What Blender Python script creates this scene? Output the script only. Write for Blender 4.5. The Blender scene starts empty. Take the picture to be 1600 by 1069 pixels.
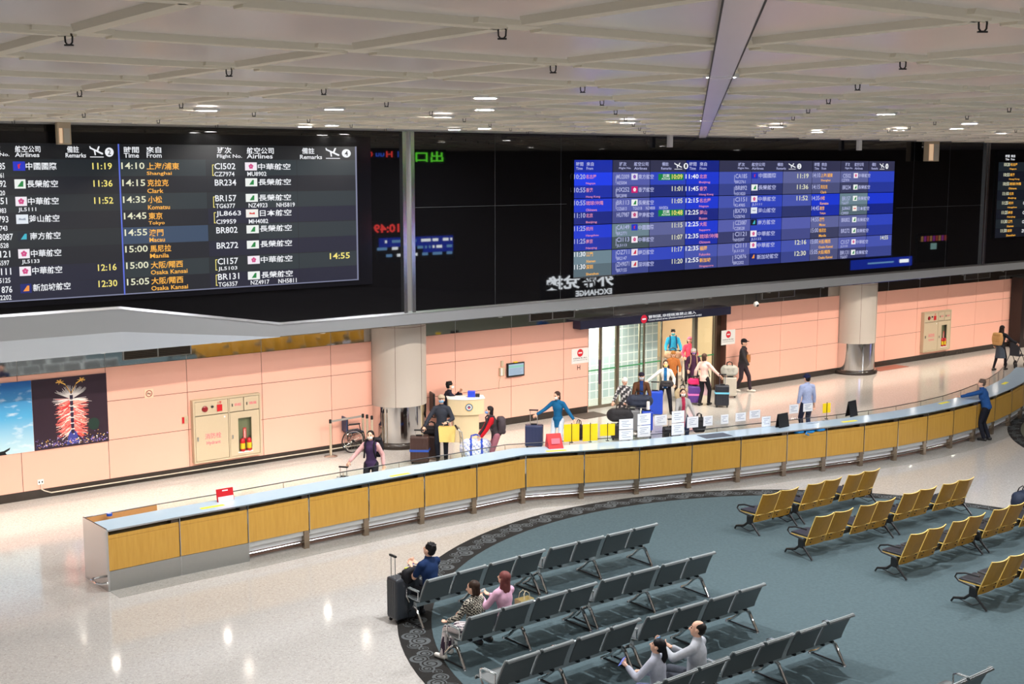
import bpy, bmesh, math, random
from mathutils import Vector, Matrix, Euler
from math import pi, sin, cos, radians as R
random.seed(7)
SC = bpy.context.scene
COL = SC.collection

# ---------------------------------------------------------------- camera
FPX, CX, CY, HC = 1970.0, 800.0, 534.5, 7.3
PITCH = math.atan((CY - 260.0) / FPX)
cd = bpy.data.cameras.new('camera'); cam = bpy.data.objects.new('camera', cd); COL.objects.link(cam)
cam.location = (0, 0, HC); cam.rotation_euler = (pi / 2 - PITCH, 0, 0)
cd.sensor_fit = 'HORIZONTAL'; cd.sensor_width = 36.0; cd.lens = FPX / 1600 * 36.0
cd.clip_start = 0.05; cd.clip_end = 400
SC.camera = cam

# ---------------------------------------------------------------- world and exposure
w = bpy.data.worlds.new('world'); SC.world = w; w.use_nodes = True
w.node_tree.nodes['Background'].inputs[0].default_value = (0.97, 0.97, 1.0, 1)
w.node_tree.nodes['Background'].inputs[1].default_value = 0.55
vs = SC.view_settings
vs.view_transform = 'Standard'; vs.look = 'None'; vs.exposure = 0.0; vs.gamma = 1.0; vs.use_curve_mapping = False
DOWN_W, BRIGHT_W, SOFFIT_W, WASH_W, ROOM_W = 132.0, 530.0, 14.0, 155.0, 100.0      # lamp powers, used in the lamp builders

# ---------------------------------------------------------------- measuring helpers (a pixel of the 1600x1069 photo met with a real plane)
_c, _s = cos(PITCH), sin(PITCH)
def ray(u, v):
    x = (u - CX) / FPX; y = (CY - v) / FPX
    return Vector((x, _c + y * _s, -_s + y * _c))
def G(u, v, z=0.0):
    r = ray(u, v); t = (z - HC) / r.z
    return Vector((r.x * t, r.y * t, z))
WA = Vector((-11.15, 26.75, 0)); WE = Vector((30.82, 23.85, 0)).normalized(); WN = Vector((WE.y, -WE.x, 0))
WROT = math.atan2(WE.y, WE.x)
def W(u, v, off=0.0):
    r = ray(u, v); t = (WA + WN * off).dot(WN) / r.dot(WN)
    p = r * t
    return (p - WA).dot(WE), HC + p.z
def WP(s, z=0.0, off=0.0):
    q = WA + WE * s + WN * off
    return Vector((q.x, q.y, z))

# ---------------------------------------------------------------- materials
def lin(c):
    return tuple((x / 12.92 if x <= 0.04045 else ((x + 0.055) / 1.055) ** 2.4) for x in c)
def rgb(r, g, b): return lin((r / 255, g / 255, b / 255))
_M = {}
def mat(name, col, rough=0.5, metal=0.0, noise=0.06, nscale=30.0, spec=0.5, emit=None, estr=1.0, bump=0.0, alpha=None, trans=0.0, coat=0.0):
    if name in _M: return _M[name]
    m = bpy.data.materials.new(name); m.use_nodes = True; _M[name] = m
    nt = m.node_tree; b = nt.nodes['Principled BSDF']
    b.inputs['Roughness'].default_value = rough; b.inputs['Metallic'].default_value = metal
    b.inputs['Specular IOR Level'].default_value = spec
    if coat: b.inputs['Coat Weight'].default_value = coat; b.inputs['Coat Roughness'].default_value = 0.08
    if trans: b.inputs['Transmission Weight'].default_value = trans
    c4 = (*col, 1)
    b.inputs['Base Color'].default_value = c4
    if emit is not None:
        b.inputs['Emission Color'].default_value = (*emit, 1); b.inputs['Emission Strength'].default_value = estr
    if noise or bump:
        tc = nt.nodes.new('ShaderNodeTexCoord'); n = nt.nodes.new('ShaderNodeTexNoise')
        n.inputs['Scale'].default_value = nscale; n.inputs['Detail'].default_value = 3
        nt.links.new(tc.outputs['Object'], n.inputs['Vector'])
        if noise:
            mx = nt.nodes.new('ShaderNodeMixRGB'); mx.blend_type = 'MIX'
            mx.inputs[1].default_value = (*[x * (1 - noise) for x in col], 1)
            mx.inputs[2].default_value = (*[min(1, x * (1 + noise)) for x in col], 1)
            nt.links.new(n.outputs[0], mx.inputs[0]); nt.links.new(mx.outputs[0], b.inputs['Base Color'])
        if bump:
            bp = nt.nodes.new('ShaderNodeBump'); bp.inputs['Strength'].default_value = bump; bp.inputs['Distance'].default_value = 0.02
            nt.links.new(n.outputs[0], bp.inputs['Height']); nt.links.new(bp.outputs[0], b.inputs['Normal'])
    if alpha is not None: b.inputs['Alpha'].default_value = alpha
    return m
def glow(name, col, s=1.0):
    return mat(name, (0.005, 0.005, 0.006), 0.3, emit=col, estr=s, noise=0)
def cloth(r, g, b, rough=0.85):
    return mat('cloth_%d_%d_%d' % (r, g, b), rgb(r, g, b), rough, noise=0.18, nscale=24, spec=0.2)
def plain(r, g, b, rough=0.45, metal=0.0):
    return mat('plain_%d_%d_%d_%d_%d' % (r, g, b, rough * 100, metal * 100), rgb(r, g, b), rough, metal, noise=0.05)

def speckle(name, base, dark, light, scale, rough, warm=None):
    m = bpy.data.materials.new(name); m.use_nodes = True; nt = m.node_tree; b = nt.nodes['Principled BSDF']
    tc = nt.nodes.new('ShaderNodeTexCoord')
    v = nt.nodes.new('ShaderNodeTexVoronoi'); v.inputs['Scale'].default_value = scale
    n = nt.nodes.new('ShaderNodeTexNoise'); n.inputs['Scale'].default_value = scale * 0.35; n.inputs['Detail'].default_value = 5
    n2 = nt.nodes.new('ShaderNodeTexNoise'); n2.inputs['Scale'].default_value = 0.35; n2.inputs['Detail'].default_value = 2
    for q in (v, n, n2): nt.links.new(tc.outputs['Object'], q.inputs['Vector'])
    cr = nt.nodes.new('ShaderNodeValToRGB'); e = cr.color_ramp.elements
    e[0].position = 0.0; e[0].color = (*dark, 1); e[1].position = 1.0; e[1].color = (*light, 1)
    k = cr.color_ramp.elements.new(0.3); k.color = (*base, 1)
    k = cr.color_ramp.elements.new(0.72); k.color = (*base, 1)
    nt.links.new(v.outputs['Color'], cr.inputs[0])
    mx = nt.nodes.new('ShaderNodeMixRGB'); mx.blend_type = 'MULTIPLY'; mx.inputs[0].default_value = 0.35
    nt.links.new(cr.outputs[0], mx.inputs[1]); nt.links.new(n.outputs[0], mx.inputs[2])
    mx2 = nt.nodes.new('ShaderNodeMixRGB'); mx2.blend_type = 'MULTIPLY'; mx2.inputs[0].default_value = 0.12
    nt.links.new(mx.outputs[0], mx2.inputs[1]); nt.links.new(n2.outputs[0], mx2.inputs[2])
    nt.links.new(mx2.outputs[0], b.inputs['Base Color'])
    b.inputs['Roughness'].default_value = rough
    return m
def wood(name, c1, c2, axis=2, rough=0.35):
    m = bpy.data.materials.new(name); m.use_nodes = True; nt = m.node_tree; b = nt.nodes['Principled BSDF']
    tc = nt.nodes.new('ShaderNodeTexCoord'); mp = nt.nodes.new('ShaderNodeMapping')
    sc = [14, 14, 14]; sc[axis] = 1.2
    mp.inputs['Scale'].default_value = sc
    n = nt.nodes.new('ShaderNodeTexNoise'); n.inputs['Scale'].default_value = 2.2; n.inputs['Detail'].default_value = 6
    nt.links.new(tc.outputs['Object'], mp.inputs[0]); nt.links.new(mp.outputs[0], n.inputs['Vector'])
    mx = nt.nodes.new('ShaderNodeMixRGB'); mx.inputs[1].default_value = (*c1, 1); mx.inputs[2].default_value = (*c2, 1)
    nt.links.new(n.outputs[0], mx.inputs[0]); nt.links.new(mx.outputs[0], b.inputs['Base Color'])
    b.inputs['Roughness'].default_value = rough
    return m
def carpet_mat(name, c1, c2, sc=60):
    return mat(name, [(a + b) / 2 for a, b in zip(c1, c2)], 0.95, noise=0.22, nscale=sc, spec=0.1, bump=0.3)

M_STEEL = mat('brushed_steel', rgb(190, 190, 188), 0.32, 1.0, noise=0.05)
M_CHROME = mat('chrome', rgb(215, 215, 215), 0.08, 1.0, noise=0)
M_CHROME2 = mat('satin_chrome', rgb(200, 203, 205), 0.18, 1.0, noise=0.03)
M_BLACK = mat('black_plastic', rgb(24, 24, 26), 0.4, noise=0.1)
M_DARK = mat('dark_metal', rgb(38, 38, 42), 0.35, 0.6, noise=0.1)
M_WHITE = mat('white_paint', rgb(232, 232, 230), 0.4, noise=0.02)
M_PAPER = mat('paper', rgb(236, 240, 246), 0.6, noise=0.02)
M_YELLOW = mat('yellow_plastic', rgb(250, 214, 10), 0.5, noise=0.03)
M_RED = mat('red_plastic', rgb(190, 24, 34), 0.35, noise=0.05)
M_BEIGE = mat('beige_paint', rgb(196, 180, 152), 0.5, noise=0.03)
M_WOODF = wood('counter_wood', rgb(204, 160, 74), rgb(176, 130, 48), 2, 0.35)
M_WOODY = wood('seat_plywood', rgb(200, 148, 44), rgb(174, 122, 24), 2, 0.3)
M_EDGE = mat('plywood_edge', rgb(228, 196, 110), 0.5, noise=0.05)
M_SKIN = mat('skin', rgb(226, 178, 152), 0.55, noise=0.06)
M_HAIR = mat('black_hair', rgb(26, 20, 18), 0.45, noise=0.25, nscale=60)
M_LIP = mat('lip', rgb(168, 90, 84), 0.5, noise=0)
M_EYE = mat('eye_dark', rgb(24, 18, 16), 0.3, noise=0)
M_GLASST = None
def glass_mat(name, tint, a):
    m = bpy.data.materials.new(name); m.use_nodes = True; nt = m.node_tree
    for n in list(nt.nodes): nt.nodes.remove(n)
    out = nt.nodes.new('ShaderNodeOutputMaterial'); mx = nt.nodes.new('ShaderNodeMixShader')
    t = nt.nodes.new('ShaderNodeBsdfTransparent'); t.inputs[0].default_value = (*tint, 1)
    g = nt.nodes.new('ShaderNodeBsdfGlossy'); g.inputs['Roughness'].default_value = 0.03
    fr = nt.nodes.new('ShaderNodeLayerWeight'); fr.inputs[0].default_value = 0.5
    pw = nt.nodes.new('ShaderNodeMath'); pw.operation = 'POWER'; pw.inputs[1].default_value = 4.0
    ad = nt.nodes.new('ShaderNodeMath'); ad.operation = 'MULTIPLY_ADD'; ad.inputs[1].default_value = 0.55; ad.inputs[2].default_value = a
    nt.links.new(fr.outputs['Facing'], pw.inputs[0]); nt.links.new(pw.outputs[0], ad.inputs[0]); nt.links.new(ad.outputs[0], mx.inputs[0])
    nt.links.new(t.outputs[0], mx.inputs[1]); nt.links.new(g.outputs[0], mx.inputs[2]); nt.links.new(mx.outputs[0], out.inputs[0])
    return m
M_GLASS = glass_mat('clear_glass', (0.93, 0.97, 0.95), 0.02)
M_ACRYL = glass_mat('clear_acrylic', (0.96, 0.98, 1.0), 0.03)

# ---------------------------------------------------------------- mesh builder
class MB:
    def __init__(s): s.v = []; s.f = []; s.m = []; s.sm = []; s.mats = []
    def mi(s, m):
        if m not in s.mats: s.mats.append(m)
        return s.mats.index(m)
    def add(s, vs, fs, m, smooth=False):
        b = len(s.v); s.v += [tuple(v) for v in vs]; k = s.mi(m)
        for f in fs: s.f.append([b + i for i in f]); s.m.append(k); s.sm.append(smooth)
    def box(s, x0, x1, y0, y1, z0, z1, m, T=None):
        vs = [Vector((x, y, z)) for z in (z0, z1) for x, y in ((x0, y0), (x1, y0), (x1, y1), (x0, y1))]
        if T is not None: vs = [T @ v for v in vs]
        s.add(vs, [(3, 2, 1, 0), (4, 5, 6, 7), (0, 1, 5, 4), (1, 2, 6, 5), (2, 3, 7, 6), (3, 0, 4, 7)], m)
    def quad(s, a, b, c, d, m): s.add([a, b, c, d], [(0, 1, 2, 3)], m)
    def poly(s, pts, m): s.add(pts, [tuple(range(len(pts)))], m)
    def tube(s, pts, r, m, n=8, closed=False, caps=True):
        pts = [Vector(p) for p in pts]; rings = []; N = len(pts); prev = None
        rr = r if isinstance(r, (list, tuple)) else [r] * N
        for i, p in enumerate(pts):
            if closed: d = pts[(i + 1) % N] - pts[i - 1]
            else: d = pts[min(i + 1, N - 1)] - pts[max(i - 1, 0)]
            d.normalize()
            if prev is None:
                a = Vector((0, 0, 1)) if abs(d.z) < 0.9 else Vector((1, 0, 0))
                u = d.cross(a).normalized()
            else:
                u = (prev - d * prev.dot(d)).normalized()
            prev = u; v = d.cross(u)
            rings.append([p + (u * cos(2 * pi * k / n) + v * sin(2 * pi * k / n)) * rr[i] for k in range(n)])
        vs = [q for r_ in rings for q in r_]; fs = []
        for i in range(N if closed else N - 1):
            j = (i + 1) % N
            for k in range(n):
                fs.append((i * n + k, i * n + (k + 1) % n, j * n + (k + 1) % n, j * n + k))
        s.add(vs, fs, m, True)
        if caps and not closed:
            s.add(rings[0], [tuple(range(n))[::-1]], m); s.add(rings[-1], [tuple(range(n))], m)
    def lathe(s, prof, m, n=24, c=(0, 0, 0), cap=True):
        vs = []; fs = []
        for r, z in prof:
            for k in range(n): vs.append((c[0] + r * cos(2 * pi * k / n), c[1] + r * sin(2 * pi * k / n), c[2] + z))
        for i in range(len(prof) - 1):
            for k in range(n): fs.append((i * n + k, i * n + (k + 1) % n, (i + 1) * n + (k + 1) % n, (i + 1) * n + k))
        s.add(vs, fs, m, True)
        if cap:
            s.add(vs[:n], [tuple(range(n))[::-1]], m); s.add(vs[-n:], [tuple(range(n))], m)
    def ell(s, c, r, m, T=None, nu=14, nv=9):
        vs = []; fs = []
        c = Vector(c); rx, ry, rz = (r, r, r) if not hasattr(r, '__len__') else r
        for i in range(nv + 1):
            a = -pi / 2 + pi * i / nv
            for k in range(nu):
                q = Vector((rx * cos(a) * cos(2 * pi * k / nu), ry * cos(a) * sin(2 * pi * k / nu), rz * sin(a)))
                if T is not None: q = T @ q
                vs.append(c + q)
        for i in range(nv):
            for k in range(nu): fs.append((i * nu + k, i * nu + (k + 1) % nu, (i + 1) * nu + (k + 1) % nu, (i + 1) * nu + k))
        s.add(vs, fs, m, True)
    def prism(s, pts, lo, hi, m, axis='z'):
        """outline pts (2-D) extruded along an axis: z -> (x,y), y -> (x,z), x -> (y,z)"""
        f = {'z': lambda p, t: (p[0], p[1], t), 'y': lambda p, t: (p[0], t, p[1]), 'x': lambda p, t: (t, p[0], p[1])}[axis]
        n = len(pts); vs = [f(p, lo) for p in pts] + [f(p, hi) for p in pts]
        fs = [tuple(range(n))[::-1], tuple(range(n, 2 * n))] + [(i, (i + 1) % n, n + (i + 1) % n, n + i) for i in range(n)]
        s.add(vs, fs, m)
    def build(s, name, parent=None, loc=(0, 0, 0), rot=0.0, bevel=0.0, fix=True):
        me = bpy.data.meshes.new(name); me.from_pydata(s.v, [], s.f)
        for m in s.mats: me.materials.append(m)
        me.polygons.foreach_set('material_index', s.m); me.polygons.foreach_set('use_smooth', s.sm)
        me.update()
        if fix:
            bm = bmesh.new(); bm.from_mesh(me); bmesh.ops.remove_doubles(bm, verts=bm.verts, dist=1e-5)
            bmesh.ops.recalc_face_normals(bm, faces=bm.faces); bm.to_mesh(me); bm.free()
            if any(s.sm): me.set_sharp_from_angle(angle=R(42))
        o = bpy.data.objects.new(name, me); COL.objects.link(o)
        o.location = loc
        if isinstance(rot, (int, float)): o.rotation_euler = (0, 0, rot)
        else: o.rotation_euler = rot
        if parent is not None: o.parent = parent
        if bevel:
            bv = o.modifiers.new('bevel', 'BEVEL'); bv.width = bevel; bv.segments = 2; bv.limit_method = 'ANGLE'; bv.angle_limit = R(40)
        return o
def split_build(mb, name, parent, gap=0.45):
    """build a flat mesh as several parts, cut where it leaves a wide gap along x"""
    if not mb.f: return
    ex = sorted((min(mb.v[i][0] for i in f), max(mb.v[i][0] for i in f), k) for k, f in enumerate(mb.f))
    groups = []; hi = None
    for lo, h_, k in ex:
        if hi is None or lo > hi + gap: groups.append([]); hi = h_
        groups[-1].append(k); hi = max(hi, h_)
    for g_ in groups:
        q = MB(); q.mats = mb.mats; mp = {}
        for k in sorted(g_):
            f = []
            for i in mb.f[k]:
                if i not in mp: mp[i] = len(q.v); q.v.append(mb.v[i])
                f.append(mp[i])
            q.f.append(f); q.m.append(mb.m[k]); q.sm.append(False)
        q.build(name, parent, fix=False)
def tag(o, label, cat, group=None):
    o['label'] = label; o['category'] = cat
    if group: o['group'] = group
    return o
def thing(name, label, cat, loc=(0, 0, 0), rot=0.0, group=None):
    o = bpy.data.objects.new(name, None); COL.objects.link(o); o.empty_display_size = 0.1
    o.location = loc; o.rotation_euler = (0, 0, rot) if isinstance(rot, (int, float)) else rot
    return tag(o, label, cat, group)
def struct(o): o['kind'] = 'structure'; return o
def part(o, label): o['label'] = label; return o
def copy_tree(o, parent=None):
    c = o.copy(); COL.objects.link(c)
    if parent is not None: c.parent = parent
    for ch in [x for x in bpy.data.objects if x.parent == o]: copy_tree(ch, c)
    return c
def copies_of(proto):
    kids = {}
    def walk(o):
        kids[o] = [x for x in o.children]
        for x in kids[o]: walk(x)
    walk(proto)
    def make(o, parent=None):
        c = o.copy(); COL.objects.link(c)
        if parent is not None: c.parent = parent
        for ch in kids[o]: make(ch, c)
        return c
    return lambda: make(proto)
def wall_thing(name, label, cat, s, z, off=0.0, group=None):
    return thing(name, label, cat, WP(s, z, off), WROT, group)     # local x right along the wall, -y towards the hall

# ---------------------------------------------------------------- scratch scene for evaluating text and remeshed shapes
TMP = bpy.data.scenes.new('scratch')
def evaluated(o):
    TMP.collection.objects.link(o)
    with bpy.context.temp_override(scene=TMP, view_layer=TMP.view_layers[0]): dg = bpy.context.evaluated_depsgraph_get()
    dg.update()
    me = bpy.data.meshes.new_from_object(o.evaluated_get(dg), preserve_all_data_layers=False, depsgraph=dg)
    TMP.collection.objects.unlink(o)
    return me
_T = {}
def glyphs(txt, bold=0.012):
    k = (txt, bold)
    if k in _T: return _T[k]
    cu = bpy.data.curves.new('t', 'FONT'); cu.body = txt; cu.size = 1.0; cu.resolution_u = 2; cu.fill_mode = 'FRONT'; cu.offset = bold
    o = bpy.data.objects.new('t', cu); me = evaluated(o)
    vs = [v.co.copy() for v in me.vertices]; fs = [tuple(p.vertices) for p in me.polygons]
    bpy.data.objects.remove(o); bpy.data.curves.remove(cu); bpy.data.meshes.remove(me)
    if vs:
        x0 = min(v.x for v in vs); x1 = max(v.x for v in vs); y0 = min(v.y for v in vs); y1 = max(v.y for v in vs)
    else: x0 = x1 = y0 = y1 = 0
    _T[k] = (vs, fs, x0, x1, y0, y1); return _T[k]
def text(mb, txt, x0, x1, z0, z1, m, y=-0.004, mirror=False, bold=0.012):
    """write txt into the rectangle x0..x1, z0..z1 of the local x-z plane"""
    vs, fs, a, b, c, d = glyphs(txt, bold)
    if not vs or b <= a or d <= c: return
    kx = (x1 - x0) / (b - a); kz = (z1 - z0) / (d - c)
    mb.add([(x0 + (v.x - a) * kx, y, z0 + (v.y - c) * kz) for v in vs], fs, m)
# ================================================================ STRUCTURE
ZC = 8.17; OFF = 2.0                      # ceiling height; how far the display wall stands in front of the pink wall
M_FLOOR = speckle('terrazzo', rgb(206, 202, 197), rgb(176, 170, 164), rgb(228, 225, 221), 55, 0.085)
M_BORDER = speckle('grey_stone', rgb(176, 174, 168), rgb(148, 146, 140), rgb(196, 194, 188), 55, 0.2)
M_PINK = mat('pink_panel', rgb(242, 184, 164), 0.42, noise=0.015, nscale=2)
M_GAP = mat('joint_dark', rgb(96, 60, 50), 0.7, noise=0)
M_CEIL = mat('ceiling_panel', rgb(236, 231, 227), 0.25, noise=0.02, nscale=1.5)
M_BEAM = mat('ceiling_rib', rgb(242, 235, 217), 0.6, noise=0.02, spec=0.3)
M_BGLASS = mat('black_glass', (0.004, 0.004, 0.005), 0.02, noise=0, spec=0.62)
M_FASC = mat('fascia_grey', rgb(126, 130, 135), 0.36, 0.2, noise=0.02, nscale=3)
M_MIRR = mat('polished_strip', rgb(205, 203, 200), 0.04, 1.0, noise=0, nscale=2.2, bump=0.02)
M_BASEB = mat('dark_granite', rgb(52, 46, 42), 0.12, noise=0.2, nscale=9)
M_BROWN = mat('brown_wall', rgb(96, 82, 70), 0.6, noise=0.1, nscale=2)

# floor
b = MB(); b.box(-45, 75, -16, 90, -0.3, 0, M_FLOOR); struct(b.build('floor'))

# pink wall: panels with open joints over a dark backing
b = MB(); SL, SR = -18.0, 52.0; DL, DR = 16.95, 22.95
b.box(SL, DL, 0.012, 0.3, 0, 4.2, M_GAP); b.box(DR, SR, 0.012, 0.3, 0, 4.2, M_GAP)
b.box(DL, DR, 0.012, 0.3, 2.7, 4.2, M_GAP)
def joints(a, c, first, pitch=1.94):
    js = [a]; x = first
    while x < c - 0.05:
        if x > a + 0.05: js.append(x)
        x += pitch
    return js + [c]
g = 0.007
for (a, c, f0) in ((SL, DL, 0.49 - 1.94 * 10), (DR, SR, 23.69)):
    js = joints(a, c, f0)
    for x0, x1 in zip(js, js[1:]):
        for z0, z1 in ((0.19, 1.095), (1.095, 1.995), (1.995, 2.785)):
            b.box(x0 + g, x1 - g, 0, 0.02, z0 + g, z1 - g, M_PINK)
b.box(DL - 0.0, DL + 0.02, 0.0, 0.45, 0, 2.6, M_PINK)          # return beside the doors
struct(b.build('wall_back', loc=WP(0), rot=WROT))
b = MB()
for a, c in ((SL, DL), (DR, SR)): b.box(a, c, -0.012, 0.02, 0, 0.19, M_BASEB)
struct(b.build('baseboard_back', loc=WP(0), rot=WROT))
# polished strip over the pink panels
b = MB(); b.box(SL, SR, -0.015, 0.012, 2.79, 4.1, M_MIRR)
for x in joints(SL, SR, 0.49 - 1.94 * 10): b.box(x - 0.006, x + 0.006, -0.018, -0.014, 2.79, 3.42, M_STEEL)
struct(b.build('trim_1', loc=WP(0), rot=WROT))
# soffit
b = MB(); b.box(SL, SR, -OFF + 0.12, 0.3, 4.1, 4.2, M_WHITE); b.box(SL, SR, -OFF + 0.1, -OFF + 0.13, 3.42, 4.2, M_FASC); b.box(SL, SR, -OFF - 0.06, -OFF + 0.13, 3.42, 3.425, M_FASC); struct(b.build('ceiling_lower', loc=WP(0), rot=WROT))
# display wall of black glass, its lower edge cut on the slant at the left
def edge(s):
    return 4.38 if s <= 2.06 else (4.38 - (s - 2.06) / 3.72 * 0.62 if s < 5.78 else 3.76)
ks = [SL, 2.06, 5.78, 9.16]
b = MB()
for x0, x1 in ((SL, 9.16), (9.50, 34.16), (34.41, SR)):
    pts = [(x0, ZC), (x1, ZC), (x1, edge(x1))] + [(k, edge(k)) for k in (5.78, 2.06) if x0 < k < x1] + [(x0, edge(x0))]
    b.prism(pts, -OFF, -OFF + 0.2, M_BGLASS, 'y')
seam = mat('glass_seam', rgb(70, 74, 78), 0.4, noise=0)
for x in (12.0, 14.2, 29.9, 32.0): b.box(x - 0.004, x + 0.004, -OFF - 0.003, -OFF, edge(x), ZC, seam)
for z in (6.3,):
    b.box(9.5, 14.4, -OFF - 0.003, -OFF, z - 0.004, z + 0.004, seam); b.box(29, 34.1, -OFF - 0.003, -OFF, 5.9, 5.908, seam)
struct(b.build('wall_front', loc=WP(0), rot=WROT))
# the two steel mullions between the glass fields
for x0, x1, nm in ((9.16, 9.50, 'trim_2'), (34.16, 34.41, 'trim_3')):
    b = MB(); b.box(x0, x0 + 0.1, -OFF - 0.07, -OFF + 0.1, 3.7, ZC, M_CHROME2); b.box(x1 - 0.1, x1, -OFF - 0.07, -OFF + 0.1, 3.7, ZC, M_CHROME2)
    b.box(x0 + 0.1, x1 - 0.1, -OFF - 0.02, -OFF + 0.1, 3.7, ZC, M_STEEL)
    struct(b.build(nm, loc=WP(0), rot=WROT))
# fascia below the glass, with a bright top strip and a folded lower facet at the left
b = MB()
def band(lo, hi, y0, y1, m, s0=SL, s1=SR):
    xs = sorted(set([s0, s1] + [k for k in (2.06, 5.78) if s0 < k < s1]))
    for x0, x1 in zip(xs, xs[1:]):
        vs = [(x0, y0, lo(x0)), (x1, y0, lo(x1)), (x1, y1, hi(x1)), (x0, y1, hi(x0))]
        b.add(vs, [(0, 1, 2, 3)], m)
fold = lambda s: 3.84 if s <= 2.06 else (3.84 - (s - 2.06) / 3.72 * 0.42 if s < 5.78 else 3.42)
band(fold, lambda s: edge(s) - 0.055, -OFF - 0.06, -OFF - 0.06, M_FASC)
band(lambda s: edge(s) - 0.055, lambda s: edge(s), -OFF - 0.075, -OFF - 0.065, mat('fascia_top_steel', rgb(150, 152, 156), 0.2, 0.85, noise=0.1, nscale=4))
band(lambda s: edge(s), lambda s: edge(s) + 0.001, -OFF - 0.065, -OFF + 0.05, M_CHROME2)
lip = lambda s: -OFF - 0.06 - 0.12 * (fold(s) - 3.42) / 0.42
M_LIPF = mat('fascia_light_grey', rgb(118, 126, 136), 0.45, 0.0, noise=0.02, nscale=3)
for x0, x1 in ((SL, 2.06), (2.06, 5.78)):
    b.add([(x0, lip(x0), 3.42 - (lip(x0) + OFF + .06) * 0.1), (x1, lip(x1), 3.42 - (lip(x1) + OFF + .06) * 0.1), (x1, -OFF - .06, fold(x1)), (x0, -OFF - .06, fold(x0))], [(0, 1, 2, 3)], M_LIPF)
    b.add([(x0, lip(x0), 3.42 - (lip(x0) + OFF + .06) * 0.1), (x1, lip(x1), 3.42 - (lip(x1) + OFF + .06) * 0.1), (x1, -OFF, 3.42), (x0, -OFF, 3.42)], [(3, 2, 1, 0)], M_LIPF)
band(lambda s: 3.42, lambda s: 3.44, -OFF - 0.0605, -OFF - 0.0605, M_CHROME2, 5.78, SR)
struct(b.build('trim_4', loc=WP(0), rot=WROT, fix=False))
# light strip where the glass meets the ceiling
b = MB(); b.box(SL, SR, -OFF - 0.12, -OFF, ZC - 0.035, ZC + 0.1, M_STEEL); struct(b.build('trim_5', loc=WP(0), rot=WROT))

# columns, half let into the pink wall
def column(s, nm):
    M_COL = mat('column_metal', rgb(190, 183, 174), 0.48, 0.05, noise=0.02)
    b = MB(); b.lathe([(0.745, 1.1), (0.745, 4.1)], M_COL, 40)
    for a in range(6):
        t = R(60 * a + 22); b.box(-0.004, 0.004, -0.7475, -0.74, 1.1, 4.1, M_GAP, Matrix.Rotation(t, 4, 'Z'))
    b.lathe([(0.747, 3.18), (0.747, 3.19)], M_GAP, 40, cap=False)
    o = struct(b.build(nm, loc=WP(s, 0, 0.15), rot=WROT))
    b = MB(); b.lathe([(0.735, 0.14), (0.735, 1.1)], M_CHROME, 40); b.build('chrome_base', o)
    b = MB(); b.lathe([(0.84, 0.0), (0.84, 0.09), (0.8, 0.14), (0.7, 0.14)], M_BASEB, 40); b.build('plinth', o)
column(10.18, 'column_left'); column(29.45, 'column_right')

# ceiling with its diagonal lattice of ribs
U = Vector((2.77, -0.40, 0)); V = Vector((0.40, 2.80, 0)); H0 = Vector((-0.06, 7.84, 0))
def node(i, j): return H0 + U * i + V * j
def inside(p, m=0.35): return (p - WA).dot(WN) > OFF + m
b = MB(); b.box(-45, 75, -16, 90, ZC, ZC + 0.3, M_CEIL)
DA = (U - V).normalized(); DB = (U + V).normalized()
def rib(p, d, t0, t1, hw=0.055, dep=0.046):
    q = Vector((-d.y, d.x, 0)); a = p + d * t0; c = p + d * t1
    if not (inside(a) and inside(c)): return
    z0, z1 = ZC - dep, ZC + 0.01; k = 0.02
    vs = [a - q * hw, c - q * hw, c + q * hw, a + q * hw]
    wv = [a - q * (hw + k), c - q * (hw + k), c + q * (hw + k), a + q * (hw + k)]
    b.add([(v.x, v.y, z0) for v in vs] + [(v.x, v.y, z1) for v in wv], [(3, 2, 1, 0), (0, 1, 5, 4), (1, 2, 6, 5), (2, 3, 7, 6), (3, 0, 4, 7)], M_BEAM)
NODES = []
for i in range(-6, 12):
    for j in range(-4, 14):
        for h in (0, 0.5):
            p = node(i + h, j + h)
            if -18 < p.x < 34 and -3 < p.y < 62: NODES.append((p, h))
for p, h in NODES:
    rib(p, DB, 0.26, 1.98); rib(p, -DA, 0.02, 1.72)
    rib(p, DB, -0.26, 0.26, 0.11, 0.03)
o = struct(b.build('ceiling'))
M_LINE = mat('dark_line', rgb(40, 36, 36), 0.6, noise=0)
b = MB(); p0 = node(0.5, -4); p1 = node(0.5, 12)
while not inside(p1, 0.05): p1 = p1 - V * 0.02
q = U.normalized()
for sgn in (-1, 1):
    a = p0 + q * (0.105 * sgn - 0.006); c = p1 + q * (0.105 * sgn - 0.006)
    b.add([(v.x, v.y, ZC - 0.06) for v in (a, c, c + q * 0.012, a + q * 0.012)], [(3, 2, 1, 0)], M_LINE)
a, c = p0 - q * 0.1, p1 - q * 0.1
b.add([(v.x, v.y, ZC - 0.058) for v in (a, c, c + q * 0.2, a + q * 0.2)], [(3, 2, 1, 0)], M_CEIL)
b.build('expansion_strip', o)

# far walls of the hall, seen only in the black glass
b = MB(); b.box(40, 40.3, -16, 80, 0, ZC, M_BROWN); struct(b.build('wall_right'))
b = MB(); b.box(-26.3, -26, -16, 14, 0, ZC, M_BROWN); struct(b.build('wall_left'))

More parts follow.
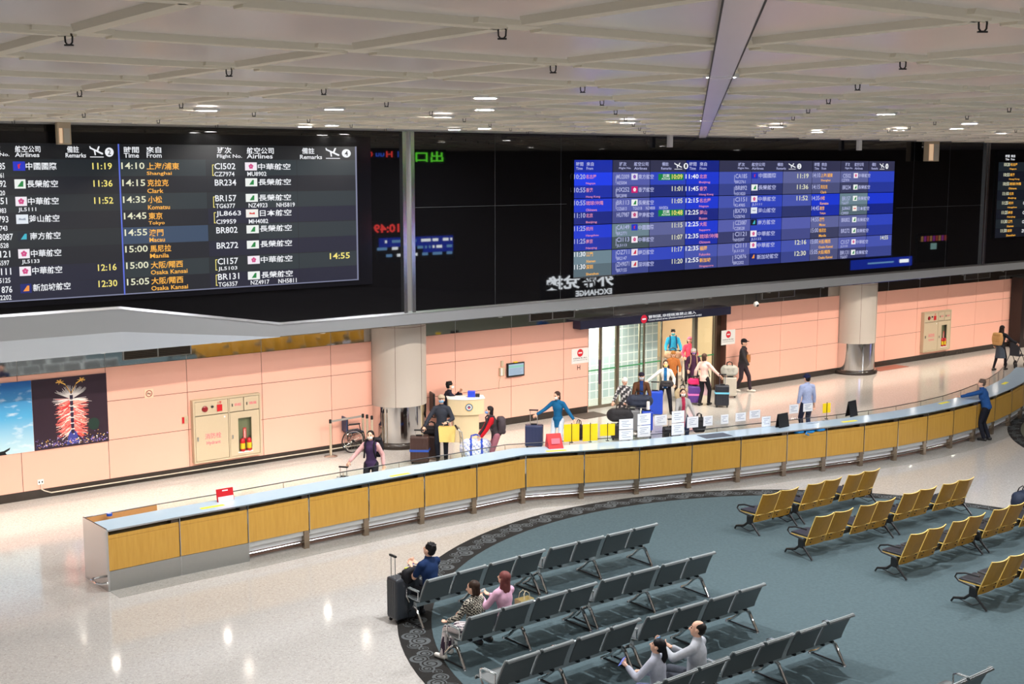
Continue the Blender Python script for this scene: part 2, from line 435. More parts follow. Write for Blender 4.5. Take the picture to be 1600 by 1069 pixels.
# carpets
def disc(b, c, r, z0, z1, m, n=120):
    b.prism([(c[0] + r * cos(2 * pi * k / n), c[1] + r * sin(2 * pi * k / n)) for k in range(n)], z0, z1, m)
M_TEAL = carpet_mat('teal_carpet', rgb(86, 102, 107), rgb(76, 91, 96), 18)
M_CDARK = carpet_mat('carpet_border_dark', rgb(50, 48, 46), rgb(38, 38, 38), 40)
M_CLOUD = carpet_mat('carpet_cloud_grey', rgb(98, 102, 104), rgb(84, 88, 90), 40)
M_OLIVE = carpet_mat('olive_carpet', rgb(104, 106, 92), rgb(88, 90, 80), 40)
C0 = (5.9, 20.2); R0 = 7.78; C1 = (6.1, 20.05); R1 = 7.42
def carpet(nm, label, c0, r0, c1, r1, inner):
    t = MB(); disc(t, c0, r0, 0, 0.008, M_CDARK); o = tag(t.build(nm), label, 'carpet')
    t = MB(); disc(t, c1, r1, 0.0, 0.012, inner); t.build('carpet_field', o)
    t = MB(); n = int(2 * pi * r0 / 0.95)
    for k in range(n):
        a = 2 * pi * k / n
        po = Vector((c0[0] + r0 * cos(a), c0[1] + r0 * sin(a), 0))
        d = Vector((cos(a), sin(a), 0)); ci = Vector((c1[0], c1[1], 0))
        pb = ci + (po - ci).normalized() * r1
        wd = (po - pb).length; mid = (po + pb) / 2; tg = Vector((-d.y, d.x, 0))
        f = min(1.0, wd / 0.5)
        for (u_, v_, r_) in ((-0.30, -0.05, 0.13), (-0.12, 0.08, 0.15), (0.1, -0.04, 0.17), (0.28, 0.06, 0.12), (0.42, -0.06, 0.08)):
            q = mid + tg * u_ + d * v_ * f; r_ = r_ * f
            t.add([(q.x + r_ * cos(i * pi / 9), q.y + r_ * sin(i * pi / 9), 0.0095 + 0.0003 * u_) for i in range(18)], [tuple(range(18))], M_CLOUD)
            sp = []
            for i in range(26):
                an = i * 0.42 + u_ * 9; rr = r_ * (0.88 - 0.027 * i)
                sp.append((rr, an))
            vs = []
            for rr, an in sp:
                for e_ in (-0.013, 0.013): vs.append((q.x + (rr + e_) * cos(an), q.y + (rr + e_) * sin(an), 0.0104 + 0.0003 * u_))
            t.add(vs, [(2 * i, 2 * i + 1, 2 * i + 3, 2 * i + 2) for i in range(25)], M_CDARK)
    t.build('cloud_pattern', o, fix=False)
carpet('carpet', 'large round teal carpet with dark cloud border under the benches', C0, R0, C1, R1, M_TEAL)
carpet('carpet', 'olive round carpet with dark edge behind the leaning man', (20.45, 32.1), 7.05, (20.5, 32.1), 6.75, M_OLIVE)

# room behind the doors
M_BEIGEW = mat('beige_wall', rgb(226, 200, 164), 0.5, noise=0.03)
M_TILE = bpy.data.materials.new('tiled_screen'); M_TILE.use_nodes = True
nt = M_TILE.node_tree; bk = nt.nodes.new('ShaderNodeTexBrick'); tc = nt.nodes.new('ShaderNodeTexCoord'); mp = nt.nodes.new('ShaderNodeMapping')
mp.inputs['Rotation'].default_value = (R(90), 0, 0)
bk.offset = 0; bk.inputs['Scale'].default_value = 1; bk.inputs['Brick Width'].default_value = 0.27; bk.inputs['Row Height'].default_value = 0.27; bk.inputs['Mortar Size'].default_value = 0.016
bk.inputs['Color1'].default_value = (*rgb(196, 212, 216), 1); bk.inputs['Color2'].default_value = (*rgb(182, 202, 208), 1); bk.inputs['Mortar'].default_value = (*rgb(248, 250, 250), 1)
nt.links.new(tc.outputs['Object'], mp.inputs[0]); nt.links.new(mp.outputs[0], bk.inputs['Vector']); nt.links.new(bk.outputs[0], nt.nodes['Principled BSDF'].inputs['Base Color'])
b = MB()
b.box(DL - 0.2, DL, 0.45, 9, 0, 3.0, M_BEIGEW); b.box(26.5, 26.7, 0.3, 9, 0, 3.0, M_BEIGEW); b.box(DR + .05, 26.7, 0.3, 0.4, 0, 3.0, M_BEIGEW)
b.box(DL - 0.2, 26.7, 9, 9.2, 0, 3.0, M_BEIGEW); b.box(DL - 0.2, 26.7, 0.46, 9, 2.75, 2.85, M_WHITE)
struct(b.build('wall_inner', loc=WP(0), rot=WROT))
b = MB(); b.box(DL, 21.3, 1.5, 1.6, 0.0, 2.75, M_TILE); struct(b.build('wall_tiled', loc=WP(0), rot=WROT))
# ================================================================ LAMPS AND THINGS ON THE CEILING
M_LAMPGLOW = mat('lamp_diffuser', (0.8, 0.8, 0.8), 0.5, emit=(1, 0.97, 0.92), estr=2.2, noise=0)
def downlight_proto():
    t = thing('ceiling_light', 'small recessed ceiling light in a white ring between the ceiling ribs', 'ceiling light', (0, 0, ZC), 0, 'recessed ceiling lights')
    b = MB(); b.lathe([(0.135, -0.002), (0.135, -0.03), (0.165, -0.03), (0.17, 0.0)], M_WHITE, 24, cap=False); b.build('ring', t)
    b = MB(); b.lathe([(0.0, -0.003), (0.13, -0.003)], M_LAMPGLOW, 24, cap=False); b.build('diffuser', t)
    ld = bpy.data.lights.new('downlight', 'AREA'); ld.shape = 'DISK'; ld.size = 0.25; ld.energy = DOWN_W; ld.color = (1.0, 0.975, 0.955)
    l = bpy.data.objects.new('downlight_lamp', ld); COL.objects.link(l); l.location = (0, 0, -0.015); l.parent = t
    return t
dl = downlight_proto(); mk = copies_of(dl)
spots = [G(u, v, ZC) for u, v in ((758, 146), (522, 165), (519, 192), (757, 197), (1277, 203), (1495, 197), (476, 194), (710, 199))]
spots = [p for p in spots if inside(p, 0.4)]
p = node(0.5, 1.5); spots.append(Vector((p.x, p.y, ZC)))
for x, y in ((-9, 9), (4, 4), (10, 6), (15, 9), (8.5, 12.5), (16, 15), (14, 21), (21, 20), (22, 28), (28, 30), (33, 36), (-9, 15), (-12, 20), (3, -2), (20, 34)):
    spots.append(Vector((x, y, ZC)))
for i, p in enumerate(spots):
    o = dl if i == 0 else mk()
    o.location = (p.x, p.y, ZC - 0.03)

bt_ = thing('ceiling_light', 'bright recessed ceiling lamp over the rows of benches', 'ceiling light', (0, 0, ZC), 0, 'bright lamps over the benches')
b = MB(); b.lathe([(0.135, -0.002), (0.135, -0.03), (0.165, -0.03), (0.17, 0.0)], M_WHITE, 24, cap=False); b.build('ring', bt_)
b = MB(); b.lathe([(0.0, -0.003), (0.13, -0.003)], M_LAMPGLOW, 24, cap=False); b.build('diffuser', bt_)
ld = bpy.data.lights.new('bright_lamp', 'AREA'); ld.shape = 'DISK'; ld.size = 0.16; ld.energy = BRIGHT_W; ld.color = (0.97, 0.98, 1.0)
l = bpy.data.objects.new('bright_lamp', ld); COL.objects.link(l); l.location = (0, 0, -0.015); l.parent = bt_
mk = copies_of(bt_)
for i, (x, y) in enumerate(((3.51, 23.11), (8.8, 24.6), (5.9, 20.2), (-0.4, 18.6), (13.5, 23.5))):
    o = bt_ if i == 0 else mk(); o.location = (x, y, ZC - 0.03)

hk = thing('ceiling_hook', 'small black ring hook hanging under a ceiling rib crossing', 'ceiling hook', (0, 0, ZC), 0, 'black hooks under the ceiling')
b = MB(); b.tube([(-0.012, 0, 0), (-0.024, 0, -0.02), (-0.022, 0, -0.055), (-0.01, 0, -0.07), (0.01, 0, -0.07), (0.022, 0, -0.055), (0.024, 0, -0.02), (0.012, 0, 0)], 0.006, M_BLACK, 6)
b.build('ring', hk)
b = MB(); b.box(-0.028, 0.028, -0.01, 0.01, -0.078, -0.068, M_BLACK); b.build('foot_plate', hk)
b = MB(); b.box(-0.02, 0.02, -0.014, 0.014, -0.008, 0.03, M_BLACK); b.build('bracket', hk)
mk = copies_of(hk); first = True
for i in range(-4, 8):
    for j in range(-1, 9):
        p = node(i, j)
        if not inside(p, 0.3) or p.y < 6.6 or abs(p.x / p.y) > 0.43: continue
        o = hk if first else mk(); first = False
        o.location = (p.x, p.y, ZC - 0.03)

def hung_box(u, v, wid, hgt, dep, label, m, split):
    q = G(u, v, ZC)
    s_, _ = W(u, v, OFF + 0.35)
    t = thing('emergency_lamp_box', label, 'lamp box', WP(s_, ZC, OFF + 0.35), WROT)
    b = MB(); b.box(-wid / 2, wid / 2, -dep / 2, dep / 2, -hgt, 0.0, m); b.build('housing', t, bevel=0.008)
    if split:
        b = MB(); b.box(-wid / 2 + 0.03, -0.04, -dep / 2 - 0.004, -dep / 2, -hgt + 0.03, -0.12, mat('warm_panel', rgb(240, 206, 176), 0.4, emit=rgb(240, 200, 160), estr=0.5))
        b.box(-0.01, wid / 2 - 0.03, -dep / 2 - 0.004, -dep / 2, -hgt + 0.03, -0.12, plain(196, 192, 180))
        b.build('panel', t)
    b = MB(); b.box(-0.03, 0.03, -0.03, 0.03, 0, 0.05, M_DARK); b.build('mount', t)
hung_box(98, 190, 0.27, 0.44, 0.14, 'beige lamp box under the ceiling above the black amber-lettered display', M_BEIGE, True)
hung_box(1047, 208, 0.13, 0.34, 0.12, 'small white box under the ceiling above the blue display', M_WHITE, False)
hung_box(1343, 213, 0.15, 0.36, 0.12, 'small white box under the ceiling past the end of the blue display', M_WHITE, False)
hung_box(1457, 203, 0.62, 0.7, 0.2, 'large cream and grey box under the ceiling near the far mullion', M_BEIGE, True)

# wall washers: a row of warm lamps set in the ceiling in front of the display wall, lighting the corridor under the soffit
wl = thing('wall_washer', 'larger warm recessed lamp of the row lighting the corridor', 'ceiling light', (0, 0, ZC), 0, 'warm lamps lighting the corridor')
b = MB(); b.lathe([(0.155, -0.002), (0.155, -0.035), (0.19, -0.035), (0.195, 0.0)], M_WHITE, 24, cap=False); b.build('ring', wl)
b = MB(); b.lathe([(0.0, -0.003), (0.15, -0.003)], M_LAMPGLOW, 24, cap=False); b.build('diffuser', wl)
ld = bpy.data.lights.new('washer', 'AREA'); ld.shape = 'DISK'; ld.size = 0.3; ld.energy = WASH_W; ld.color = (1.0, 0.87, 0.75)
l = bpy.data.objects.new('washer_lamp', ld); COL.objects.link(l); l.location = (0, 0, -0.015); l.parent = wl
l.rotation_euler = (R(50), 0, 0); ld.spread = R(76)                # turned towards the pink wall
mk = copies_of(wl)
for i in range(13):
    p = WP(-8 + i * 4.2, ZC - 0.03, 10.4); o = wl if i == 0 else mk(); o.location = p; o.rotation_euler = (0, 0, WROT)

# small lamps in the corridor ceiling, two rows
M_SOFG = mat('soffit_diffuser', (0.8, 0.8, 0.8), 0.5, emit=(1, 0.93, 0.82), estr=110, noise=0)
sl = thing('corridor_light', 'small round warm lamp in the corridor ceiling behind the fascia', 'ceiling light', (0, 0, 0), 0, 'round lamps in the corridor ceiling')
b = MB(); b.lathe([(0.06, -0.002), (0.08, -0.01), (0.085, 0.0)], M_WHITE, 20, cap=False); b.build('ring', sl)
b = MB(); b.lathe([(0.0, -0.003), (0.06, -0.003)], M_SOFG, 20, cap=False); b.build('diffuser', sl)
ld = bpy.data.lights.new('corridor_lamp', 'AREA'); ld.shape = 'DISK'; ld.size = 0.11; ld.energy = SOFFIT_W; ld.color = (1.0, 0.88, 0.72); ld.spread = R(84)
l = bpy.data.objects.new('corridor_lamp', ld); COL.objects.link(l); l.location = (0, 0, -0.014); l.parent = sl
mk = copies_of(sl); first = True
for k in range(19):
    for off, ds in ((1.965, 0.0), (1.72, 0.55)):
        s_ = -6.18 + 2.62 * k + ds
        if abs(s_ - 10.18) < 0.9 or abs(s_ - 29.45) < 0.9: continue
        o = sl if first else mk(); first = False; o.location = WP(s_, 4.1 if off < 1.9 else 3.418, off)

# lamps of the room behind the doors
for k, (x, y) in enumerate(((18.6, 0.85), (21.3, 2.2), (23.5, 4.5), (21.0, 6.0), (25, 2))):
    t = thing('vestibule_light', 'flat white ceiling lamp in the room behind the glass doors', 'ceiling light', WP(x, 2.74, -y), WROT, 'lamps behind the doors')
    b = MB(); b.box(-0.3, 0.3, -0.3, 0.3, -0.02, 0.0, M_LAMPGLOW); b.build('diffuser', t)
    ld = bpy.data.lights.new('room_lamp', 'AREA'); ld.size = 0.6; ld.energy = ROOM_W; ld.color = (1, 0.93, 0.82)
    l = bpy.data.objects.new('room_lamp', ld); COL.objects.link(l); l.location = (0, 0, -0.03); l.parent = t

# ================================================================ FLIGHT DISPLAYS
C_WHITE = glow('text_white', rgb(238, 240, 244)); C_YEL = glow('text_yellow', rgb(242, 226, 120)); C_ORG = glow('text_orange', rgb(255, 184, 70)); C_DIM = glow('text_dim', rgb(176, 180, 222))
C_PINK = glow('text_pink', rgb(222, 140, 170)); C_LINE = glow('line_blue', rgb(90, 110, 220)); C_GRN = glow('label_green', rgb(20, 130, 70)); C_CREAM = glow('text_cream', rgb(226, 226, 196))
DOFF = OFF + 0.072
class Board:
    def __init__(s, nm, label, s0, z0): s.t = thing(nm, label, 'flight display', WP(s0, z0, OFF), WROT); s.s0 = s0; s.z0 = z0
    def rect(s, mb, u0, u1, yc, h, m, y=-0.0725):
        um = (u0 + u1) / 2
        a, _ = W(u0, yc, DOFF); b_, _ = W(u1, yc, DOFF); _, zt = W(um, yc - h / 2, DOFF); _, zb = W(um, yc + h / 2, DOFF)
        a -= s.s0; b_ -= s.s0; zt -= s.z0; zb -= s.z0
        mb.quad((a, y, zb), (b_, y, zb), (b_, y, zt), (a, y, zt), m)
        return a, b_, zb, zt
    def txt(s, mb, t, u0, u1, yc, h, m, bold=0.014):
        um = (u0 + u1) / 2
        a, _ = W(u0, yc, DOFF); b_, _ = W(u1, yc, DOFF); _, zt = W(um, yc - h / 2, DOFF); _, zb = W(um, yc + h / 2, DOFF)
        text(mb, t, a - s.s0, b_ - s.s0, zb - s.z0, zt - s.z0, m, -0.074, bold=bold)
    def cell(s, mb, a, b_, z0, z1, m, y=-0.071): mb.quad((a - s.s0, y, z0 - s.z0), (b_ - s.s0, y, z0 - s.z0), (b_ - s.s0, y, z1 - s.z0), (a - s.s0, y, z1 - s.z0), m)
    def logo(s, mb, u0, u1, yc, h, kind):
        cols = {'ca': ((30, 50, 190), (214, 40, 60)), 'br': ((236, 240, 236), (24, 130, 60)), 'ci': ((240, 232, 240), (206, 70, 130)), 'bx': ((226, 232, 240), (150, 160, 176)), 'cz': ((14, 24, 40), (60, 180, 200)),
                'sq': ((16, 30, 110), (244, 150, 60)), 'jl': ((240, 236, 230), (216, 60, 50)), 'mu': ((220, 220, 236), (120, 60, 170)), 'hx': ((206, 24, 110), (250, 230, 236)), 'hu': ((226, 210, 226), (190, 50, 110)), 'oz': ((232, 222, 232), (200, 30, 70)), 'zh': ((226, 220, 226), (196, 40, 60))}[kind]
        a, b_, z0, z1 = s.rect(mb, u0, u1, yc, h, glow('logo_%s' % kind, rgb(*cols[0])))
        cx, cz, r = (a + b_) / 2, (z0 + z1) / 2, (z1 - z0) * 0.3
        m = glow('mark_%s' % kind, rgb(*cols[1])); y = -0.074
        if kind in ('ci', 'hx', 'hu', 'mu'):
            for k in range(5):
                an = pi / 2 + k * 2 * pi / 5; px, pz = cx + r * 0.62 * cos(an), cz + r * 0.62 * sin(an)
                mb.poly([(px + r * 0.5 * cos(i * pi / 5), y, pz + r * 0.5 * sin(i * pi / 5)) for i in range(10)], m)
        elif kind in ('br', 'cz', 'sq', 'zh', 'oz'):
            mb.poly([(cx - r * 1.0, y, cz - r), (cx + r * 1.1, y, cz - r), (cx + r * 1.2, y, cz + r), (cx + r * 0.5, y, cz + r)], m)
        elif kind == 'ca':
            mb.poly([(cx - r * .3, y, cz - r), (cx + r * .3, y, cz - r * .6), (cx + r * .1, y, cz), (cx + r * .7, y, cz + r * .9), (cx - r * .5, y, cz + r * .6), (cx - r * .5, y, cz)], m)
        else:
            mb.poly([(cx - r * 1.3, y, cz - r * .3), (cx + r * 1.3, y, cz - r * .4), (cx + r * 1.1, y, cz + r * .5), (cx, y, cz + r * .1), (cx - r * 1.1, y, cz + r * .5)], m)
    def plane_icon(s, mb, u0, u1, yc, h, m):
        a, b_, z0, z1 = [None] * 4
        um = (u0 + u1) / 2
        a, _ = W(u0, yc, DOFF); b_, _ = W(u1, yc, DOFF); _, z1 = W(um, yc - h / 2, DOFF); _, z0 = W(um, yc + h / 2, DOFF)
        a -= s.s0; b_ -= s.s0; z0 -= s.z0; z1 -= s.z0; wd = b_ - a; ht = z1 - z0; y = -0.074
        P = lambda pts: mb.poly([(a + wd * p, y, z0 + ht * q) for p, q in pts], m)
        P([(0.02, 0.0), (1, 0.0), (1, 0.07), (0.02, 0.07)])
        P([(0.02, 0.78), (0.12, 0.74), (0.9, 0.25), (0.97, 0.3), (0.95, 0.4), (0.1, 0.9)])
        P([(0.3, 0.68), (0.42, 0.6), (0.45, 0.2), (0.36, 0.2)]); P([(0.5, 0.62), (0.62, 0.55), (0.75, 1.0), (0.64, 1.0)]); P([(0.0, 1.0), (0.08, 1.0), (0.12, 0.78), (0.03, 0.8)])
    def badge(s, mb, u0, u1, yc, h, num, m, md):
        a, _ = W(u0, yc, DOFF); b_, _ = W(u1, yc, DOFF); um = (u0 + u1) / 2
        _, z1 = W(um, yc - h / 2, DOFF); _, z0 = W(um, yc + h / 2, DOFF)
        cx, cz = (a + b_) / 2 - s.s0, (z0 + z1) / 2 - s.z0; rx, rz = (b_ - a) / 2, (z1 - z0) / 2
        mb.poly([(cx + rx * cos(i * pi / 12), -0.073, cz + rz * sin(i * pi / 12)) for i in range(24)], m)
        text(mb, num, cx - rx * 0.35, cx + rx * 0.35, cz - rz * 0.6, cz + rz * 0.6, md, -0.075)
INK = glow('ink_dark', rgb(16, 18, 24))

# ---- left display
bd = Board('flight_display', 'large black flight arrivals display with white and amber text', 2.18, 6.2)
b = MB(); b.box(-9 - 2.18, 8.28 - 2.18, -0.05, 0.0, 4.5 - 6.2, 7.99 - 6.2, mat('display_case', (0.005, 0.005, 0.007), 0.12, noise=0, spec=0.3)); b.build('frame', bd.t)
b = MB(); rows_z = [7.45 - 0.3537 * k for k in range(9)]
b.box(-9 - 2.18, 7.88 - 2.18, -0.07, -0.05, 4.62 - 6.2, 7.76 - 6.2, glow('screen_black', rgb(12, 15, 20)))
cl = [glow('row_dark', rgb(14, 19, 30)), glow('row_mid', rgb(24, 32, 38)), glow('row_teal', rgb(36, 47, 52)), glow('row_navy', rgb(20, 23, 46)), glow('row_blue', rgb(50, 70, 96))]
LB = [MB() for k in range(8)]
for r in range(8):
    for q, (x0, x1) in enumerate(((-9, -3.5), (-3.5, 0.9), (0.9, 2.16), (2.2, 4.1), (4.11, 5.3), (5.31, 6.3), (6.31, 7.86))):
        m = cl[1] if r % 2 == 0 else cl[0]
        if r % 2 == 0 and q in (3, 5, 6): m = cl[2]
        if r in (6, 7) and q < 3: m = cl[3]
        if r == 4 and q == 3: m = cl[4]
        if r % 2 == 1 and q > 3: m = cl[3] if r > 2 else cl[0]
        bd.cell(LB[r], x0, x1, rows_z[r + 1] + (0.01 if r % 2 else 0.0), rows_z[r] - 0.004, m)
bd.cell(b, 2.165, 2.195, 4.62, 7.76, C_LINE, -0.0722); bd.cell(b, 7.84, 7.88, 4.62, 7.76, glow('line_grey', rgb(120, 124, 150)), -0.0722)
bd.cell(b, -9, 7.88, 4.62, 4.645, glow('line_grey', rgb(120, 124, 150)), -0.0722)
b.build('screen_panel', bd.t)
A1 = lambda x, y: (x / 3.447, 190 + y / 3.447)
A2 = lambda x, y: (310 + x / 3.339, 190 + y / 3.339)
def put(bo, mb, A, k, t, x0, x1, y, h, m, bold=0.014):
    u0, v = A(x0, y); u1, _ = A(x1, y); bo.txt(mb, t, u0, u1, v, h / k, m, bold)
K1, K2 = 3.447, 3.339
h = MB()
for t, x0, x1, y, hh in (('航空公司', 80, 217, 148, 36), ('Airlines', 80, 212, 179, 24), ('備註', 360, 425, 150, 36), ('Remarks', 353, 463, 182, 24), ('時間', 667, 748, 152, 34), ('Time', 667, 748, 182, 26), ('來自', 787, 868, 152, 34), ('From', 790, 870, 182, 26), ('班次', -70, 2, 146, 36), ('Flight No.', -90, 50, 180, 24)):
    put(bd, h, A1, K1, t, x0, x1, y, hh, C_WHITE)
for t, x0, x1, y, hh in (('班次', 98, 172, 150, 34), ('Flight No.', 97, 227, 183, 24), ('航空公司', 252, 393, 152, 34), ('Airlines', 252, 387, 181, 24), ('備註', 540, 605, 153, 32), ('Remarks', 530, 645, 185, 22)):
    put(bd, h, A2, K2, t, x0, x1, y, hh, C_WHITE)
bd.plane_icon(h, 482 / K1, 557 / K1, 190 + 163 / K1, 60 / K1, C_WHITE); bd.badge(h, 565 / K1, 612 / K1, 190 + 165 / K1, 50 / K1, '2', C_WHITE, INK)
bd.plane_icon(h, 310 + 663 / K2, 310 + 738 / K2, 190 + 166 / K2, 56 / K2, C_WHITE); bd.badge(h, 310 + 748 / K2, 310 + 795 / K2, 190 + 166 / K2, 44 / K2, '4', C_WHITE, INK)
split_build(h, 'column_heading', bd.t, 0.25)
ZH, BR, NX = '中華航空', '長榮航空', None
LROWS = [
 (('185', -20, 27, 240, '7761', -25, 20, 290), 'ca', (70, 135, 240), '中國國際', (138, 305, 240), None, ('11:19', 497, 603, 240), ('14:10', 653, 778, 238), ('上海/浦東', 790, 965, 240), ('Shanghai', 790, 925, 281),
  ('CI502', 83, 193, 233), ('CZ7974', 83, 188, 274), 'ci', (243, 305, 234), ZH, (310, 480, 235), (('MU8902', 255, 355, 273),)),
 (('892', -20, 32, 335, '1820', -25, 27, 385), 'br', (78, 138, 336), BR, (145, 312, 335), None, ('11:36', 503, 606, 333), ('14:15', 658, 782, 330), ('克拉克', 793, 908, 330), ('Clark', 793, 880, 373),
  ('BR234', 85, 197, 318), None, 'br', (245, 307, 317), BR, (313, 482, 315), ()),
 (('151', -15, 38, 428, '4983', -20, 33, 480), 'ci', (83, 145, 430), ZH, (150, 316, 428), ('JL5111', 98, 195, 476), ('11:52', 507, 610, 425), ('14:35', 662, 786, 420), ('小松', 797, 873, 420), ('Komatsu', 797, 915, 461),
  ('BR157', 88, 198, 400), ('TG6377', 90, 192, 440), 'br', (247, 310, 398), BR, (315, 483, 396), (('NZ4923', 262, 360, 437), ('NH5819', 407, 503, 434))),
 (('793', -10, 45, 527, '8743', -15, 40, 575), 'bx', (87, 152, 526), '釜山航空', (155, 320, 522), None, None, ('14:45', 667, 789, 508), ('東京', 800, 875, 508), ('Tokyo', 800, 887, 548),
  ('JL8663', 92, 222, 482), ('CI9959', 93, 197, 522), 'jl', (248, 312, 479), '日本航空', (320, 485, 476), (('MH4082', 263, 364, 520),)),
 (('3087', -5, 70, 622, '8528', -12, 46, 668), 'cz', (95, 157, 620), '南方航空', (162, 326, 615), None, None, ('14:55', 671, 793, 597), ('澳門', 803, 880, 598), ('Macau', 805, 888, 636),
  ('BR802', 93, 204, 566), None, 'br', (251, 315, 562), BR, (320, 487, 556), ()),
 (('121', 0, 55, 714, '5597', -8, 50, 762), 'ci', (98, 160, 712), ZH, (166, 330, 708), ('JL5133', 117, 213, 756), None, ('15:00', 674, 796, 686), ('馬尼拉', 808, 922, 683), ('Manila', 808, 910, 722),
  ('BR272', 95, 207, 646), None, 'br', (253, 316, 642), BR, (323, 488, 636), ()),
 (('111', 5, 60, 808, '5125', -4, 56, 856), 'ci', (105, 167, 806), ZH, (173, 335, 800), None, ('12:16', 527, 628, 785), ('15:00', 679, 800, 774), ('大阪/關西', 812, 985, 770), ('Osaka Kansai', 812, 1010, 808),
  ('CI157', 100, 207, 728), ('JL5103', 103, 203, 768), 'ci', (257, 320, 722), ZH, (325, 490, 717), ()),
 (('876', 8, 66, 905, '2202', 0, 62, 948), 'sq', (110, 170, 899), '新加坡航空', (177, 380, 890), None, ('12:30', 530, 632, 872), ('15:05', 683, 804, 862), ('大阪/關西', 815, 987, 855), ('Osaka Kansai', 815, 1013, 893),
  ('BR131', 102, 213, 808), ('TG6357', 104, 205, 848), 'br', (258, 321, 803), BR, (328, 492, 796), (('NZ4917', 273, 370, 838), ('NH5811', 417, 512, 830))),
]
for r, (pf, lg, lgb, nm, nmb, sub, tm, t2, dj, dl_, f1, f2, lg2, lg2b, nm2, nm2b, subs) in enumerate(LROWS):
    row = LB[r].build('flight_row', bd.t, fix=False)
    P = {k: MB() for k in ('flight_number', 'airline_logo', 'airline_name', 'arrival_time', 'scheduled_time', 'destination', 'right_flight_number', 'right_airline_logo', 'right_airline_name', 'bracket')}
    put(bd, P['flight_number'], A1, K1, pf[0], pf[1], pf[2], pf[3], 36, C_WHITE); put(bd, P['flight_number'], A1, K1, pf[4], pf[5], pf[6], pf[7], 27, C_WHITE)
    bd.logo(P['airline_logo'], lgb[0] / K1, lgb[1] / K1, 190 + lgb[2] / K1, 50 / K1, lg)
    put(bd, P['airline_name'], A1, K1, nm, nmb[0], nmb[1], nmb[2], 40, C_WHITE)
    if sub: put(bd, P['airline_name'], A1, K1, *sub, 26, C_WHITE)
    if tm: put(bd, P['arrival_time'], A1, K1, *tm, 36, C_YEL)
    put(bd, P['scheduled_time'], A1, K1, *t2, 36, C_CREAM); put(bd, P['destination'], A1, K1, *dj, 38, C_ORG); put(bd, P['destination'], A1, K1, *dl_, 24, C_ORG)
    m = P['right_flight_number']; put(bd, m, A2, K2, *f1, 33, C_WHITE)
    if f2:
        put(bd, m, A2, K2, *f2, 24, C_WHITE); m = P['bracket']
        u, v = A2(f1[1] - 9, f1[3]); v2 = A2(0, f2[3])[1]
        bd.rect(m, u - 0.5, u + 0.6, (v + v2) / 2, v2 - v + 4, C_YEL); bd.rect(m, u - 0.5, u + 2.6, v - 2, 1.2, C_YEL); bd.rect(m, u - 0.5, u + 2.6, v2 + 2, 1.2, C_YEL)
    bd.logo(P['right_airline_logo'], 310 + lg2b[0] / K2, 310 + lg2b[1] / K2, 190 + lg2b[2] / K2, 42 / K2, lg2)
    m = P['right_airline_name']; put(bd, m, A2, K2, nm2, nm2b[0], nm2b[1], nm2b[2], 34, C_WHITE)
    for q in subs: put(bd, m, A2, K2, *q, 23, C_WHITE)
    if r == 6: put(bd, P['arrival_time'], A2, K2, '14:55', 685, 790, 700, 32, C_YEL)
    for k, m in P.items():
        split_build(m, k.replace('right_', ''), row)

# ---- right (blue) display
bq = Board('flight_display', 'wide blue tinted flight arrivals display in many tiles', 21.6, 5.9)
SX0, SX1, SZ0, SZ1 = 14.62, 28.78, 4.30, 7.47
b = MB(); b.box(SX0 - 21.6 - 0.02, SX1 - 21.6 + 0.02, -0.06, 0.0, SZ0 - 5.9 - 0.02, SZ1 - 5.9 + 0.02, mat('display_case', (0.005, 0.005, 0.007), 0.12, noise=0, spec=0.3)); b.build('frame', bq.t)
us = [897, 957, 1015.5, 1071.5, 1123, 1173.5, 1222.5, 1268, 1312, 1355.6, 1396]
xs = [W(u, 320, DOFF)[0] for u in us]
CB = {'B': (24, 54, 206), 'b': (44, 66, 186), 'v': (84, 92, 168), 'g': (104, 128, 140), 'n': (68, 82, 170), 's': (92, 98, 150), 'd': (60, 62, 96)}
GRID = ['BvbBnnsssb', 'BvbBnbnBgB', 'BgsBvbvssb', 'gnbnvbnsvn']
b = MB(); RB = [MB() for k in range(8)]
def tile_mat(k, d):
    c = CB[k]; return glow('tile_%s%d' % (k, d), rgb(*[max(0, min(255, x * (1.0, 0.8, 0.62, 1.12)[d])) for x in c]))
hz = (SZ1 - SZ0) / 4.42
zt = [SZ1 - 0.33]
for k in range(8): zt.append(zt[-1] - (SZ1 - 0.33 - SZ0) / 8)
for i in range(10):
    hd = 'B' if i in (0, 3) else 'd'
    bq.cell(b, xs[i] + 0.008, xs[i + 1] - 0.008, zt[0] + 0.004, SZ1, tile_mat(hd, 2 if hd == 'B' and i == 3 else 1), -0.061)
    for r in range(8):
        k = GRID[r // 2][i]; d = 0 if r % 2 == 0 else (1 if (i + r) % 3 else 2)
        if r == 0 and i == 0: d = 3
        bq.cell(RB[r], xs[i] + 0.008, xs[i + 1] - 0.008, zt[r + 1] + (0.02 if r % 2 else 0), zt[r], tile_mat(k, d), -0.061)
b.build('screen_panel', bq.t)
B1 = lambda x, y: (880 + x / 4.4536, 220 + y / 4.4536)
B2 = lambda x, y: (1120 + x / 4.86, 220 + y / 4.86)
J1, J2 = 4.4536, 4.86
h = MB()
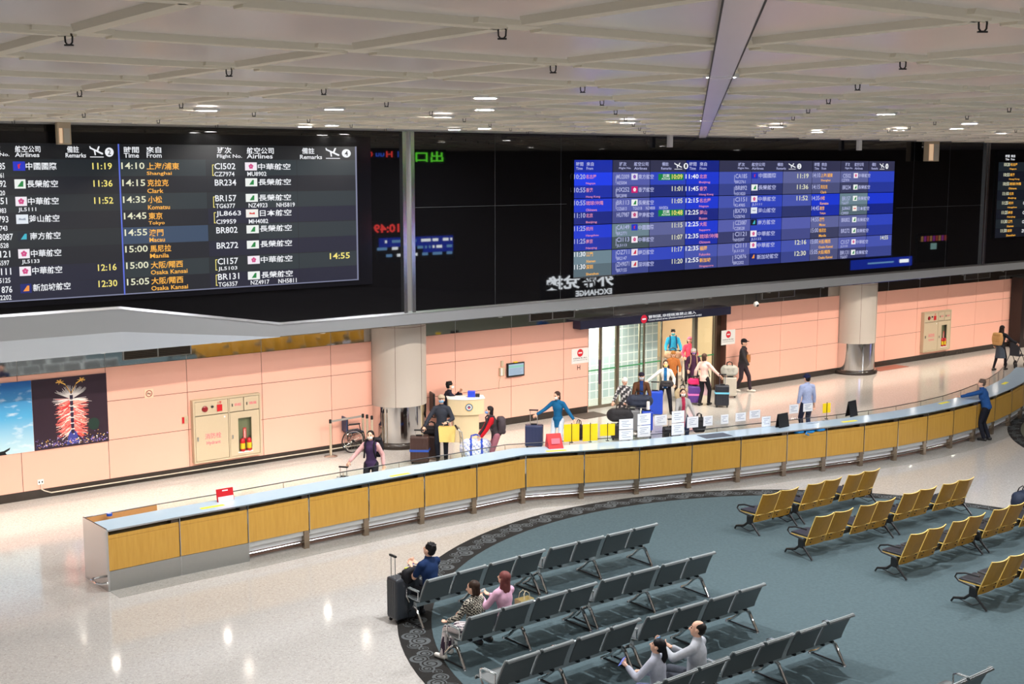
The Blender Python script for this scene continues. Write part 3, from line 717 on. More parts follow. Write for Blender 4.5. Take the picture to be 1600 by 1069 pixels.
for A, k, x0, kind in ((B1, J1, 90, 't'), (B1, J1, 388, 'f'), (B1, J1, 878, 't'), (B2, J2, 160, 'f'), (B2, J2, 742, 'u'), (B2, J2, 975, 'g')):
    y = 162 if k == J1 else 180
    if kind in 'tu':
        d = 1 if kind == 't' else 0.75
        for t, a, c_, dy, hh in (('時間', 0, 50, 0, 28), ('Time', 0, 45, 30, 20), ('來自', 72, 122, 0, 28), ('From', 72, 118, 30, 20)): put(bq, h, A, k, t, x0 + a * d, x0 + c_ * d, y + dy, hh, C_DIM)
    else:
        d = 1 if kind == 'f' else 0.68
        for t, a, c_, dy, hh in (('班次', 2, 52, 0, 28), ('Flight No.', 0, 85, 30, 18), ('航空公司', 105, 205, 0, 28), ('Airlines', 105, 195, 30, 18), ('備註', 300, 345, 0, 26), ('Remarks', 294, 365, 30, 18)):
            put(bq, h, A, k, t, x0 + a * d, x0 + c_ * d, y + dy, hh, C_DIM)
        u0, v = A(x0 + 385 * d, y + 14); u1, _ = A(x0 + 440 * d, y); bq.plane_icon(h, u0, u1, v, 46 / k, C_WHITE)
        u0, v = A(x0 + 450 * d, y + 14); u1, _ = A(x0 + 482 * d, y); bq.badge(h, u0, u1, v, 42 / k, {90: '1'}.get(x0, '1' if k == J1 else ('2' if kind == 'f' else '4')), C_WHITE, INK)
split_build(h, 'column_heading', bq.t, 0.25)
D1 = [('10:20', '名古屋', 'Nagoya'), ('10:55', '香港', 'Hong Kong'), ('10:55', '琉球/沖繩', 'Okinawa'), ('11:10', '北京', 'Beijing'), ('11:25', '杭州', 'Hangzhou'), ('11:25', '南京', 'Nanjing'), ('11:30', '江門', 'Xiamen'), ('11:30', '深圳', 'Shenzhen')]
F1 = [('MU2009', 'AE5004', 'mu', '東方航空', '10:09'), ('HX252', 'BR2898', 'hx', '香港航空', '11:01'), ('BR113', 'OZ6813', 'br', '長榮航空', '11:05'), ('HU7987', None, 'hu', '海南航空', '10:48'), ('CA149', 'BR2771', 'ca', '中國國際', '11:15'), ('CI113', 'JL5113', 'ci', '中華航空', '11:07'), ('OZ711', 'BR2147', 'oz', '韓亞航空', '11:17'), ('ZH9071', 'BR7155', 'zh', '深圳航空', '11:20')]
D2 = [('11:40', '北京', 'Beijing'), ('11:45', '香港', 'Hong Kong'), ('12:15', '名古屋', 'Nagoya'), ('12:25', '釜山', 'Busan'), ('12:25', '大阪', 'Sapporo'), ('12:35', '琉球/沖繩', 'Okinawa'), ('12:35', '福岡', 'Fukuoka'), ('12:55', '新加坡', 'Singapore')]
F2 = [('CA185', 'BR2761', 'ca', '中國國際', '11:19', None), ('BR892', 'HX1820', 'br', '長榮航空', '11:36', None), ('CI151', 'KL4985', 'ci', '中華航空', '11:52', 'JL5111'), ('BX793', 'OZ8743', 'bx', '釜山航空', None, None), ('CZ3087', 'CZ8528', 'cz', '南方航空', None, None), ('CI121', 'NH5597', 'ci', '中華航空', None, 'JL5133'), ('CI111', 'JL5125', 'ci', '中華航空', '12:16', None), ('SQ876', 'BR2202', 'sq', '新加坡航空', '12:30', None)]
yl = [250, 343, 433, 520, 612, 700, 790, 878]; yf = [250, 340, 430, 515, 602, 687, 775, 858]; yt = [250, 333, 418, 500, 587, 670, 755, 838]; yd = [248, 333, 415, 498, 580, 663, 748, 830]
yr = [268, 358, 445, 532, 622, 708, 795, 882]; ya = [267, 350, 435, 520, 610, 690, 770, 855]; yz = [262, 350, 435, 512, 597, 680, 765, 845]
for r in range(8):
    row = RB[r].build('flight_row', bq.t, fix=False); mt, md, mf, ml, mn, ma = [MB() for k in range(6)]; o = C_ORG if r > 5 else C_PINK
    put(bq, mt, B1, J1, D1[r][0], 76, 154, yl[r], 34, C_WHITE if r > 5 else C_DIM); put(bq, md, B1, J1, D1[r][1], 158, 158 + 24 * len(D1[r][1]), yl[r], 30, o); put(bq, md, B1, J1, D1[r][2], 158, 158 + 11 * len(D1[r][2]), yl[r] + 48, 18, o)
    f = F1[r]
    put(bq, mf, B1, J1, f[0], 372, 460, yf[r], 32, C_DIM)
    if f[1]:
        put(bq, mf, B1, J1, f[1], 372, 442, yf[r] + 43, 24, C_DIM); u, v = B1(366, yf[r] + 20); bq.rect(mf, u, u + 0.8, v, 50 / J1, C_DIM)
    bq.logo(ml, B1(475, 0)[0], B1(518, 0)[0], B1(0, yf[r])[1], 44 / J1, f[2]); put(bq, mn, B1, J1, f[3], 522, 630, yf[r], 34, C_DIM)
    if r in (0, 3):
        u0, v = B1(662, yt[r] + 2); bq.rect(ma, u0, B1(838, 0)[0], v, 44 / J1, C_GRN); put(bq, ma, B1, J1, '已到', 694, 738, yt[r] - 6, 24, C_WHITE); put(bq, ma, B1, J1, 'Arrived', 684, 742, yt[r] + 14, 12, C_WHITE)
    put(bq, ma, B1, J1, f[4], 756, 830, yt[r], 34, C_YEL if r in (0, 3) else C_CREAM)
    if r == 2: put(bq, mn, B1, J1, 'TG6318', 484, 548, yf[r] + 40, 22, C_DIM); put(bq, mn, B1, J1, 'NZ4808', 575, 638, yf[r] + 38, 22, C_DIM); put(bq, mn, B1, J1, 'NH5826', 668, 730, yf[r] + 36, 22, C_DIM)
    put(bq, mt, B1, J1, D2[r][0], 852, 942, yd[r], 32, C_WHITE); put(bq, md, B1, J1, D2[r][1], 948, 948 + 26 * len(D2[r][1]), yd[r], 30, C_PINK if r < 6 else C_ORG); put(bq, md, B1, J1, D2[r][2], 946, 946 + 11 * len(D2[r][2]), yd[r] + 42, 18, C_PINK)
    f = F2[r]
    put(bq, mf, B2, J2, f[0], 142 - r, 230 - r, yr[r], 34, C_DIM); put(bq, mf, B2, J2, f[1], 140 - r * 2, 218 - r * 2, yr[r] + 44, 24, C_DIM); u, v = B2(133 - 2 * r, yr[r] + 20); bq.rect(mf, u, u + 0.7, v, 56 / J2, C_DIM)
    bq.logo(ml, B2(265 - 2 * r, 0)[0], B2(312 - 2 * r, 0)[0], B2(0, yr[r] - 3)[1], 46 / J2, f[2]); put(bq, mn, B2, J2, f[3], 318 - 2 * r, (450 if len(f[3]) < 5 else 478) - 2 * r, yr[r] - 4, 36, C_DIM)
    if f[5]: put(bq, mn, B2, J2, f[5], 270 - 2 * r, 345 - 2 * r, yr[r] + 40, 24, C_DIM)
    if f[4]: put(bq, ma, B2, J2, f[4], 612 - 3 * r, 697 - 3 * r, ya[r], 36, C_CREAM)
    L = LROWS[r]
    put(bq, mt, B2, J2, L[7][0], 728 - 3 * r, 786 - 3 * r, yz[r], 34, C_DIM); put(bq, md, B2, J2, L[8][0], 790 - 3 * r, 790 - 3 * r + 18 * len(L[8][0]), yz[r], 30, C_ORG); put(bq, md, B2, J2, L[9][0], 790 - 3 * r, 790 - 3 * r + 9 * len(L[9][0]), yz[r] + 40, 20, C_ORG)
    put(bq, mf, B2, J2, L[10][0], 958 - 3 * r, 1018 - 2 * r, yz[r] + 4, 32, C_DIM)
    if L[11]: put(bq, mf, B2, J2, L[11][0], 950 - 2 * r, 1005 - 2 * r, yz[r] + 38, 22, C_DIM)
    bq.logo(ml, B2(1040 - 3 * r, 0)[0], B2(1072 - 3 * r, 0)[0], B2(0, yz[r] + 2)[1], 38 / J2, L[12]); put(bq, mn, B2, J2, L[14], 1076 - 3 * r, 1166 - 3 * r, yz[r] + 2, 30, C_DIM)
    if r == 6: put(bq, ma, B2, J2, '14:55', 1243, 1300, 735, 30, C_CREAM)
    for k, m in (('scheduled_time', mt), ('destination', md), ('flight_number', mf), ('airline_logo', ml), ('airline_name', mn), ('arrival_time', ma)):
        split_build(m, k, row)

# ---- third display beyond the second mullion
bt = Board('flight_display', 'flight arrivals display cut off by the picture edge beyond the second mullion', 35.0, 6.2)
b = MB(); b.box(-0.1, 9, -0.06, 0, 4.66 - 6.2, 7.86 - 6.2, mat('display_case', (0.005, 0.005, 0.007), 0.12, noise=0, spec=0.3)); b.build('frame', bt.t)
b = MB()
for r in range(8):
    z1 = 7.45 - r * 0.347
    for x0, x1 in ((0.0, 2.55), (2.57, 5), (5.02, 8.9)): b.quad((x0, -0.061, z1 - 0.34 - 6.2), (x0 + x1 - x0, -0.061, z1 - 0.34 - 6.2), (x1, -0.061, z1 - 6.2), (x0, -0.061, z1 - 6.2), cl[0] if r % 2 else cl[1])
b.build('screen_panel', bt.t)
A6 = lambda x, y: (1380 + x / 2.814, 180 + y / 2.814)
m = MB(); put(bt, m, A6, 2.814, '時間', 538, 556, 180, 12, C_WHITE); put(bt, m, A6, 2.814, 'Time', 538, 554, 194, 9, C_WHITE); put(bt, m, A6, 2.814, '來自', 562, 580, 180, 12, C_WHITE); put(bt, m, A6, 2.814, 'From', 562, 578, 194, 9, C_WHITE); split_build(m, 'column_heading', bt.t, 0.1)
for r, y in enumerate([217, 262, 302, 345, 386, 428, 468, 508]):
    m = MB(); x = 532 - r * 2.2
    put(bt, m, A6, 2.814, D1[r][0], x, x + 26, y, 15, C_CREAM); put(bt, m, A6, 2.814, D1[r][1], x + 28, x + 28 + 10 * len(D1[r][1]), y, 13, C_ORG); put(bt, m, A6, 2.814, D1[r][2], x + 24, x + 24 + 5 * len(D1[r][2]), y + 20, 9, C_ORG)
    if r > 3: put(bt, m, A6, 2.814, F1[r][0], x + 92, x + 125, y, 14, C_WHITE)
    split_build(m, 'flight_row', bt.t, 0.5)
# ================================================================ THINGS ON THE PINK WALL
def wrect(u0, v0, u1, v1, off=0.0):
    a, z1 = W(u0, v0, off); b_, z0 = W(u1, v1, off)
    return a, b_, z0, z1
# posters
s0, s1 = 0.78, 2.44
t = wall_thing('poster', 'wall poster of red and white fireworks around a tower at night', 'poster', 1.61, 1.87)
b = MB(); b.box(-0.83, 0.83, -0.02, -0.002, -0.79, 0.79, mat('poster_night', rgb(46, 30, 44), 0.35, noise=0.25, nscale=1.2)); b.build('sheet', t)
b = MB(); y = -0.0215; rn = random.Random(3)
FW = [mat('fw_%d' % i, rgb(*c), 0.4, noise=0) for i, c in enumerate(((244, 232, 222), (238, 120, 110), (214, 60, 60), (244, 176, 160), (240, 190, 90), (58, 66, 150), (150, 130, 210), (40, 30, 60), (250, 244, 240), (26, 52, 44)))]
def streak(x0, z0, x1, z1, w_, m, yy=y):
    d = Vector((x1 - x0, 0, z1 - z0)); q = Vector((-d.z, 0, d.x)).normalized() * w_
    b.add([(x0 - q.x, yy, z0 - q.z), (x0 + q.x, yy, z0 + q.z), (x1 + q.x * .3, yy, z1 + q.z * .3), (x1 - q.x * .3, yy, z1 - q.z * .3)], [(0, 1, 2, 3)], m)
cx = 0.02
for k in range(420):
    z0 = rn.uniform(-0.5, 0.26); sd = rn.choice((-1, 1)); L = rn.uniform(0.08, 0.36) * (1.0 - 0.25 * abs(z0 + 0.1)); a = rn.uniform(-0.9, 0.35)
    streak(cx + sd * 0.03, z0 + 0.03, cx + sd * (0.05 + L * cos(a)), z0 + L * sin(a) * 0.8, rn.uniform(0.008, 0.02), FW[rn.choice((1, 2, 3, 0, 1, 2, 1))], y - 0.0003 * rn.random())
for k in range(46):
    a = R(8 + 164 * k / 45); L = rn.uniform(0.3, 0.46)
    streak(cx, 0.28, cx + L * cos(a) * 1.05, 0.28 + L * sin(a) * 0.72 - (0.14 if abs(cos(a)) > 0.8 else 0), 0.008, FW[8], y - 0.0006)
for sd in (-1, 1):
    streak(cx, 0.4, cx + sd * 0.12, 0.62, 0.01, FW[4], y - 0.0008); streak(cx + sd * 0.12, 0.62, cx + sd * 0.24, 0.7, 0.014, FW[4], y - 0.0008)
    for k in range(9): streak(cx + sd * 0.24, 0.69, cx + sd * (0.24 + 0.09 * cos(k)), 0.69 + 0.06 * sin(k), 0.012, FW[4], y - 0.0009)
for k in range(7): b.box(cx - 0.035, cx + 0.035, y - 0.002, y, -0.5 + k * 0.13, -0.41 + k * 0.13, FW[7]); b.box(cx - 0.045, cx + 0.045, y - 0.0025, y, -0.41 + k * 0.13, -0.39 + k * 0.13, FW[8])
streak(cx, 0.4, cx, 0.56, 0.014, FW[7], y - 0.002)
b.prism([(cx - .15, -.74), (cx + .15, -.74), (cx + .09, -.5), (cx + .03, -.42), (cx - .03, -.42), (cx - .09, -.5)], y - 0.0012, y, FW[5], 'y')
for k in range(260):
    x = rn.uniform(-0.8, 0.8); z = -0.76 + abs(rn.gauss(0, 0.1)); r_ = rn.uniform(0.005, 0.014)
    b.box(x - r_, x + r_, y - 0.0015, y, z, z + r_ * rn.uniform(1, 2.4), FW[rn.choice((6, 5, 4, 7, 6, 8))])
b.poly([(0.5 + 0.13 * cos(i * .5), y - 0.003, -0.34 + 0.14 * sin(i * .5)) for i in range(12)], FW[9])
b.build('fireworks', t, fix=False)
t = wall_thing('poster', 'wall poster of a blue sky with thin white clouds beside the fireworks poster', 'poster', -0.9, 1.87)
m = bpy.data.materials.new('poster_sky'); m.use_nodes = True; nt = m.node_tree; bs = nt.nodes['Principled BSDF']; bs.inputs['Roughness'].default_value = 0.35
tc = nt.nodes.new('ShaderNodeTexCoord'); sp = nt.nodes.new('ShaderNodeSeparateXYZ'); mr = nt.nodes.new('ShaderNodeMapRange'); mr.inputs[1].default_value = -0.8; mr.inputs[2].default_value = 0.8
cr = nt.nodes.new('ShaderNodeValToRGB'); cr.color_ramp.elements[0].color = (*rgb(196, 228, 236), 1); cr.color_ramp.elements[1].color = (*rgb(16, 84, 160), 1); k = cr.color_ramp.elements.new(0.5); k.color = (*rgb(84, 172, 220), 1)
n = nt.nodes.new('ShaderNodeTexNoise'); n.inputs['Scale'].default_value = 2.6; n.inputs['Detail'].default_value = 6; mp = nt.nodes.new('ShaderNodeMapping'); mp.inputs['Scale'].default_value = (1, 1, 2.6)
c2 = nt.nodes.new('ShaderNodeValToRGB'); c2.color_ramp.elements[0].position = 0.56; c2.color_ramp.elements[0].color = (0, 0, 0, 1); c2.color_ramp.elements[1].position = 0.75; c2.color_ramp.elements[1].color = (.7, .7, .7, 1)
mx = nt.nodes.new('ShaderNodeMixRGB'); mx.inputs[2].default_value = (*rgb(240, 246, 250), 1)
L = nt.links.new; L(tc.outputs['Object'], sp.inputs[0]); L(sp.outputs[2], mr.inputs[0]); L(mr.outputs[0], cr.inputs[0]); L(tc.outputs['Object'], mp.inputs[0]); L(mp.outputs[0], n.inputs['Vector']); L(n.outputs[0], c2.inputs[0]); L(c2.outputs[0], mx.inputs[0]); L(cr.outputs[0], mx.inputs[1]); L(mx.outputs[0], bs.inputs['Base Color'])
b = MB(); b.box(-1.67, 1.67, -0.02, -0.002, -0.79, 0.79, m); b.build('sheet', t)
b = MB(); pg = M_DARK
b.poly([(0.83, -0.0215, -0.72), (1.02, -0.0215, -0.70), (1.16, -0.0215, -0.64), (1.14, -0.0215, -0.69), (1.05, -0.0215, -0.74), (1.08, -0.0215, -0.79), (0.9, -0.0215, -0.79)], pg); b.build('bird_silhouette', t)

# small signs
def sign_plate(nm, label, cat, u0, v0, u1, v1, m, dy=0.012):
    a, b_, z0, z1 = wrect(u0, v0, u1, v1)
    t = wall_thing(nm, label, cat, (a + b_) / 2, (z0 + z1) / 2); wd, ht = b_ - a, z1 - z0
    b = MB(); b.box(-wd / 2, wd / 2, -dy, 0, -ht / 2, ht / 2, m); b.build('plate', t)
    return t, wd, ht
def ring(b, cx, cz, r0, r1, m, y, n=28):
    vs = [(cx + r * cos(2 * pi * k / n), y, cz + r * sin(2 * pi * k / n)) for r in (r0, r1) for k in range(n)]
    b.add(vs, [(k, (k + 1) % n, n + (k + 1) % n, n + k) for k in range(n)], m)
def disk(b, cx, cz, r, m, y, n=24): b.poly([(cx + r * cos(2 * pi * k / n), y, cz + r * sin(2 * pi * k / n)) for k in range(n)], m)
t, wd, ht = sign_plate('no_smoking_sign', 'small no smoking sign on the pink wall beside the fireworks poster', 'sign', 225.5, 609, 239.5, 621, mat('sign_peach', rgb(240, 206, 176), 0.5, noise=0))
b = MB(); mr_ = plain(150, 60, 50); ring(b, 0, 0, 0.062, 0.08, mr_, -0.0135)
b.add([(-0.05, -0.0135, 0.042), (-0.042, -0.0135, 0.05), (0.05, -0.0135, -0.042), (0.042, -0.0135, -0.05)], [(0, 1, 2, 3)], mr_)
b.box(-0.05, 0.035, -0.0132, -0.012, -0.01, 0.008, M_DARK); b.box(0.04, 0.052, -0.0132, -0.012, -0.01, 0.008, mr_); b.build('symbol', t)
t, wd, ht = sign_plate('alarm_plate', 'tiny cream and red plate on the pink wall beside the large hydrant cabinet', 'sign', 284, 651, 294, 662, M_BEIGE)
b = MB(); b.box(-wd / 2, -wd * 0.15, -0.02, -0.012, -ht * .4, ht * .4, M_RED); b.lathe([(0.0, 0), (0.02, 0)], M_DARK, 10, (0.03, -0.014, 0), cap=False); b.build('red_button', t)
t, wd, ht = sign_plate('wall_outlet', 'white wall socket low on the pink wall under the fireworks poster', 'socket', 58, 750, 68, 756, M_WHITE, 0.03)
b = MB(); b.box(-0.045, -0.02, -0.032, -0.03, -0.02, 0.02, M_DARK); b.box(0.02, 0.045, -0.032, -0.03, -0.02, 0.02, M_DARK); b.build('socket_hole', t)
sx, sz = W(64, 756, 0.02)
cb = MB(); cb.tube([WP(sx, sz, 0.03), WP(sx + 0.0, sz - 0.12, 0.04), WP(sx + 0.06, 0.16, 0.05), WP(sx + 0.2, 0.1, 0.06), WP(sx + 1.2, 0.1, 0.06), WP(sx + 4, 0.1, 0.06), WP(9.2, 0.1, 0.06)], 0.014, plain(206, 196, 180), 6)
tag(cb.build('cable_conduit'), 'pale conduit running from the wall socket along the dark baseboard', 'conduit')
for lab, u0, v0, u1, v1 in (('no entry sign board on the pink wall above the small letter plate', 893, 546, 919, 566), ('no entry sign board on the pink wall behind the man in black tracksuit', 1127.2, 517, 1148, 537)):
    t, wd, ht = sign_plate('no_entry_sign', lab, 'sign', u0, v0, u1, v1, M_WHITE)
    b = MB(); disk(b, 0, ht * 0.2, 0.115, plain(206, 30, 44), -0.0135); b.box(-0.07, 0.07, -0.0145, -0.0135, ht * 0.2 - 0.02, ht * 0.2 + 0.02, M_WHITE)
    ink = plain(90, 90, 96)
    text(b, '非經核准 禁止進入', -wd * .42, wd * .42, -ht * 0.2, -ht * 0.1, ink, -0.0135); text(b, 'Authorized personnel only', -wd * .42, wd * .42, -ht * 0.33, -ht * 0.25, ink, -0.0135); b.build('symbol', t)
t, wd, ht = sign_plate('letter_plate', 'small plate with dark letter H below a no entry sign beside the doors', 'sign', 901, 571, 907, 578, M_PINK, 0.004)
b = MB(); text(b, 'H', -0.06, 0.06, -0.07, 0.07, M_DARK, -0.0055); b.build('letter', t)

# hydrant cabinets
PINKINK = plain(222, 96, 120)
def hydrant(label, s, z, wide, extlabel):
    t = wall_thing('hydrant_cabinet', label, 'fire cabinet', s, z, 0.1); wd, ht = 1.68, 1.45
    b = MB()
    for x0, x1, z0, z1 in ((-.04, 0, -.04, ht + .04), (wd, wd + .04, -.04, ht + .04), (0, wd, -.04, 0), (0, wd, ht, ht + .04), (0.86, 0.89, 0, ht)): b.box(x0, x1, -0.05, 0.1, z0, z1, M_BEIGE)
    b.box(0, wd, 0.09, 0.1, 0, ht, plain(120, 116, 104)); b.build('frame', t, bevel=0.006)
    b = MB(); b.box(0.012, 0.85, -0.045, -0.01, 0.01, 1.09, M_BEIGE); o = b.build('door', t, bevel=0.004)
    b = MB(); text(b, '消防栓', 0.24, 0.66, 0.52, 0.66, PINKINK, -0.047, bold=0.003); text(b, 'Hydrant', 0.28, 0.64, 0.36, 0.47, PINKINK, -0.047)
    b.build('lettering', o)
    b = MB(); b.box(0.04, 0.075, -0.07, -0.045, 0.5, 0.6, M_CHROME2); b.box(0.74, 0.78, -0.05, -0.045, 1.0, 1.04, M_WHITE); b.build('handle', o)
    b = MB(); b.box(0.012, 0.85, -0.045, -0.01, 1.11, ht - .01, M_BEIGE); o = b.build('alarm_panel', t, bevel=0.004)
    T_ = Matrix.Rotation(R(90), 4, 'X')
    b = MB(); b.lathe([(0.075, 0), (0.075, 0.02), (0.045, 0.035)], mat('alarm_red', rgb(130, 20, 26), 0.3, noise=0), 20, (0, 0, 0)); q = b.build('bell', o, (0.26, -0.045, 1.26), (R(90), 0, 0))
    b = MB(); b.lathe([(0.03, 0), (0.03, 0.03), (0.012, 0.045)], M_DARK, 14); b.build('lamp', o, (0.45, -0.045, 1.3), (R(90), 0, 0))
    b = MB(); b.box(0.57, 0.70, -0.065, -0.045, 1.17, 1.33, M_RED); b.lathe([(0.03, 0.0), (0.02, 0.01)], M_DARK, 12, (0, 0, 0)); b.build('call_point', o)
    b = MB(); text(b, '火警', 0.58, 0.69, 1.35, 1.41, M_RED, -0.047); b.build('lettering', o)
    for x0, x1, tx in ((0.9, 1.26, '緊急電話'), (1.28, 1.67, '插座')):
        b = MB(); b.box(x0, x1, -0.045, -0.01, 1.11, ht - .01, M_BEIGE); o = b.build('small_door', t, bevel=0.004)
        b = MB(); text(b, tx, x0 + 0.13, x1 - 0.06, 1.24, 1.31, PINKINK, -0.047); b.build('lettering', o)
        b = MB(); b.box(x0 + 0.05, x0 + 0.08, -0.06, -0.045, 1.24, 1.31, M_CHROME2); b.build('handle', o)
    wx0, wx1, wz0, wz1 = 1.11, 1.46, 0.1, 0.93
    b = MB()
    for x0, x1, z0, z1 in ((0.9, wx0, 0.01, 1.09), (wx1, 1.67, 0.01, 1.09), (wx0, wx1, 0.01, wz0), (wx0, wx1, wz1, 1.09)): b.box(x0, x1, -0.045, -0.01, z0, z1, M_BEIGE)
    o = b.build('glazed_door', t)
    b = MB(); b.box(wx0, wx1, -0.034, -0.03, wz0, wz1, M_GLASS); b.build('window_pane', o)
    b = MB(); b.box(wx0 - .02, wx1 + .02, -0.052, -0.045, wz0 - .03, wz0, M_WHITE); b.box(0.94, 0.97, -0.065, -0.045, 0.45, 0.54, M_CHROME2); b.build('handle', o)
    b = MB(); b.box(wx0 - 0.05, wx1 + 0.05, 0.085, 0.09, 0.03, 1.0, plain(132, 130, 100)); b.box(wx0 - .05, wx1 + .05, -0.01, 0.09, 0.06, 0.09, M_BEIGE); b.build('inner_back', t)
    for k, (ex, lb) in enumerate(((1.20, extlabel[0]), (1.37, extlabel[1]))):
        e = wall_thing('fire_extinguisher', lb, 'fire extinguisher', s + ex + 0.03, z - 0.01, 0.1)
        ye = mat('ext_yellow', rgb(214, 186, 30), 0.4, noise=0.04)
        b = MB(); pr = [(0.055, 0.1), (0.066, 0.12), (0.066, 0.36), (0.05, 0.41), (0.02, 0.43)]; b.lathe(pr, M_RED, 16)
        b.lathe([(0.0665, 0.17), (0.0665, 0.31)], ye, 16, cap=False)
        b.build('cylinder', e)
        b = MB(); b.tube([(0.0, -0.004, 0.42), (0.0, -0.004, 0.47), (0.05, -0.004, 0.47)], 0.006, M_DARK, 6); b.tube([(0.02, -0.01, 0.46), (0.065, -0.03, 0.38), (0.06, -0.05, 0.2)], 0.005, M_BLACK, 6); b.build('valve', e)
    b = MB(); b.box(1.24, 1.32, -0.033, -0.0301, 0.4, 0.68, plain(206, 40, 44)); text(b, '滅火器', 1.26, 1.30, 0.42, 0.66, M_WHITE, -0.0335); b.build('red_notice', t, fix=False)
hydrant('large beige hydrant cabinet with glazed door near the fireworks poster', 4.47, 0.31, 1.68, ('yellow banded extinguisher beside the cabinet door hinge, in the nearer hydrant cabinet', 'yellow banded extinguisher on the far side of the nearer hydrant cabinet'))
hydrant('beige hydrant cabinet on the far pink wall past the far column', 33.70, 0.34, 1.68, ('small red extinguisher nearer the door handle of the far hydrant cabinet', 'small red extinguisher away from the door handle of the far hydrant cabinet'))

# monitor, telephone, camera, vents
s_, z_ = W(803.5, 577)
t = wall_thing('wall_monitor', 'small flat screen monitor on the pink wall above the woman in blue', 'monitor', s_, z_)
b = MB(); b.box(-0.31, 0.31, -0.09, -0.03, -0.2, 0.2, M_BLACK); b.build('case', t, bevel=0.01)
b = MB(); b.box(-0.08, 0.08, -0.03, 0.0, -0.08, 0.08, M_DARK); b.build('bracket', t)
b = MB(); b.quad((-0.27, -0.0915, -0.155), (0.27, -0.0915, -0.155), (0.27, -0.0915, 0.165), (-0.27, -0.0915, 0.165), glow('monitor_blue', rgb(176, 196, 214)))
b.quad((-0.27, -0.0925, 0.06), (0.27, -0.0925, 0.06), (0.27, -0.0925, 0.12), (-0.27, -0.0925, 0.12), glow('monitor_green', rgb(150, 206, 190)))
for k in range(5): b.quad((-0.24, -0.0925, 0.02 - k * .035), (0.22 - 0.04 * (k % 3), -0.0925, 0.02 - k * .035), (0.22 - 0.04 * (k % 3), -0.0925, 0.03 - k * .035), (-0.24, -0.0925, 0.03 - k * .035), glow('monitor_line', rgb(140, 156, 180)))
b.build('screen', t)
b = MB(); b.box(-0.06, 0.06, -0.095, -0.03, 0.2, 0.225, M_YELLOW); b.build('yellow_tag', t)
s_, z_ = W(783, 580)
t = wall_thing('wall_telephone', 'cream wall telephone with hanging cord beside the small monitor', 'telephone', s_, z_)
b = MB(); b.box(-0.09, 0.09, -0.06, 0, -0.13, 0.1, M_BEIGE); b.build('base', t, bevel=0.01)
b = MB(); b.box(-0.075, -0.02, -0.1, -0.06, -0.12, 0.1, M_WHITE); b.build('handset', t, bevel=0.012)
b = MB(); b.box(-0.02, 0.06, -0.04, 0, 0.13, 0.3, M_BEIGE); b.build('upper_box', t, bevel=0.008)
b = MB(); b.tube([(-0.05, -0.05, -0.12), (-0.09, -0.03, -0.3), (-0.09, -0.02, -0.5)], 0.008, M_BEIGE, 6); b.build('cord', t)
s_, z_ = W(1191, 476, 1.6)
t = wall_thing('security_camera', 'white dome security camera on a thin stem below the fascia beyond the doors', 'camera', s_, 4.085, 1.35)
b = MB(); b.tube([(0, 0, 0), (0, 0, -1.04)], 0.018, M_DARK, 8); b.build('stem', t)
b = MB(); b.ell((0, 0, -1.1), 0.085, M_WHITE); b.build('dome', t)
b = MB(); b.ell((0, -0.05, -1.13), 0.05, M_BLACK); b.build('lens', t)
M_VENT = mat('vent_dark', rgb(34, 30, 26), 0.6, noise=0.2)
for k, (u0, u1, lb) in enumerate(((189, 297, 'leftmost'), (827, 897, 'second'), (1189, 1240, 'third'), (1504, 1543, 'farthest'))):
    a, _ = W(u0, 500, .02); c, _ = W(u1, 500, .02)
    where = ('air vent in the polished strip above the no smoking sign', 'air vent in the polished strip next to the door header sign', 'air vent in the polished strip near the dome camera', 'air vent in the polished strip above the far hydrant cabinet')[k]
    t = wall_thing('air_vent', 'dark slotted ' + where, 'vent', (a + c) / 2, 3.06, 0.015, 'air vents over the pink wall'); hw = (c - a) / 2
    b = MB(); b.box(-hw, hw, -0.012, 0, -0.14, 0.14, M_VENT); b.build('grille_back', t)
    b = MB()
    for z in range(7): b.box(-hw, hw, -0.024, -0.012, -0.125 + z * 0.04, -0.11 + z * 0.04, plain(70, 60, 48))
    b.build('slat', t)
    b = MB()
    for q in (-hw, -0.01, hw - 0.03): b.box(q, q + 0.03, -0.03, -0.01, -0.15, 0.15, M_STEEL)
    b.box(-hw, hw, -0.03, -0.01, 0.14, 0.155, M_STEEL); b.box(-hw, hw, -0.03, -0.01, -0.155, -0.14, M_STEEL); b.build('frame', t)

# doors
t = wall_thing('door_header_sign', 'long dark blue sign beam over the glass doors with no entry symbol', 'sign', 16.36, 2.70, 0.32)
b = MB(); b.box(0, 6.41, -0.02, 0.32, -0.125, 0.125, mat('sign_navy', rgb(44, 46, 74), 0.4, noise=0.03)); b.build('beam', t, bevel=0.005)
b = MB(); cx = 2.55
disk(b, cx, 0.0, 0.13, glow('noentry_red', rgb(214, 36, 60)), -0.0215); b.box(cx - 0.075, cx + 0.075, -0.0225, -0.0216, -0.022, 0.022, C_WHITE); b.build('symbol', t)
b = MB(); text(b, '管制區,非經核准禁止進入', cx + 0.18, cx + 2.25, 0.0, 0.1, C_WHITE, -0.0215); text(b, 'Controlled area (Authorized personnel only)', cx + 0.18, cx + 2.5, -0.085, -0.015, C_WHITE, -0.0215); b.build('lettering', t)
M_FR = plain(150, 140, 124, 0.3, 0.8); M_BRZ = plain(92, 70, 58, 0.35, 0.5)
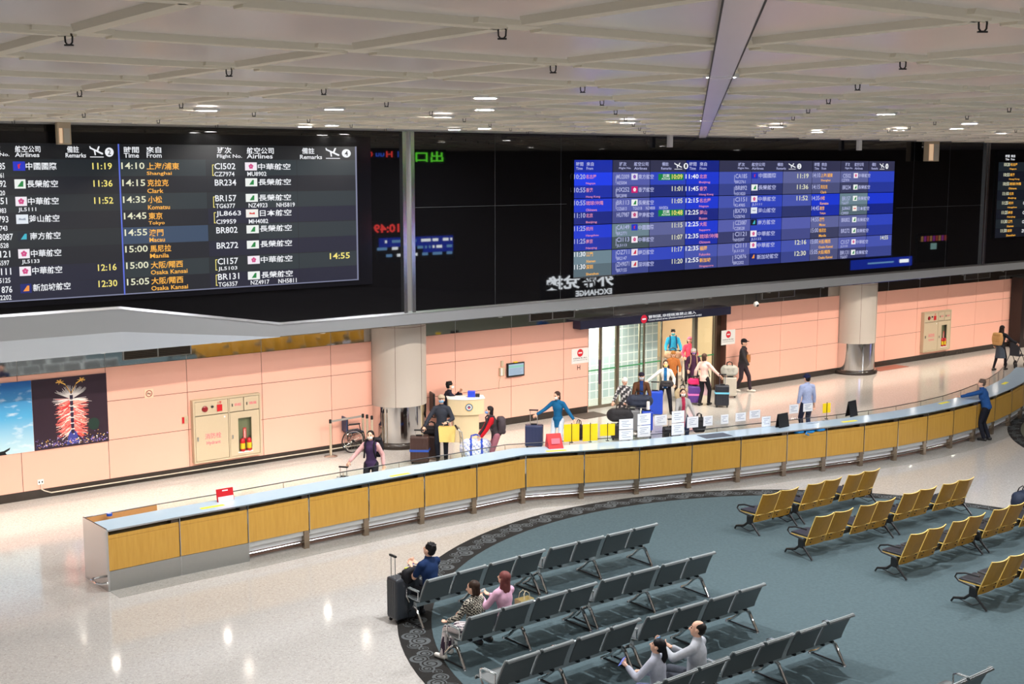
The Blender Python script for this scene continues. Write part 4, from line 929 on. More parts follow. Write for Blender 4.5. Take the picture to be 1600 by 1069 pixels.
def leaf(nm, s0, s1, y, handle, frame=M_FR):
    o = None
    b = MB()
    for x0, x1, z0, z1 in ((s0, s0 + .05, 0, 2.57), (s1 - .05, s1, 0, 2.57), (s0 + .05, s1 - .05, 0, 0.09), (s0 + .05, s1 - .05, 2.49, 2.57)): b.box(x0, x1, y, y + 0.05, z0, z1, frame)
    o = struct(b.build(nm, loc=WP(0), rot=WROT))
    b = MB(); b.box(s0 + .05, s1 - .05, y + 0.02, y + 0.03, 0.09, 2.49, M_GLASS); b.build('glass_pane', o)
    b = MB(); b.box(s0 + .05, s1 - .05, y + 0.015, y + 0.019, 1.16, 1.2, mat('door_stripe', rgb(60, 150, 96), 0.4, noise=0)); b.build('green_stripe', o)
    if handle is not None:
        b = MB(); b.box(handle - 0.035, handle + 0.035, y - 0.06, y - 0.02, 0.75, 1.5, mat('door_handle_dark', rgb(78, 54, 70), 0.4, noise=0)); b.box(handle - 0.02, handle + 0.02, y - 0.02, y, 0.8, 0.85, M_STEEL); b.box(handle - 0.02, handle + 0.02, y - 0.02, y, 1.4, 1.45, M_STEEL)
        b.build('handle', o)
leaf('door_1', 17.2, 17.74, 0.3, 17.66); leaf('door_2', 17.74, 18.42, 0.3, None); leaf('door_3', 18.46, 19.62, 0.34, None); leaf('door_4', 19.45, 20.45, 0.42, None)
leaf('door_5', 21.9, 22.8, 0.34, None)
b = MB(); b.box(21.78, 21.92, 0.3, 0.42, 0, 2.57, M_FR); b.box(22.76, 22.95, 0.25, 0.45, 0, 2.57, M_BRZ); b.box(16.97, 17.2, 0.3, 0.42, 0, 2.57, M_FR); b.box(18.40, 18.48, 0.28, 0.4, 0, 2.57, M_FR)
b.box(16.95, 22.95, 0.28, 0.46, 2.57, 2.72, M_FR); struct(b.build('trim_6', loc=WP(0), rot=WROT))
b = MB(); b.box(16.2, 17.15, -0.75, -0.05, 0, 0.012, plain(74, 66, 60, 0.9)); tag(b.build('floor_sheet', loc=WP(0), rot=WROT), 'thin dark floor sheet beside the wall corner before the letter plate', 'mat')  # thin dark sheet on the floor before the wall corner
b = MB(); b.box(30.3, 32.0, -0.7, -0.1, 0, 0.012, plain(150, 92, 76, 0.9)); tag(b.build('floor_sheet', loc=WP(0), rot=WROT), 'brown floor mat beside the far column plinth', 'mat')
# advertising kiosk
t = wall_thing('advertising_kiosk', 'tall black advertising kiosk with lit screen past the far hydrant cabinet', 'kiosk', 39.7, 0, 0.55)
b = MB(); b.box(0, 3.2, 0, 0.5, 0, 2.85, mat('kiosk_black', rgb(36, 26, 26), 0.35, noise=0.05)); b.build('case', t, bevel=0.01)
b = MB(); b.quad((0.32, -0.004, 1.25), (3.0, -0.004, 1.25), (3.0, -0.004, 2.72), (0.32, -0.004, 2.72), glow('ad_blue', rgb(196, 222, 238))); o = b.build('screen', t)
b = MB(); b.quad((0.32, -0.006, 1.25), (3.0, -0.006, 1.25), (3.0, -0.006, 1.6), (0.32, -0.006, 1.75), glow('ad_sky', rgb(150, 200, 230)))
text(b, '小', 0.45, 0.85, 1.75, 2.15, glow('ad_ink', rgb(40, 70, 110)), -0.008); b.add([(0.35, -0.007, 2.35), (0.8, -0.007, 2.62), (0.85, -0.007, 2.56), (0.42, -0.007, 2.3)], [(0, 1, 2, 3)], glow('ad_pink', rgb(226, 140, 160))); b.build('advert', o, fix=False)
b = MB(); b.quad((0.25, -0.004, 0.35), (3.0, -0.004, 0.35), (3.0, -0.004, 1.1), (0.25, -0.004, 1.1), plain(110, 98, 90, 0.3)); b.build('lower_panel', t)

# ================================================================ COUNTER
F = [G(*p) for p in ((172, 925), (284, 900), (390, 878), (485, 857), (578, 837), (664.6, 819), (746, 803), (822, 787))]
F += [G(*p) for p in ((913, 780), (999, 773), (1081, 763.5), (1157, 754), (1229, 744.5))]
F += [G(u, v, 1.10) for u, v in ((1293, 667), (1352, 660), (1405, 652.5), (1451, 644.5), (1492, 636), (1528, 627), (1557, 617), (1583, 606))]
for p in F: p.z = 0
# carry the bend on past the picture edge
ang = math.atan2((F[-1] - F[-2]).y, (F[-1] - F[-2]).x)
for k in range(3):
    ang += R(3.5); F.append(F[-1] + Vector((cos(ang), sin(ang), 0)) * 1.33)
NB = len(F) - 1
def inward(i):
    d = Vector((0, 0, 0))
    if i > 0: d += (F[i] - F[i - 1]).normalized()
    if i < NB: d += (F[i + 1] - F[i]).normalized()
    d.normalize(); return Vector((-d.y, d.x, 0))
NI = [inward(i) for i in range(NB + 1)]
def off_line(d, z): return [Vector((F[i].x + NI[i].x * d, F[i].y + NI[i].y * d, z)) for i in range(NB + 1)]
ORD = ['first', 'second', 'third', 'fourth', 'fifth', 'sixth', 'seventh', 'eighth', 'ninth', 'tenth', 'eleventh', 'twelfth', 'thirteenth', 'fourteenth', 'fifteenth', 'sixteenth', 'seventeenth', 'eighteenth', 'nineteenth', 'twentieth', 'twenty-first', 'twenty-second', 'twenty-third', 'twenty-fourth']
M_KICK = mat('kick_steel', rgb(176, 178, 176), 0.35, 0.9, noise=0.04)
M_SHELF = plain(190, 156, 116, 0.4); M_PLINTH = mat('plinth_brown', rgb(156, 124, 108), 0.25, noise=0.2, nscale=8)
for i in range(NB):
    p, q = F[i], F[i + 1]; Ln = (q - p).length; an = math.atan2((q - p).y, (q - p).x)
    lab = ORD[i] + ' oak fronted counter bay from the steel end panel' + (' with solid steel kick plate' if i < 2 else ' with open foot rail')
    t = thing('counter_bay', lab, 'counter', (p.x, p.y, 0), an, 'oak counter bays')
    b = MB(); b.box(0.012, Ln - 0.012, 0.02, 0.05, 0.36, 0.925, M_WOODF); b.box(0.012, Ln - 0.012, 0.024, 0.05, 0.928, 0.995, M_WOODF); b.build('front_panel', t, bevel=0.003)
    b = MB(); b.box(0.0, 0.012, 0.012, 0.06, 0.0 if i < 3 else 0.3, 1.085, M_CHROME2); b.build('divider', t)
    b = MB(); b.box(0.012, Ln - .012, 0.06, 0.6, 0.955, 0.975, M_SHELF); b.box(0.012, Ln - .012, 0.42, 0.44, 0.975, 1.08, M_SHELF); b.build('under_shelf', t)
    b = MB(); b.box(Ln - 0.15, Ln - 0.012, 0.03, 0.4, 0.998, 1.08, plain(96, 84, 72, 0.3, 0.6)); b.build('bracket', t)
    if i < 2:
        b = MB(); b.box(0.0, Ln, 0.015, 0.05, 0.0, 0.355, M_KICK); b.build('kick_plate', t)
    else:
        b = MB(); b.box(Ln - 0.115, Ln - 0.005, 0.02, 0.12, 0.0, 0.36, plain(150, 134, 116, 0.2, 0.75)); b.build('foot_post', t)
        b = MB(); b.box(0.012, Ln - 0.12, 0.05, 0.06, 0.265, 0.36, plain(196, 200, 200, 0.3, 0.5)); b.build('lower_strip', t)
        b = MB(); b.box(0.0, Ln, 0.13, 0.19, 0.15, 0.25, mat('rail_white', rgb(236, 238, 240), 0.3, noise=0)); b.tube([(0.0, 0.11, 0.12), (Ln, 0.11, 0.12)], 0.014, M_CHROME2, 6); b.build('foot_rail', t)
        b = MB(); b.box(0, Ln, 0.26, 0.36, 0.0, 0.11, M_PLINTH); b.box(0, Ln, 0.30, 0.36, 0.11, 0.2, plain(186, 168, 154, 0.3, 0.3)); b.build('plinth', t)
    d0 = math.atan2(NI[i].y, NI[i].x) - an - pi / 2; d1 = math.atan2(NI[i + 1].y, NI[i + 1].x) - an - pi / 2
    xa = lambda y: -math.tan(d0) * y; xb = lambda y: Ln - math.tan(d1) * y
    def wedge(y0, y1, z0, z1, m, gap=0.004):
        q = MB(); q.prism([(xa(y0) + gap, y0), (xb(y0) - gap, y0), (xb(y1) - gap, y1), (xa(y1) + gap, y1)], z0, z1, m); return q
    wedge(0.97, 1.0, 0.0, 0.42, M_KICK).build('rear_skirt', t)
    if i == 0: wedge(0.97, 0.99, 0.42, 1.105, mat('inner_wood', rgb(214, 158, 100), 0.4, noise=0.06)).build('wood_lining', t)
    else: wedge(0.975, 0.985, 0.42, 1.105, M_GLASS).build('glass_screen', t)
    q = MB(); q.tube([(xa(.98) + .004, .98, 1.115), (xb(.98) - .004, .98, 1.115)], 0.010, plain(70, 72, 76, 0.3, 0.7), 6); q.build('screen_top_edge', t)
    q = MB(); q.box(xb(.98) - .014, xb(.98) - .004, 0.975, 0.99, 0.42, 1.1, M_CHROME2); q.build('screen_post', t)
# end panel of the counter
t = thing('counter_end_panel', 'brushed steel end panel with curved bumper closing the end of the counter', 'counter end', (F[0].x, F[0].y, 0), math.atan2(NI[0].y, NI[0].x))
b = MB(); b.box(0.0, 1.02, 0.0, 0.03, 0.0, 1.12, M_CHROME2); b.build('panel', t, bevel=0.004)
b = MB(); b.box(0.03, 0.06, -0.03, 0.0, 0.3, 1.05, M_WOODF); b.build('oak_edge', t)
b = MB(); b.tube([(0.02, 0.03, 0.16), (0.02, 0.13, 0.16), (0.08, 0.2, 0.17), (0.32, 0.2, 0.17), (0.4, 0.13, 0.16), (0.4, 0.03, 0.16)], 0.022, M_CHROME, 8); b.build('bumper', t)
# worktop
def strip(b, d0, d1, z0, z1, m, i0=0, i1=None):
    i1 = NB if i1 is None else i1
    a0, a1 = off_line(d0, z0), off_line(d1, z0); t0, t1 = off_line(d0, z1), off_line(d1, z1)
    for i in range(i0, i1):
        b.add([a0[i], a0[i + 1], a1[i + 1], a1[i], t0[i], t0[i + 1], t1[i + 1], t1[i]], [(3, 2, 1, 0), (4, 5, 6, 7), (0, 1, 5, 4), (2, 3, 7, 6)] + ([(3, 0, 4, 7)] if i == i0 else []) + ([(1, 2, 6, 5)] if i == i1 - 1 else []), m)
M_TOP = mat('worktop_frosted', rgb(184, 206, 223), 0.12, noise=0.03, nscale=2)
b = MB(); strip(b, -0.015, 0.64, 1.08, 1.10, M_TOP); o = tag(b.build('worktop'), 'long pale blue glass counter worktop curving across the hall', 'worktop')
b = MB(); strip(b, -0.017, -0.013, 1.075, 1.102, M_CHROME2); b.build('edge_strip', o)
# darker stone border before the counter
b = MB(); strip(b, -0.42, 0.0, 0.0, 0.004, M_BORDER); strip(b, 0.0, 1.0, 0.0, 0.003, M_BORDER); struct(b.build('floor_border'))

# ---- things on the counter
def on_top(u, v, z=1.10): return G(u, v, z)
def near_ang(p):
    k = min(range(NB), key=lambda i: ((F[i] + F[i + 1]) / 2 - Vector((p.x, p.y, 0))).length); d = F[k + 1] - F[k]; return math.atan2(d.y, d.x)
def at_counter(nm, label, cat, u, v, z=1.10, group=None, turn=0.0):
    p = G(u, v, z); return thing(nm, label, cat, (p.x, p.y, z), near_ang(p) + turn, group)
# red leaflet holders
for u, v, lab, txt in ((353, 783, 'red desk calendar with white paper on the counter third bay', False), (866, 699, 'red plastic box sign on the counter in front of the woman in blue', True)):
    t = at_counter('red_holder', lab, 'holder', u, v)
    if txt:
        b = MB(); b.prism([(-0.16, 0.0), (0.16, 0.0), (0.08, 0.3), (0.06, 0.3)], -0.17, 0.17, M_RED, 'x'); b.build('body', t, bevel=0.008)
        b = MB(); b.quad((-0.1, -0.115, 0.1), (0.1, -0.115, 0.1), (0.1, -0.085, 0.22), (-0.1, -0.085, 0.22), plain(216, 120, 140)); b.build('label', t, fix=False)
    else:
        b = MB(); b.box(-0.17, 0.17, 0.0, 0.015, 0.0, 0.24, M_RED, Matrix.Rotation(R(-12), 4, 'X')); b.build('board', t, bevel=0.004)
        b = MB(); b.box(-0.15, 0.15, -0.02, -0.004, 0.0, 0.09, M_PAPER, Matrix.Rotation(R(-12), 4, 'X')); b.box(-0.05, 0.06, -0.006, -0.001, 0.19, 0.21, M_PAPER, Matrix.Rotation(R(-12), 4, 'X')); b.build('leaflet', t)
p = G(170, 804, 1.1)
t = at_counter('tape_roll', 'small blue tape roll on the counter end by the steel panel', 'tape', 171, 806, 1.10)
b = MB(); n = 20
b.lathe([(0.03, 0.0), (0.05, 0.0), (0.05, 0.045), (0.03, 0.045), (0.03, 0.0)], plain(40, 90, 200), 20, cap=False); b.build('roll', t)
b = MB(); b.lathe([(0.026, 0.0), (0.03, 0.0), (0.03, 0.045), (0.026, 0.045), (0.026, 0.0)], M_WHITE, 20, cap=False); b.build('core', t)
# yellow keep-distance stickers
YS = ((332, 792, 'third counter bay'), (625, 742, 'fifth counter bay'), (869, 704.5, 'counter below the red box sign'), (1327, 658.5, 'counter by the taller black board'), (1475, 629.5, 'counter bay beside the leaning man'), (1570, 599, 'far counter bend behind the leaning man'), )
for u, v, lab in YS:
    t = at_counter('yellow_sticker', 'flat yellow floor sticker on the ' + lab, 'sticker', u, v, 1.101)
    b = MB(); b.box(-0.23, 0.23, -0.055, 0.055, 0.0, 0.003, mat('sticker_yellow', rgb(250, 236, 70), 0.5, noise=0.02)); b.build('sheet', t)
# yellow notices on clamps
def clamp_sign(u, v, w_, h_, z0, label, m=M_YELLOW, stem=True, group=None, lines=0):
    t = at_counter('clamped_notice', label, 'notice', u, v, 1.10, group)
    b = MB(); b.box(-w_ / 2, w_ / 2, -0.004, 0.004, z0, z0 + h_, m); b.build('sheet', t)
    if lines:
        b = MB(); ink = plain(120, 130, 160)
        for k in range(lines): b.box(-w_ * 0.36 + 0.03 * (k % 2), w_ * 0.36 - 0.04 * (k % 3), -0.0055, -0.004, z0 + h_ * (0.82 - k * 0.6 / lines), z0 + h_ * (0.82 - k * 0.6 / lines) + 0.02, ink)
        b.build('print', t)
    b = MB(); b.tube([(0, -0.012, 0.0), (0, -0.012, z0 + h_ + 0.03)], 0.008, M_DARK, 6); b.box(-0.03, 0.03, -0.03, 0.03, 0, 0.015, M_DARK); b.build('stem', t)
    return t
clamp_sign(893, 692, 0.37, 0.40, 0.03, 'yellow notice sheet on a stem directly beside the red box sign')
clamp_sign(922, 691, 0.36, 0.39, 0.03, 'yellow notice sheet on a stem, middle of the three by the red box')
clamp_sign(949, 689, 0.36, 0.27, 0.12, 'yellow notice sheet raised on a stem beside the tall clear stand')
clamp_sign(1291, 655, 0.24, 0.24, 0.16, 'small yellow notice on a stem beyond the guard')
# clear stands with white papers
WS = ((978, 688, .34, .5, 0.0, 'tall clear stand with two papers next to the yellow notices'), (1006, 683, .34, .56, 0.0, 'tall white paper stand before the man in brown'), (1059, 680, .34, .58, 0.0, 'tallest white paper stand before the woman in grey'),
      (1032, 674, .33, .27, .13, 'low white notice between the two tall paper stands'), (1082, 674, .31, .28, .08, 'white notice directly beside the tallest paper stand'), (1106, 671, .26, .25, .08, 'white notice above the dark counter mat'),
      (1132, 668, .22, .24, .08, 'narrow bluish notice just past the dark counter mat'), (1157, 665, .30, .22, .10, 'white notice two before the lower black board'), (1179, 662, .32, .22, .12, 'white notice one before the lower black board'), (1197, 667, .26, .26, .0, 'faint clear notice holder touching the black board'),
      (1240, 654, .28, .24, .12, 'white notice between the lower black board and the guard'), (1262, 652, .30, .22, .14, 'white notice directly in front of the guard'), (1268, 661, .36, .2, .0, 'low clear tray stand below the guard'), (1288, 657, .2, .2, .0, 'small clear holder under the small yellow notice'))
for u, v, w_, h_, z0, lab in WS:
    t = at_counter('paper_stand', lab, 'paper stand', u, v, 1.10)
    tall = h_ > 0.45
    b = MB()
    if h_ < 0.21: b.box(-w_ / 2, w_ / 2, 0, 0.01, 0, h_, M_ACRYL); b.box(-w_ / 2, w_ / 2, -0.08, 0.0, 0, 0.01, M_ACRYL)
    else:
        for k in range(2 if tall else 1):
            hh = h_ / 2 if tall else h_
            b.box(-w_ / 2, w_ / 2, -0.002, 0.003, z0 + k * hh + 0.008, z0 + (k + 1) * hh - 0.008, M_PAPER)
    b.build('holder' if h_ < .21 else 'paper', t)
    if h_ >= 0.21:
        b = MB(); ink = plain(150, 160, 184)
        for k in range(2 if tall else 1):
            hh = h_ / 2 if tall else h_; zb = z0 + k * hh
            for l in range(4): b.box(-w_ * .34 + .02 * (l % 2), w_ * .34 - .05 * ((l + k) % 3), -0.004, -0.002, zb + hh * (.75 - l * .16), zb + hh * (.75 - l * .16) + .012, ink)
        b.build('print', t)
        b = MB(); b.box(-w_ / 2, w_ / 2, 0.004, 0.008, 0, z0 + h_, M_ACRYL); b.box(-w_ / 2, w_ / 2, -0.08, 0.008, 0, 0.006, M_ACRYL); b.build('clear_back', t)
# black A-boards
for u, v, w_, h_, lab in ((1226, 668, .36, .34, 'black folded display board, the lower one, on the counter before the guard'), (1335, 651, .34, .40, 'taller black folded display board on the counter beyond the guard')):
    t = at_counter('black_board', lab, 'board', u, v, 1.10, None, R(14))
    b = MB(); T_ = Matrix.Rotation(R(-10), 4, 'X'); b.box(-w_ / 2, w_ / 2, 0, 0.02, 0.005, h_, M_BLACK, T_); b.build('front_panel', t, bevel=0.004)
    b = MB(); T_ = Matrix.Translation((0, 0.02 + h_ * .36, 0)) @ Matrix.Rotation(R(10), 4, 'X'); b.box(-w_ / 2, w_ / 2, -0.02, 0, 0.005, h_, M_BLACK, T_); b.build('rear_panel', t, bevel=0.004)
    b = MB(); b.box(w_ / 2 - .03, w_ / 2 - 0.02, 0.03, 0.1, 0.02, 0.12, plain(240, 240, 150)); b.build('side_note', t)
t = at_counter('counter_mat', 'dark grey mat lying on the worktop before the white notices', 'mat', 1117, 681, 1.101)
b = MB(); b.box(-0.36, 0.36, -0.2, 0.2, 0, 0.006, plain(84, 92, 104, 0.7)); b.build('sheet', t)
t = at_counter('plastic_bag', 'bright blue plastic bag stuffed on the shelf under the worktop', 'bag', 1266, 676, 0.98, None)
b = MB(); rn = random.Random(5)
for k in range(9): b.ell((rn.uniform(-.34, .34), rn.uniform(-0.04, 0.1), 0.03 + 0.012 * (k % 3)), (0.14, 0.09, 0.045), mat('bag_blue', rgb(16, 132, 206), 0.35, noise=0.15, nscale=9))
b.build('bag_body', t)
b = MB(); b.tube([(-0.2, -0.13, 0.06), (-0.26, -0.16, 0.02), (-0.16, -0.15, -0.02)], 0.018, mat('bag_blue', (0, 0, 1))); b.build('tied_ear', t)
for u, v, lab, c in ((1002, 698, 'black bundle on the shelf under the worktop below the paper stands', (30, 30, 34)), (936, 704, 'dark pouch on the shelf under the yellow notices', (40, 38, 36)), (1148, 688, 'grey metal tray on the shelf under the dark mat', (150, 150, 150)), (1095, 691, 'flat grey box on the shelf beside the metal tray', (120, 118, 112))):
    t = at_counter('shelf_item', lab, 'shelf item', u, v, 0.976)
    b = MB()
    if c[0] < 60: b.ell((0, 0.05, 0.045), (0.18, 0.08, 0.045), plain(*c, 0.6)); b.ell((0.1, 0.03, 0.04), (0.12, 0.08, 0.04), plain(*c, 0.6))
    else: b.box(-0.16, 0.16, 0.0, 0.14, 0.0, 0.05, plain(*c, 0.4, 0.4)); b.box(-0.13, 0.13, 0.02, 0.12, 0.05, 0.06, plain(70, 70, 72))
    b.build('body', t, bevel=0 if c[0] < 60 else 0.006)
# ================================================================ PEOPLE
def vox(shapes, size, mats, smooth_it=2, smooth_f=0.5, paint=None, cut=None):
    """union of capsules and ellipsoids -> one continuous mesh"""
    b = MB(); m0 = mats[0]
    for s in shapes:
        if s[0] == 'c':
            _, p, r, q, r2 = s; p = Vector(p); q = Vector(q)
            b.ell(p, r, m0, nu=12, nv=8); b.ell(q, r2, m0, nu=12, nv=8)
            if (q - p).length > 1e-4: b.tube([p, q], [r, r2], m0, 12)
        else:
            _, c, r, T = s; b.ell(c, r, m0, T, nu=18, nv=12)
    me = bpy.data.meshes.new('v'); me.from_pydata(b.v, [], b.f); o = bpy.data.objects.new('v', me)
    md = o.modifiers.new('r', 'REMESH'); md.mode = 'VOXEL'; md.voxel_size = size; md.use_smooth_shade = True
    if smooth_it:
        sm = o.modifiers.new('s', 'SMOOTH'); sm.factor = smooth_f; sm.iterations = smooth_it
    out = evaluated(o); bpy.data.objects.remove(o); bpy.data.meshes.remove(me)
    out.materials.clear()
    for m in mats: out.materials.append(m)
    if cut:
        bm = bmesh.new(); bm.from_mesh(out)
        for co, no in cut: bmesh.ops.bisect_plane(bm, geom=bm.verts[:] + bm.edges[:] + bm.faces[:], plane_co=co, plane_no=no, clear_outer=True)
        bm.to_mesh(out); bm.free()
    for p in out.polygons:
        p.use_smooth = True; p.material_index = paint(p.center) if paint else 0
    return out
def link(me, name, parent):
    me.name = name; o = bpy.data.objects.new(name, me); COL.objects.link(o); o.parent = parent; return o
def ik(a, t, l1, l2, pole):
    a, t, pole = Vector(a), Vector(t), Vector(pole); d = t - a; L = d.length
    mx = (l1 + l2) * 0.995
    if L > mx: t = a + d * (mx / L); d = t - a; L = mx
    L = max(L, abs(l1 - l2) + 0.02); u = d.normalized()
    x = (l1 * l1 - l2 * l2 + L * L) / (2 * L); h = math.sqrt(max(0, l1 * l1 - x * x))
    q = pole - u * pole.dot(u); q = q.normalized() if q.length > 1e-5 else Vector((0, 0, 1))
    return a + u * x + q * h, t
TOR = ('c', 'e')
def person(label, loc, face, h=1.68, lean=0.05, side=0.0, hip=None, hands=((-.26, .06, .78), (.26, .06, .78)), feet=((-.1, 0.0), (.1, 0.0)), toe=(0, 0), knee=(0, 1, .05), look=(0, 0), top=(60, 60, 70), hem=0.80, sleeve='long', legs=(36, 36, 42), shoes=(30, 28, 28),
           hair='short', hairc=(26, 20, 18), hat=None, mask=None, shirt=None, skirt=None, vest=None, wide=1.0, extra=None, open_front=None, z0=0.0, elbows=None, grip=(True, True), stripes=None, footz=(0, 0)):
    k = h / 1.72; root = thing('person', label, 'person', (loc[0], loc[1], z0), R(face))
    hz = 0.93 * k if hip is None else hip
    sp = Vector((sin(side), sin(lean) * cos(side), cos(lean) * cos(side))); rt = Vector((cos(side), 0, -sin(side)))
    pel = Vector((0, 0, hz)); at_ = lambda t: pel + sp * (t * k)
    neck = at_(0.545); sh = at_(0.475)
    S = [sh - rt * 0.17 * k * wide - sp * 0.028 * k, sh + rt * 0.17 * k * wide - sp * 0.028 * k]; HP = [pel + Vector((-.09 * k, 0, -.03 * k)), pel + Vector((.09 * k, 0, -.03 * k))]
    Rm = Matrix.Rotation(R(look[0]), 3, 'Z') @ Matrix.Rotation(-R(look[1]), 3, 'X') @ Matrix.Rotation(-lean * 0.5, 3, 'X')
    hd = neck + Rm @ Vector((0, 0.02 * k, 0.125 * k))
    Hf = lambda x, y, z: hd + Rm @ (Vector((x, y, z)) * k)
    body = [('e', at_(0.02), (0.15 * k * wide, 0.105 * k, 0.12 * k), None), ('c', at_(0.08), 0.112 * k * wide, at_(0.26), 0.115 * k * wide), ('e', at_(0.33), (0.155 * k * wide, 0.108 * k, 0.17 * k), None),
            ('c', S[0], 0.055 * k, at_(0.47), 0.062 * k), ('c', S[1], 0.055 * k, at_(0.47), 0.062 * k), ('c', at_(0.44), 0.07 * k, neck, 0.052 * k), ('c', neck, 0.052 * k, Hf(0, -0.01, -0.05), 0.052 * k)]
    # head: cranium, face, jaw, chin, nose, ears
    body += [('e', Hf(0, -0.012, 0.022), (0.074 * k, 0.092 * k, 0.088 * k), Rm), ('e', Hf(0, 0.022, -0.02), (0.062 * k, 0.07 * k, 0.088 * k), Rm), ('e', Hf(0, 0.03, -0.075), (0.042 * k, 0.046 * k, 0.034 * k), Rm),
             ('c', Hf(0, 0.088, 0.0), 0.011 * k, Hf(0, 0.103, -0.028), 0.014 * k), ('e', Hf(-0.075, -0.005, -0.008), (0.014 * k, 0.022 * k, 0.032 * k), Rm), ('e', Hf(0.075, -0.005, -0.008), (0.014 * k, 0.022 * k, 0.032 * k), Rm)]
    arms = []; hip_l = []
    for i, sg in enumerate((-1, 1)):
        pole = (elbows[i] if elbows else (sg * 0.45, -0.75, -0.45))
        e, w_ = ik(S[i], hands[i], 0.285 * k, 0.25 * k, pole); arms.append((S[i], e, w_))
        fd = (w_ - e).normalized()
        if grip[i] and hip is None and w_.z < 1.0 * k: fd = (fd + Vector((0, 0.1, -0.5))).normalized()
        body += [('c', S[i], 0.05 * k, e, 0.041 * k), ('c', e, 0.04 * k, w_, 0.028 * k)]
        sd = Vector((1, 0, 0)) * sg; nrm = fd.cross(sd); nrm = nrm.normalized() if nrm.length > .05 else Vector((0, 0, 1)); sd = nrm.cross(fd).normalized()
        pc = w_ + fd * 0.052 * k
        body.append(('e', pc, (0.036 * k, 0.05 * k, 0.019 * k), Matrix((sd, fd, nrm)).transposed()))
        cv = -nrm * sg if nrm.dot(Vector((0, -1, -.3))) * 1 < 0 else nrm
        for f, (o_, ln) in enumerate(((-0.032, 0.064), (-0.011, 0.076), (0.011, 0.072), (0.032, 0.056))):
            a_ = w_ + fd * 0.088 * k + sd * o_ * k; m_ = a_ + (fd * 0.8 + cv * 0.5 + sd * o_ * 3) * ln * 0.55 * k; t_ = m_ + (fd * 0.35 + cv * 0.85) * ln * 0.5 * k
            body += [('c', a_, 0.0095 * k, m_, 0.009 * k), ('c', m_, 0.009 * k, t_, 0.008 * k)]
        th = w_ + fd * 0.03 * k - sd * sg * 0.03 * k; t2 = th + (fd * 0.6 - sd * sg * 0.7 + cv * 0.3) * 0.042 * k
        body += [('c', th, 0.0125 * k, t2, 0.0105 * k), ('c', t2, 0.0105 * k, t2 + (fd * 0.9 + cv * 0.3) * 0.03 * k, 0.009 * k)]
    LG = []
    for i, sg in enumerate((-1, 1)):
        an = Vector((feet[i][0], feet[i][1], 0.085 * k + footz[i]))
        kn, an = ik(HP[i], an, 0.435 * k, 0.425 * k, Vector(knee) + Vector((sg * 0.12, 0, 0)))
        LG.append((HP[i], kn, an))
        body += [('c', HP[i], 0.085 * k, kn, 0.056 * k), ('c', kn, 0.054 * k, an, 0.038 * k)]
        dr = Matrix.Rotation(R(toe[i]), 3, 'Z') @ Vector((0, 1, 0))
        body += [('c', an + Vector((0, 0, -.04 * k)) - dr * 0.04 * k, 0.034 * k, an + Vector((0, 0, -.055 * k)) + dr * 0.15 * k, 0.026 * k)]
    Ri = Rm.inverted()
    def face_paint(c):
        q = Ri @ (c - hd) / k
        if q.y > 0.06 and abs(q.x) < 0.05:
            if 0.0 < q.z < 0.017 and 0.017 < abs(q.x) < 0.042: return 1
            if 0.026 < q.z < 0.036 and 0.014 < abs(q.x) < 0.046: return 1
            if -0.058 < q.z < -0.046 and abs(q.x) < 0.022: return 2
        return 0
    link(vox(body, 0.0085, [M_SKIN, M_EYE, M_LIP], 1, 0.4, face_paint), 'body', root)
    g_ = 0.016
    # trousers or skirt, shoes
    if skirt is None:
        sh_ = [('e', at_(0.0), (0.158 * k * wide, 0.12 * k, 0.13 * k), None)]
        for hp, kn, an in LG: sh_ += [('c', hp, 0.096 * k, kn, 0.07 * k), ('c', kn, 0.068 * k, an + Vector((0, 0, 0.005)), 0.056 * k)]
        m_ = cloth(*legs); link(vox(sh_, 0.016, [m_] if not stripes else [m_, cloth(*stripes)], 3, paint=None if not stripes else (lambda c: int((c.x * 44 + c.y * 6) % 2 < 0.8))), 'trousers', root)
    else:
        sh_ = [('e', at_(0.02), (0.16 * k, 0.125 * k, 0.12 * k), None), ('c', pel + Vector((0, 0, -.05)), 0.16 * k, pel + Vector((0, 0, -skirt[1])), 0.2 * k)]
        link(vox(sh_, 0.016, [cloth(*skirt[0])], 2, cut=[((0, 0, hz - skirt[1]), (0, 0, -1))]), 'skirt', root)
        sh_ = []
        for hp, kn, an in LG: sh_ += [('c', hp, 0.09 * k, kn, 0.06 * k), ('c', kn, 0.058 * k, an, 0.042 * k)]
        link(vox(sh_, 0.014, [cloth(*legs)], 2), 'leggings', root)
    for i, (hp, kn, an) in enumerate(LG):
        dr = Matrix.Rotation(R(toe[i]), 3, 'Z') @ Vector((0, 1, 0)); zb = 0.0 + footz[i]
        sh_ = [('c', an + Vector((0, 0, -.038 * k)) - dr * .045 * k, 0.047 * k, an + Vector((0, 0, -.046 * k)) + dr * 0.15 * k, 0.039 * k), ('c', an, 0.046 * k, an - Vector((0, 0, 0.03 * k)), 0.05 * k)]
        link(vox(sh_, 0.011, [plain(*shoes, 0.5)], 2, cut=[((0, 0, zb + 0.001), (0, 0, -1))] if hip is None else None), 'shoe', root)
    # upper garment
    tz = hem * k
    J = [('c', at_(0.06), 0.135 * k * wide, at_(0.26), 0.132 * k * wide), ('e', at_(0.33), (0.168 * k * wide, 0.126 * k, 0.18 * k), None), ('c', S[0], 0.066 * k, at_(0.47), 0.08 * k), ('c', S[1], 0.066 * k, at_(0.47), 0.08 * k), ('c', at_(0.44), 0.085 * k, at_(0.535), 0.066 * k)]
    hl = tz if hip is None else hip - (0.02 if hem > 0.7 else 0.1)
    J += [('e', at_(0.0), (0.172 * k * wide, 0.138 * k, 0.14 * k), None)]
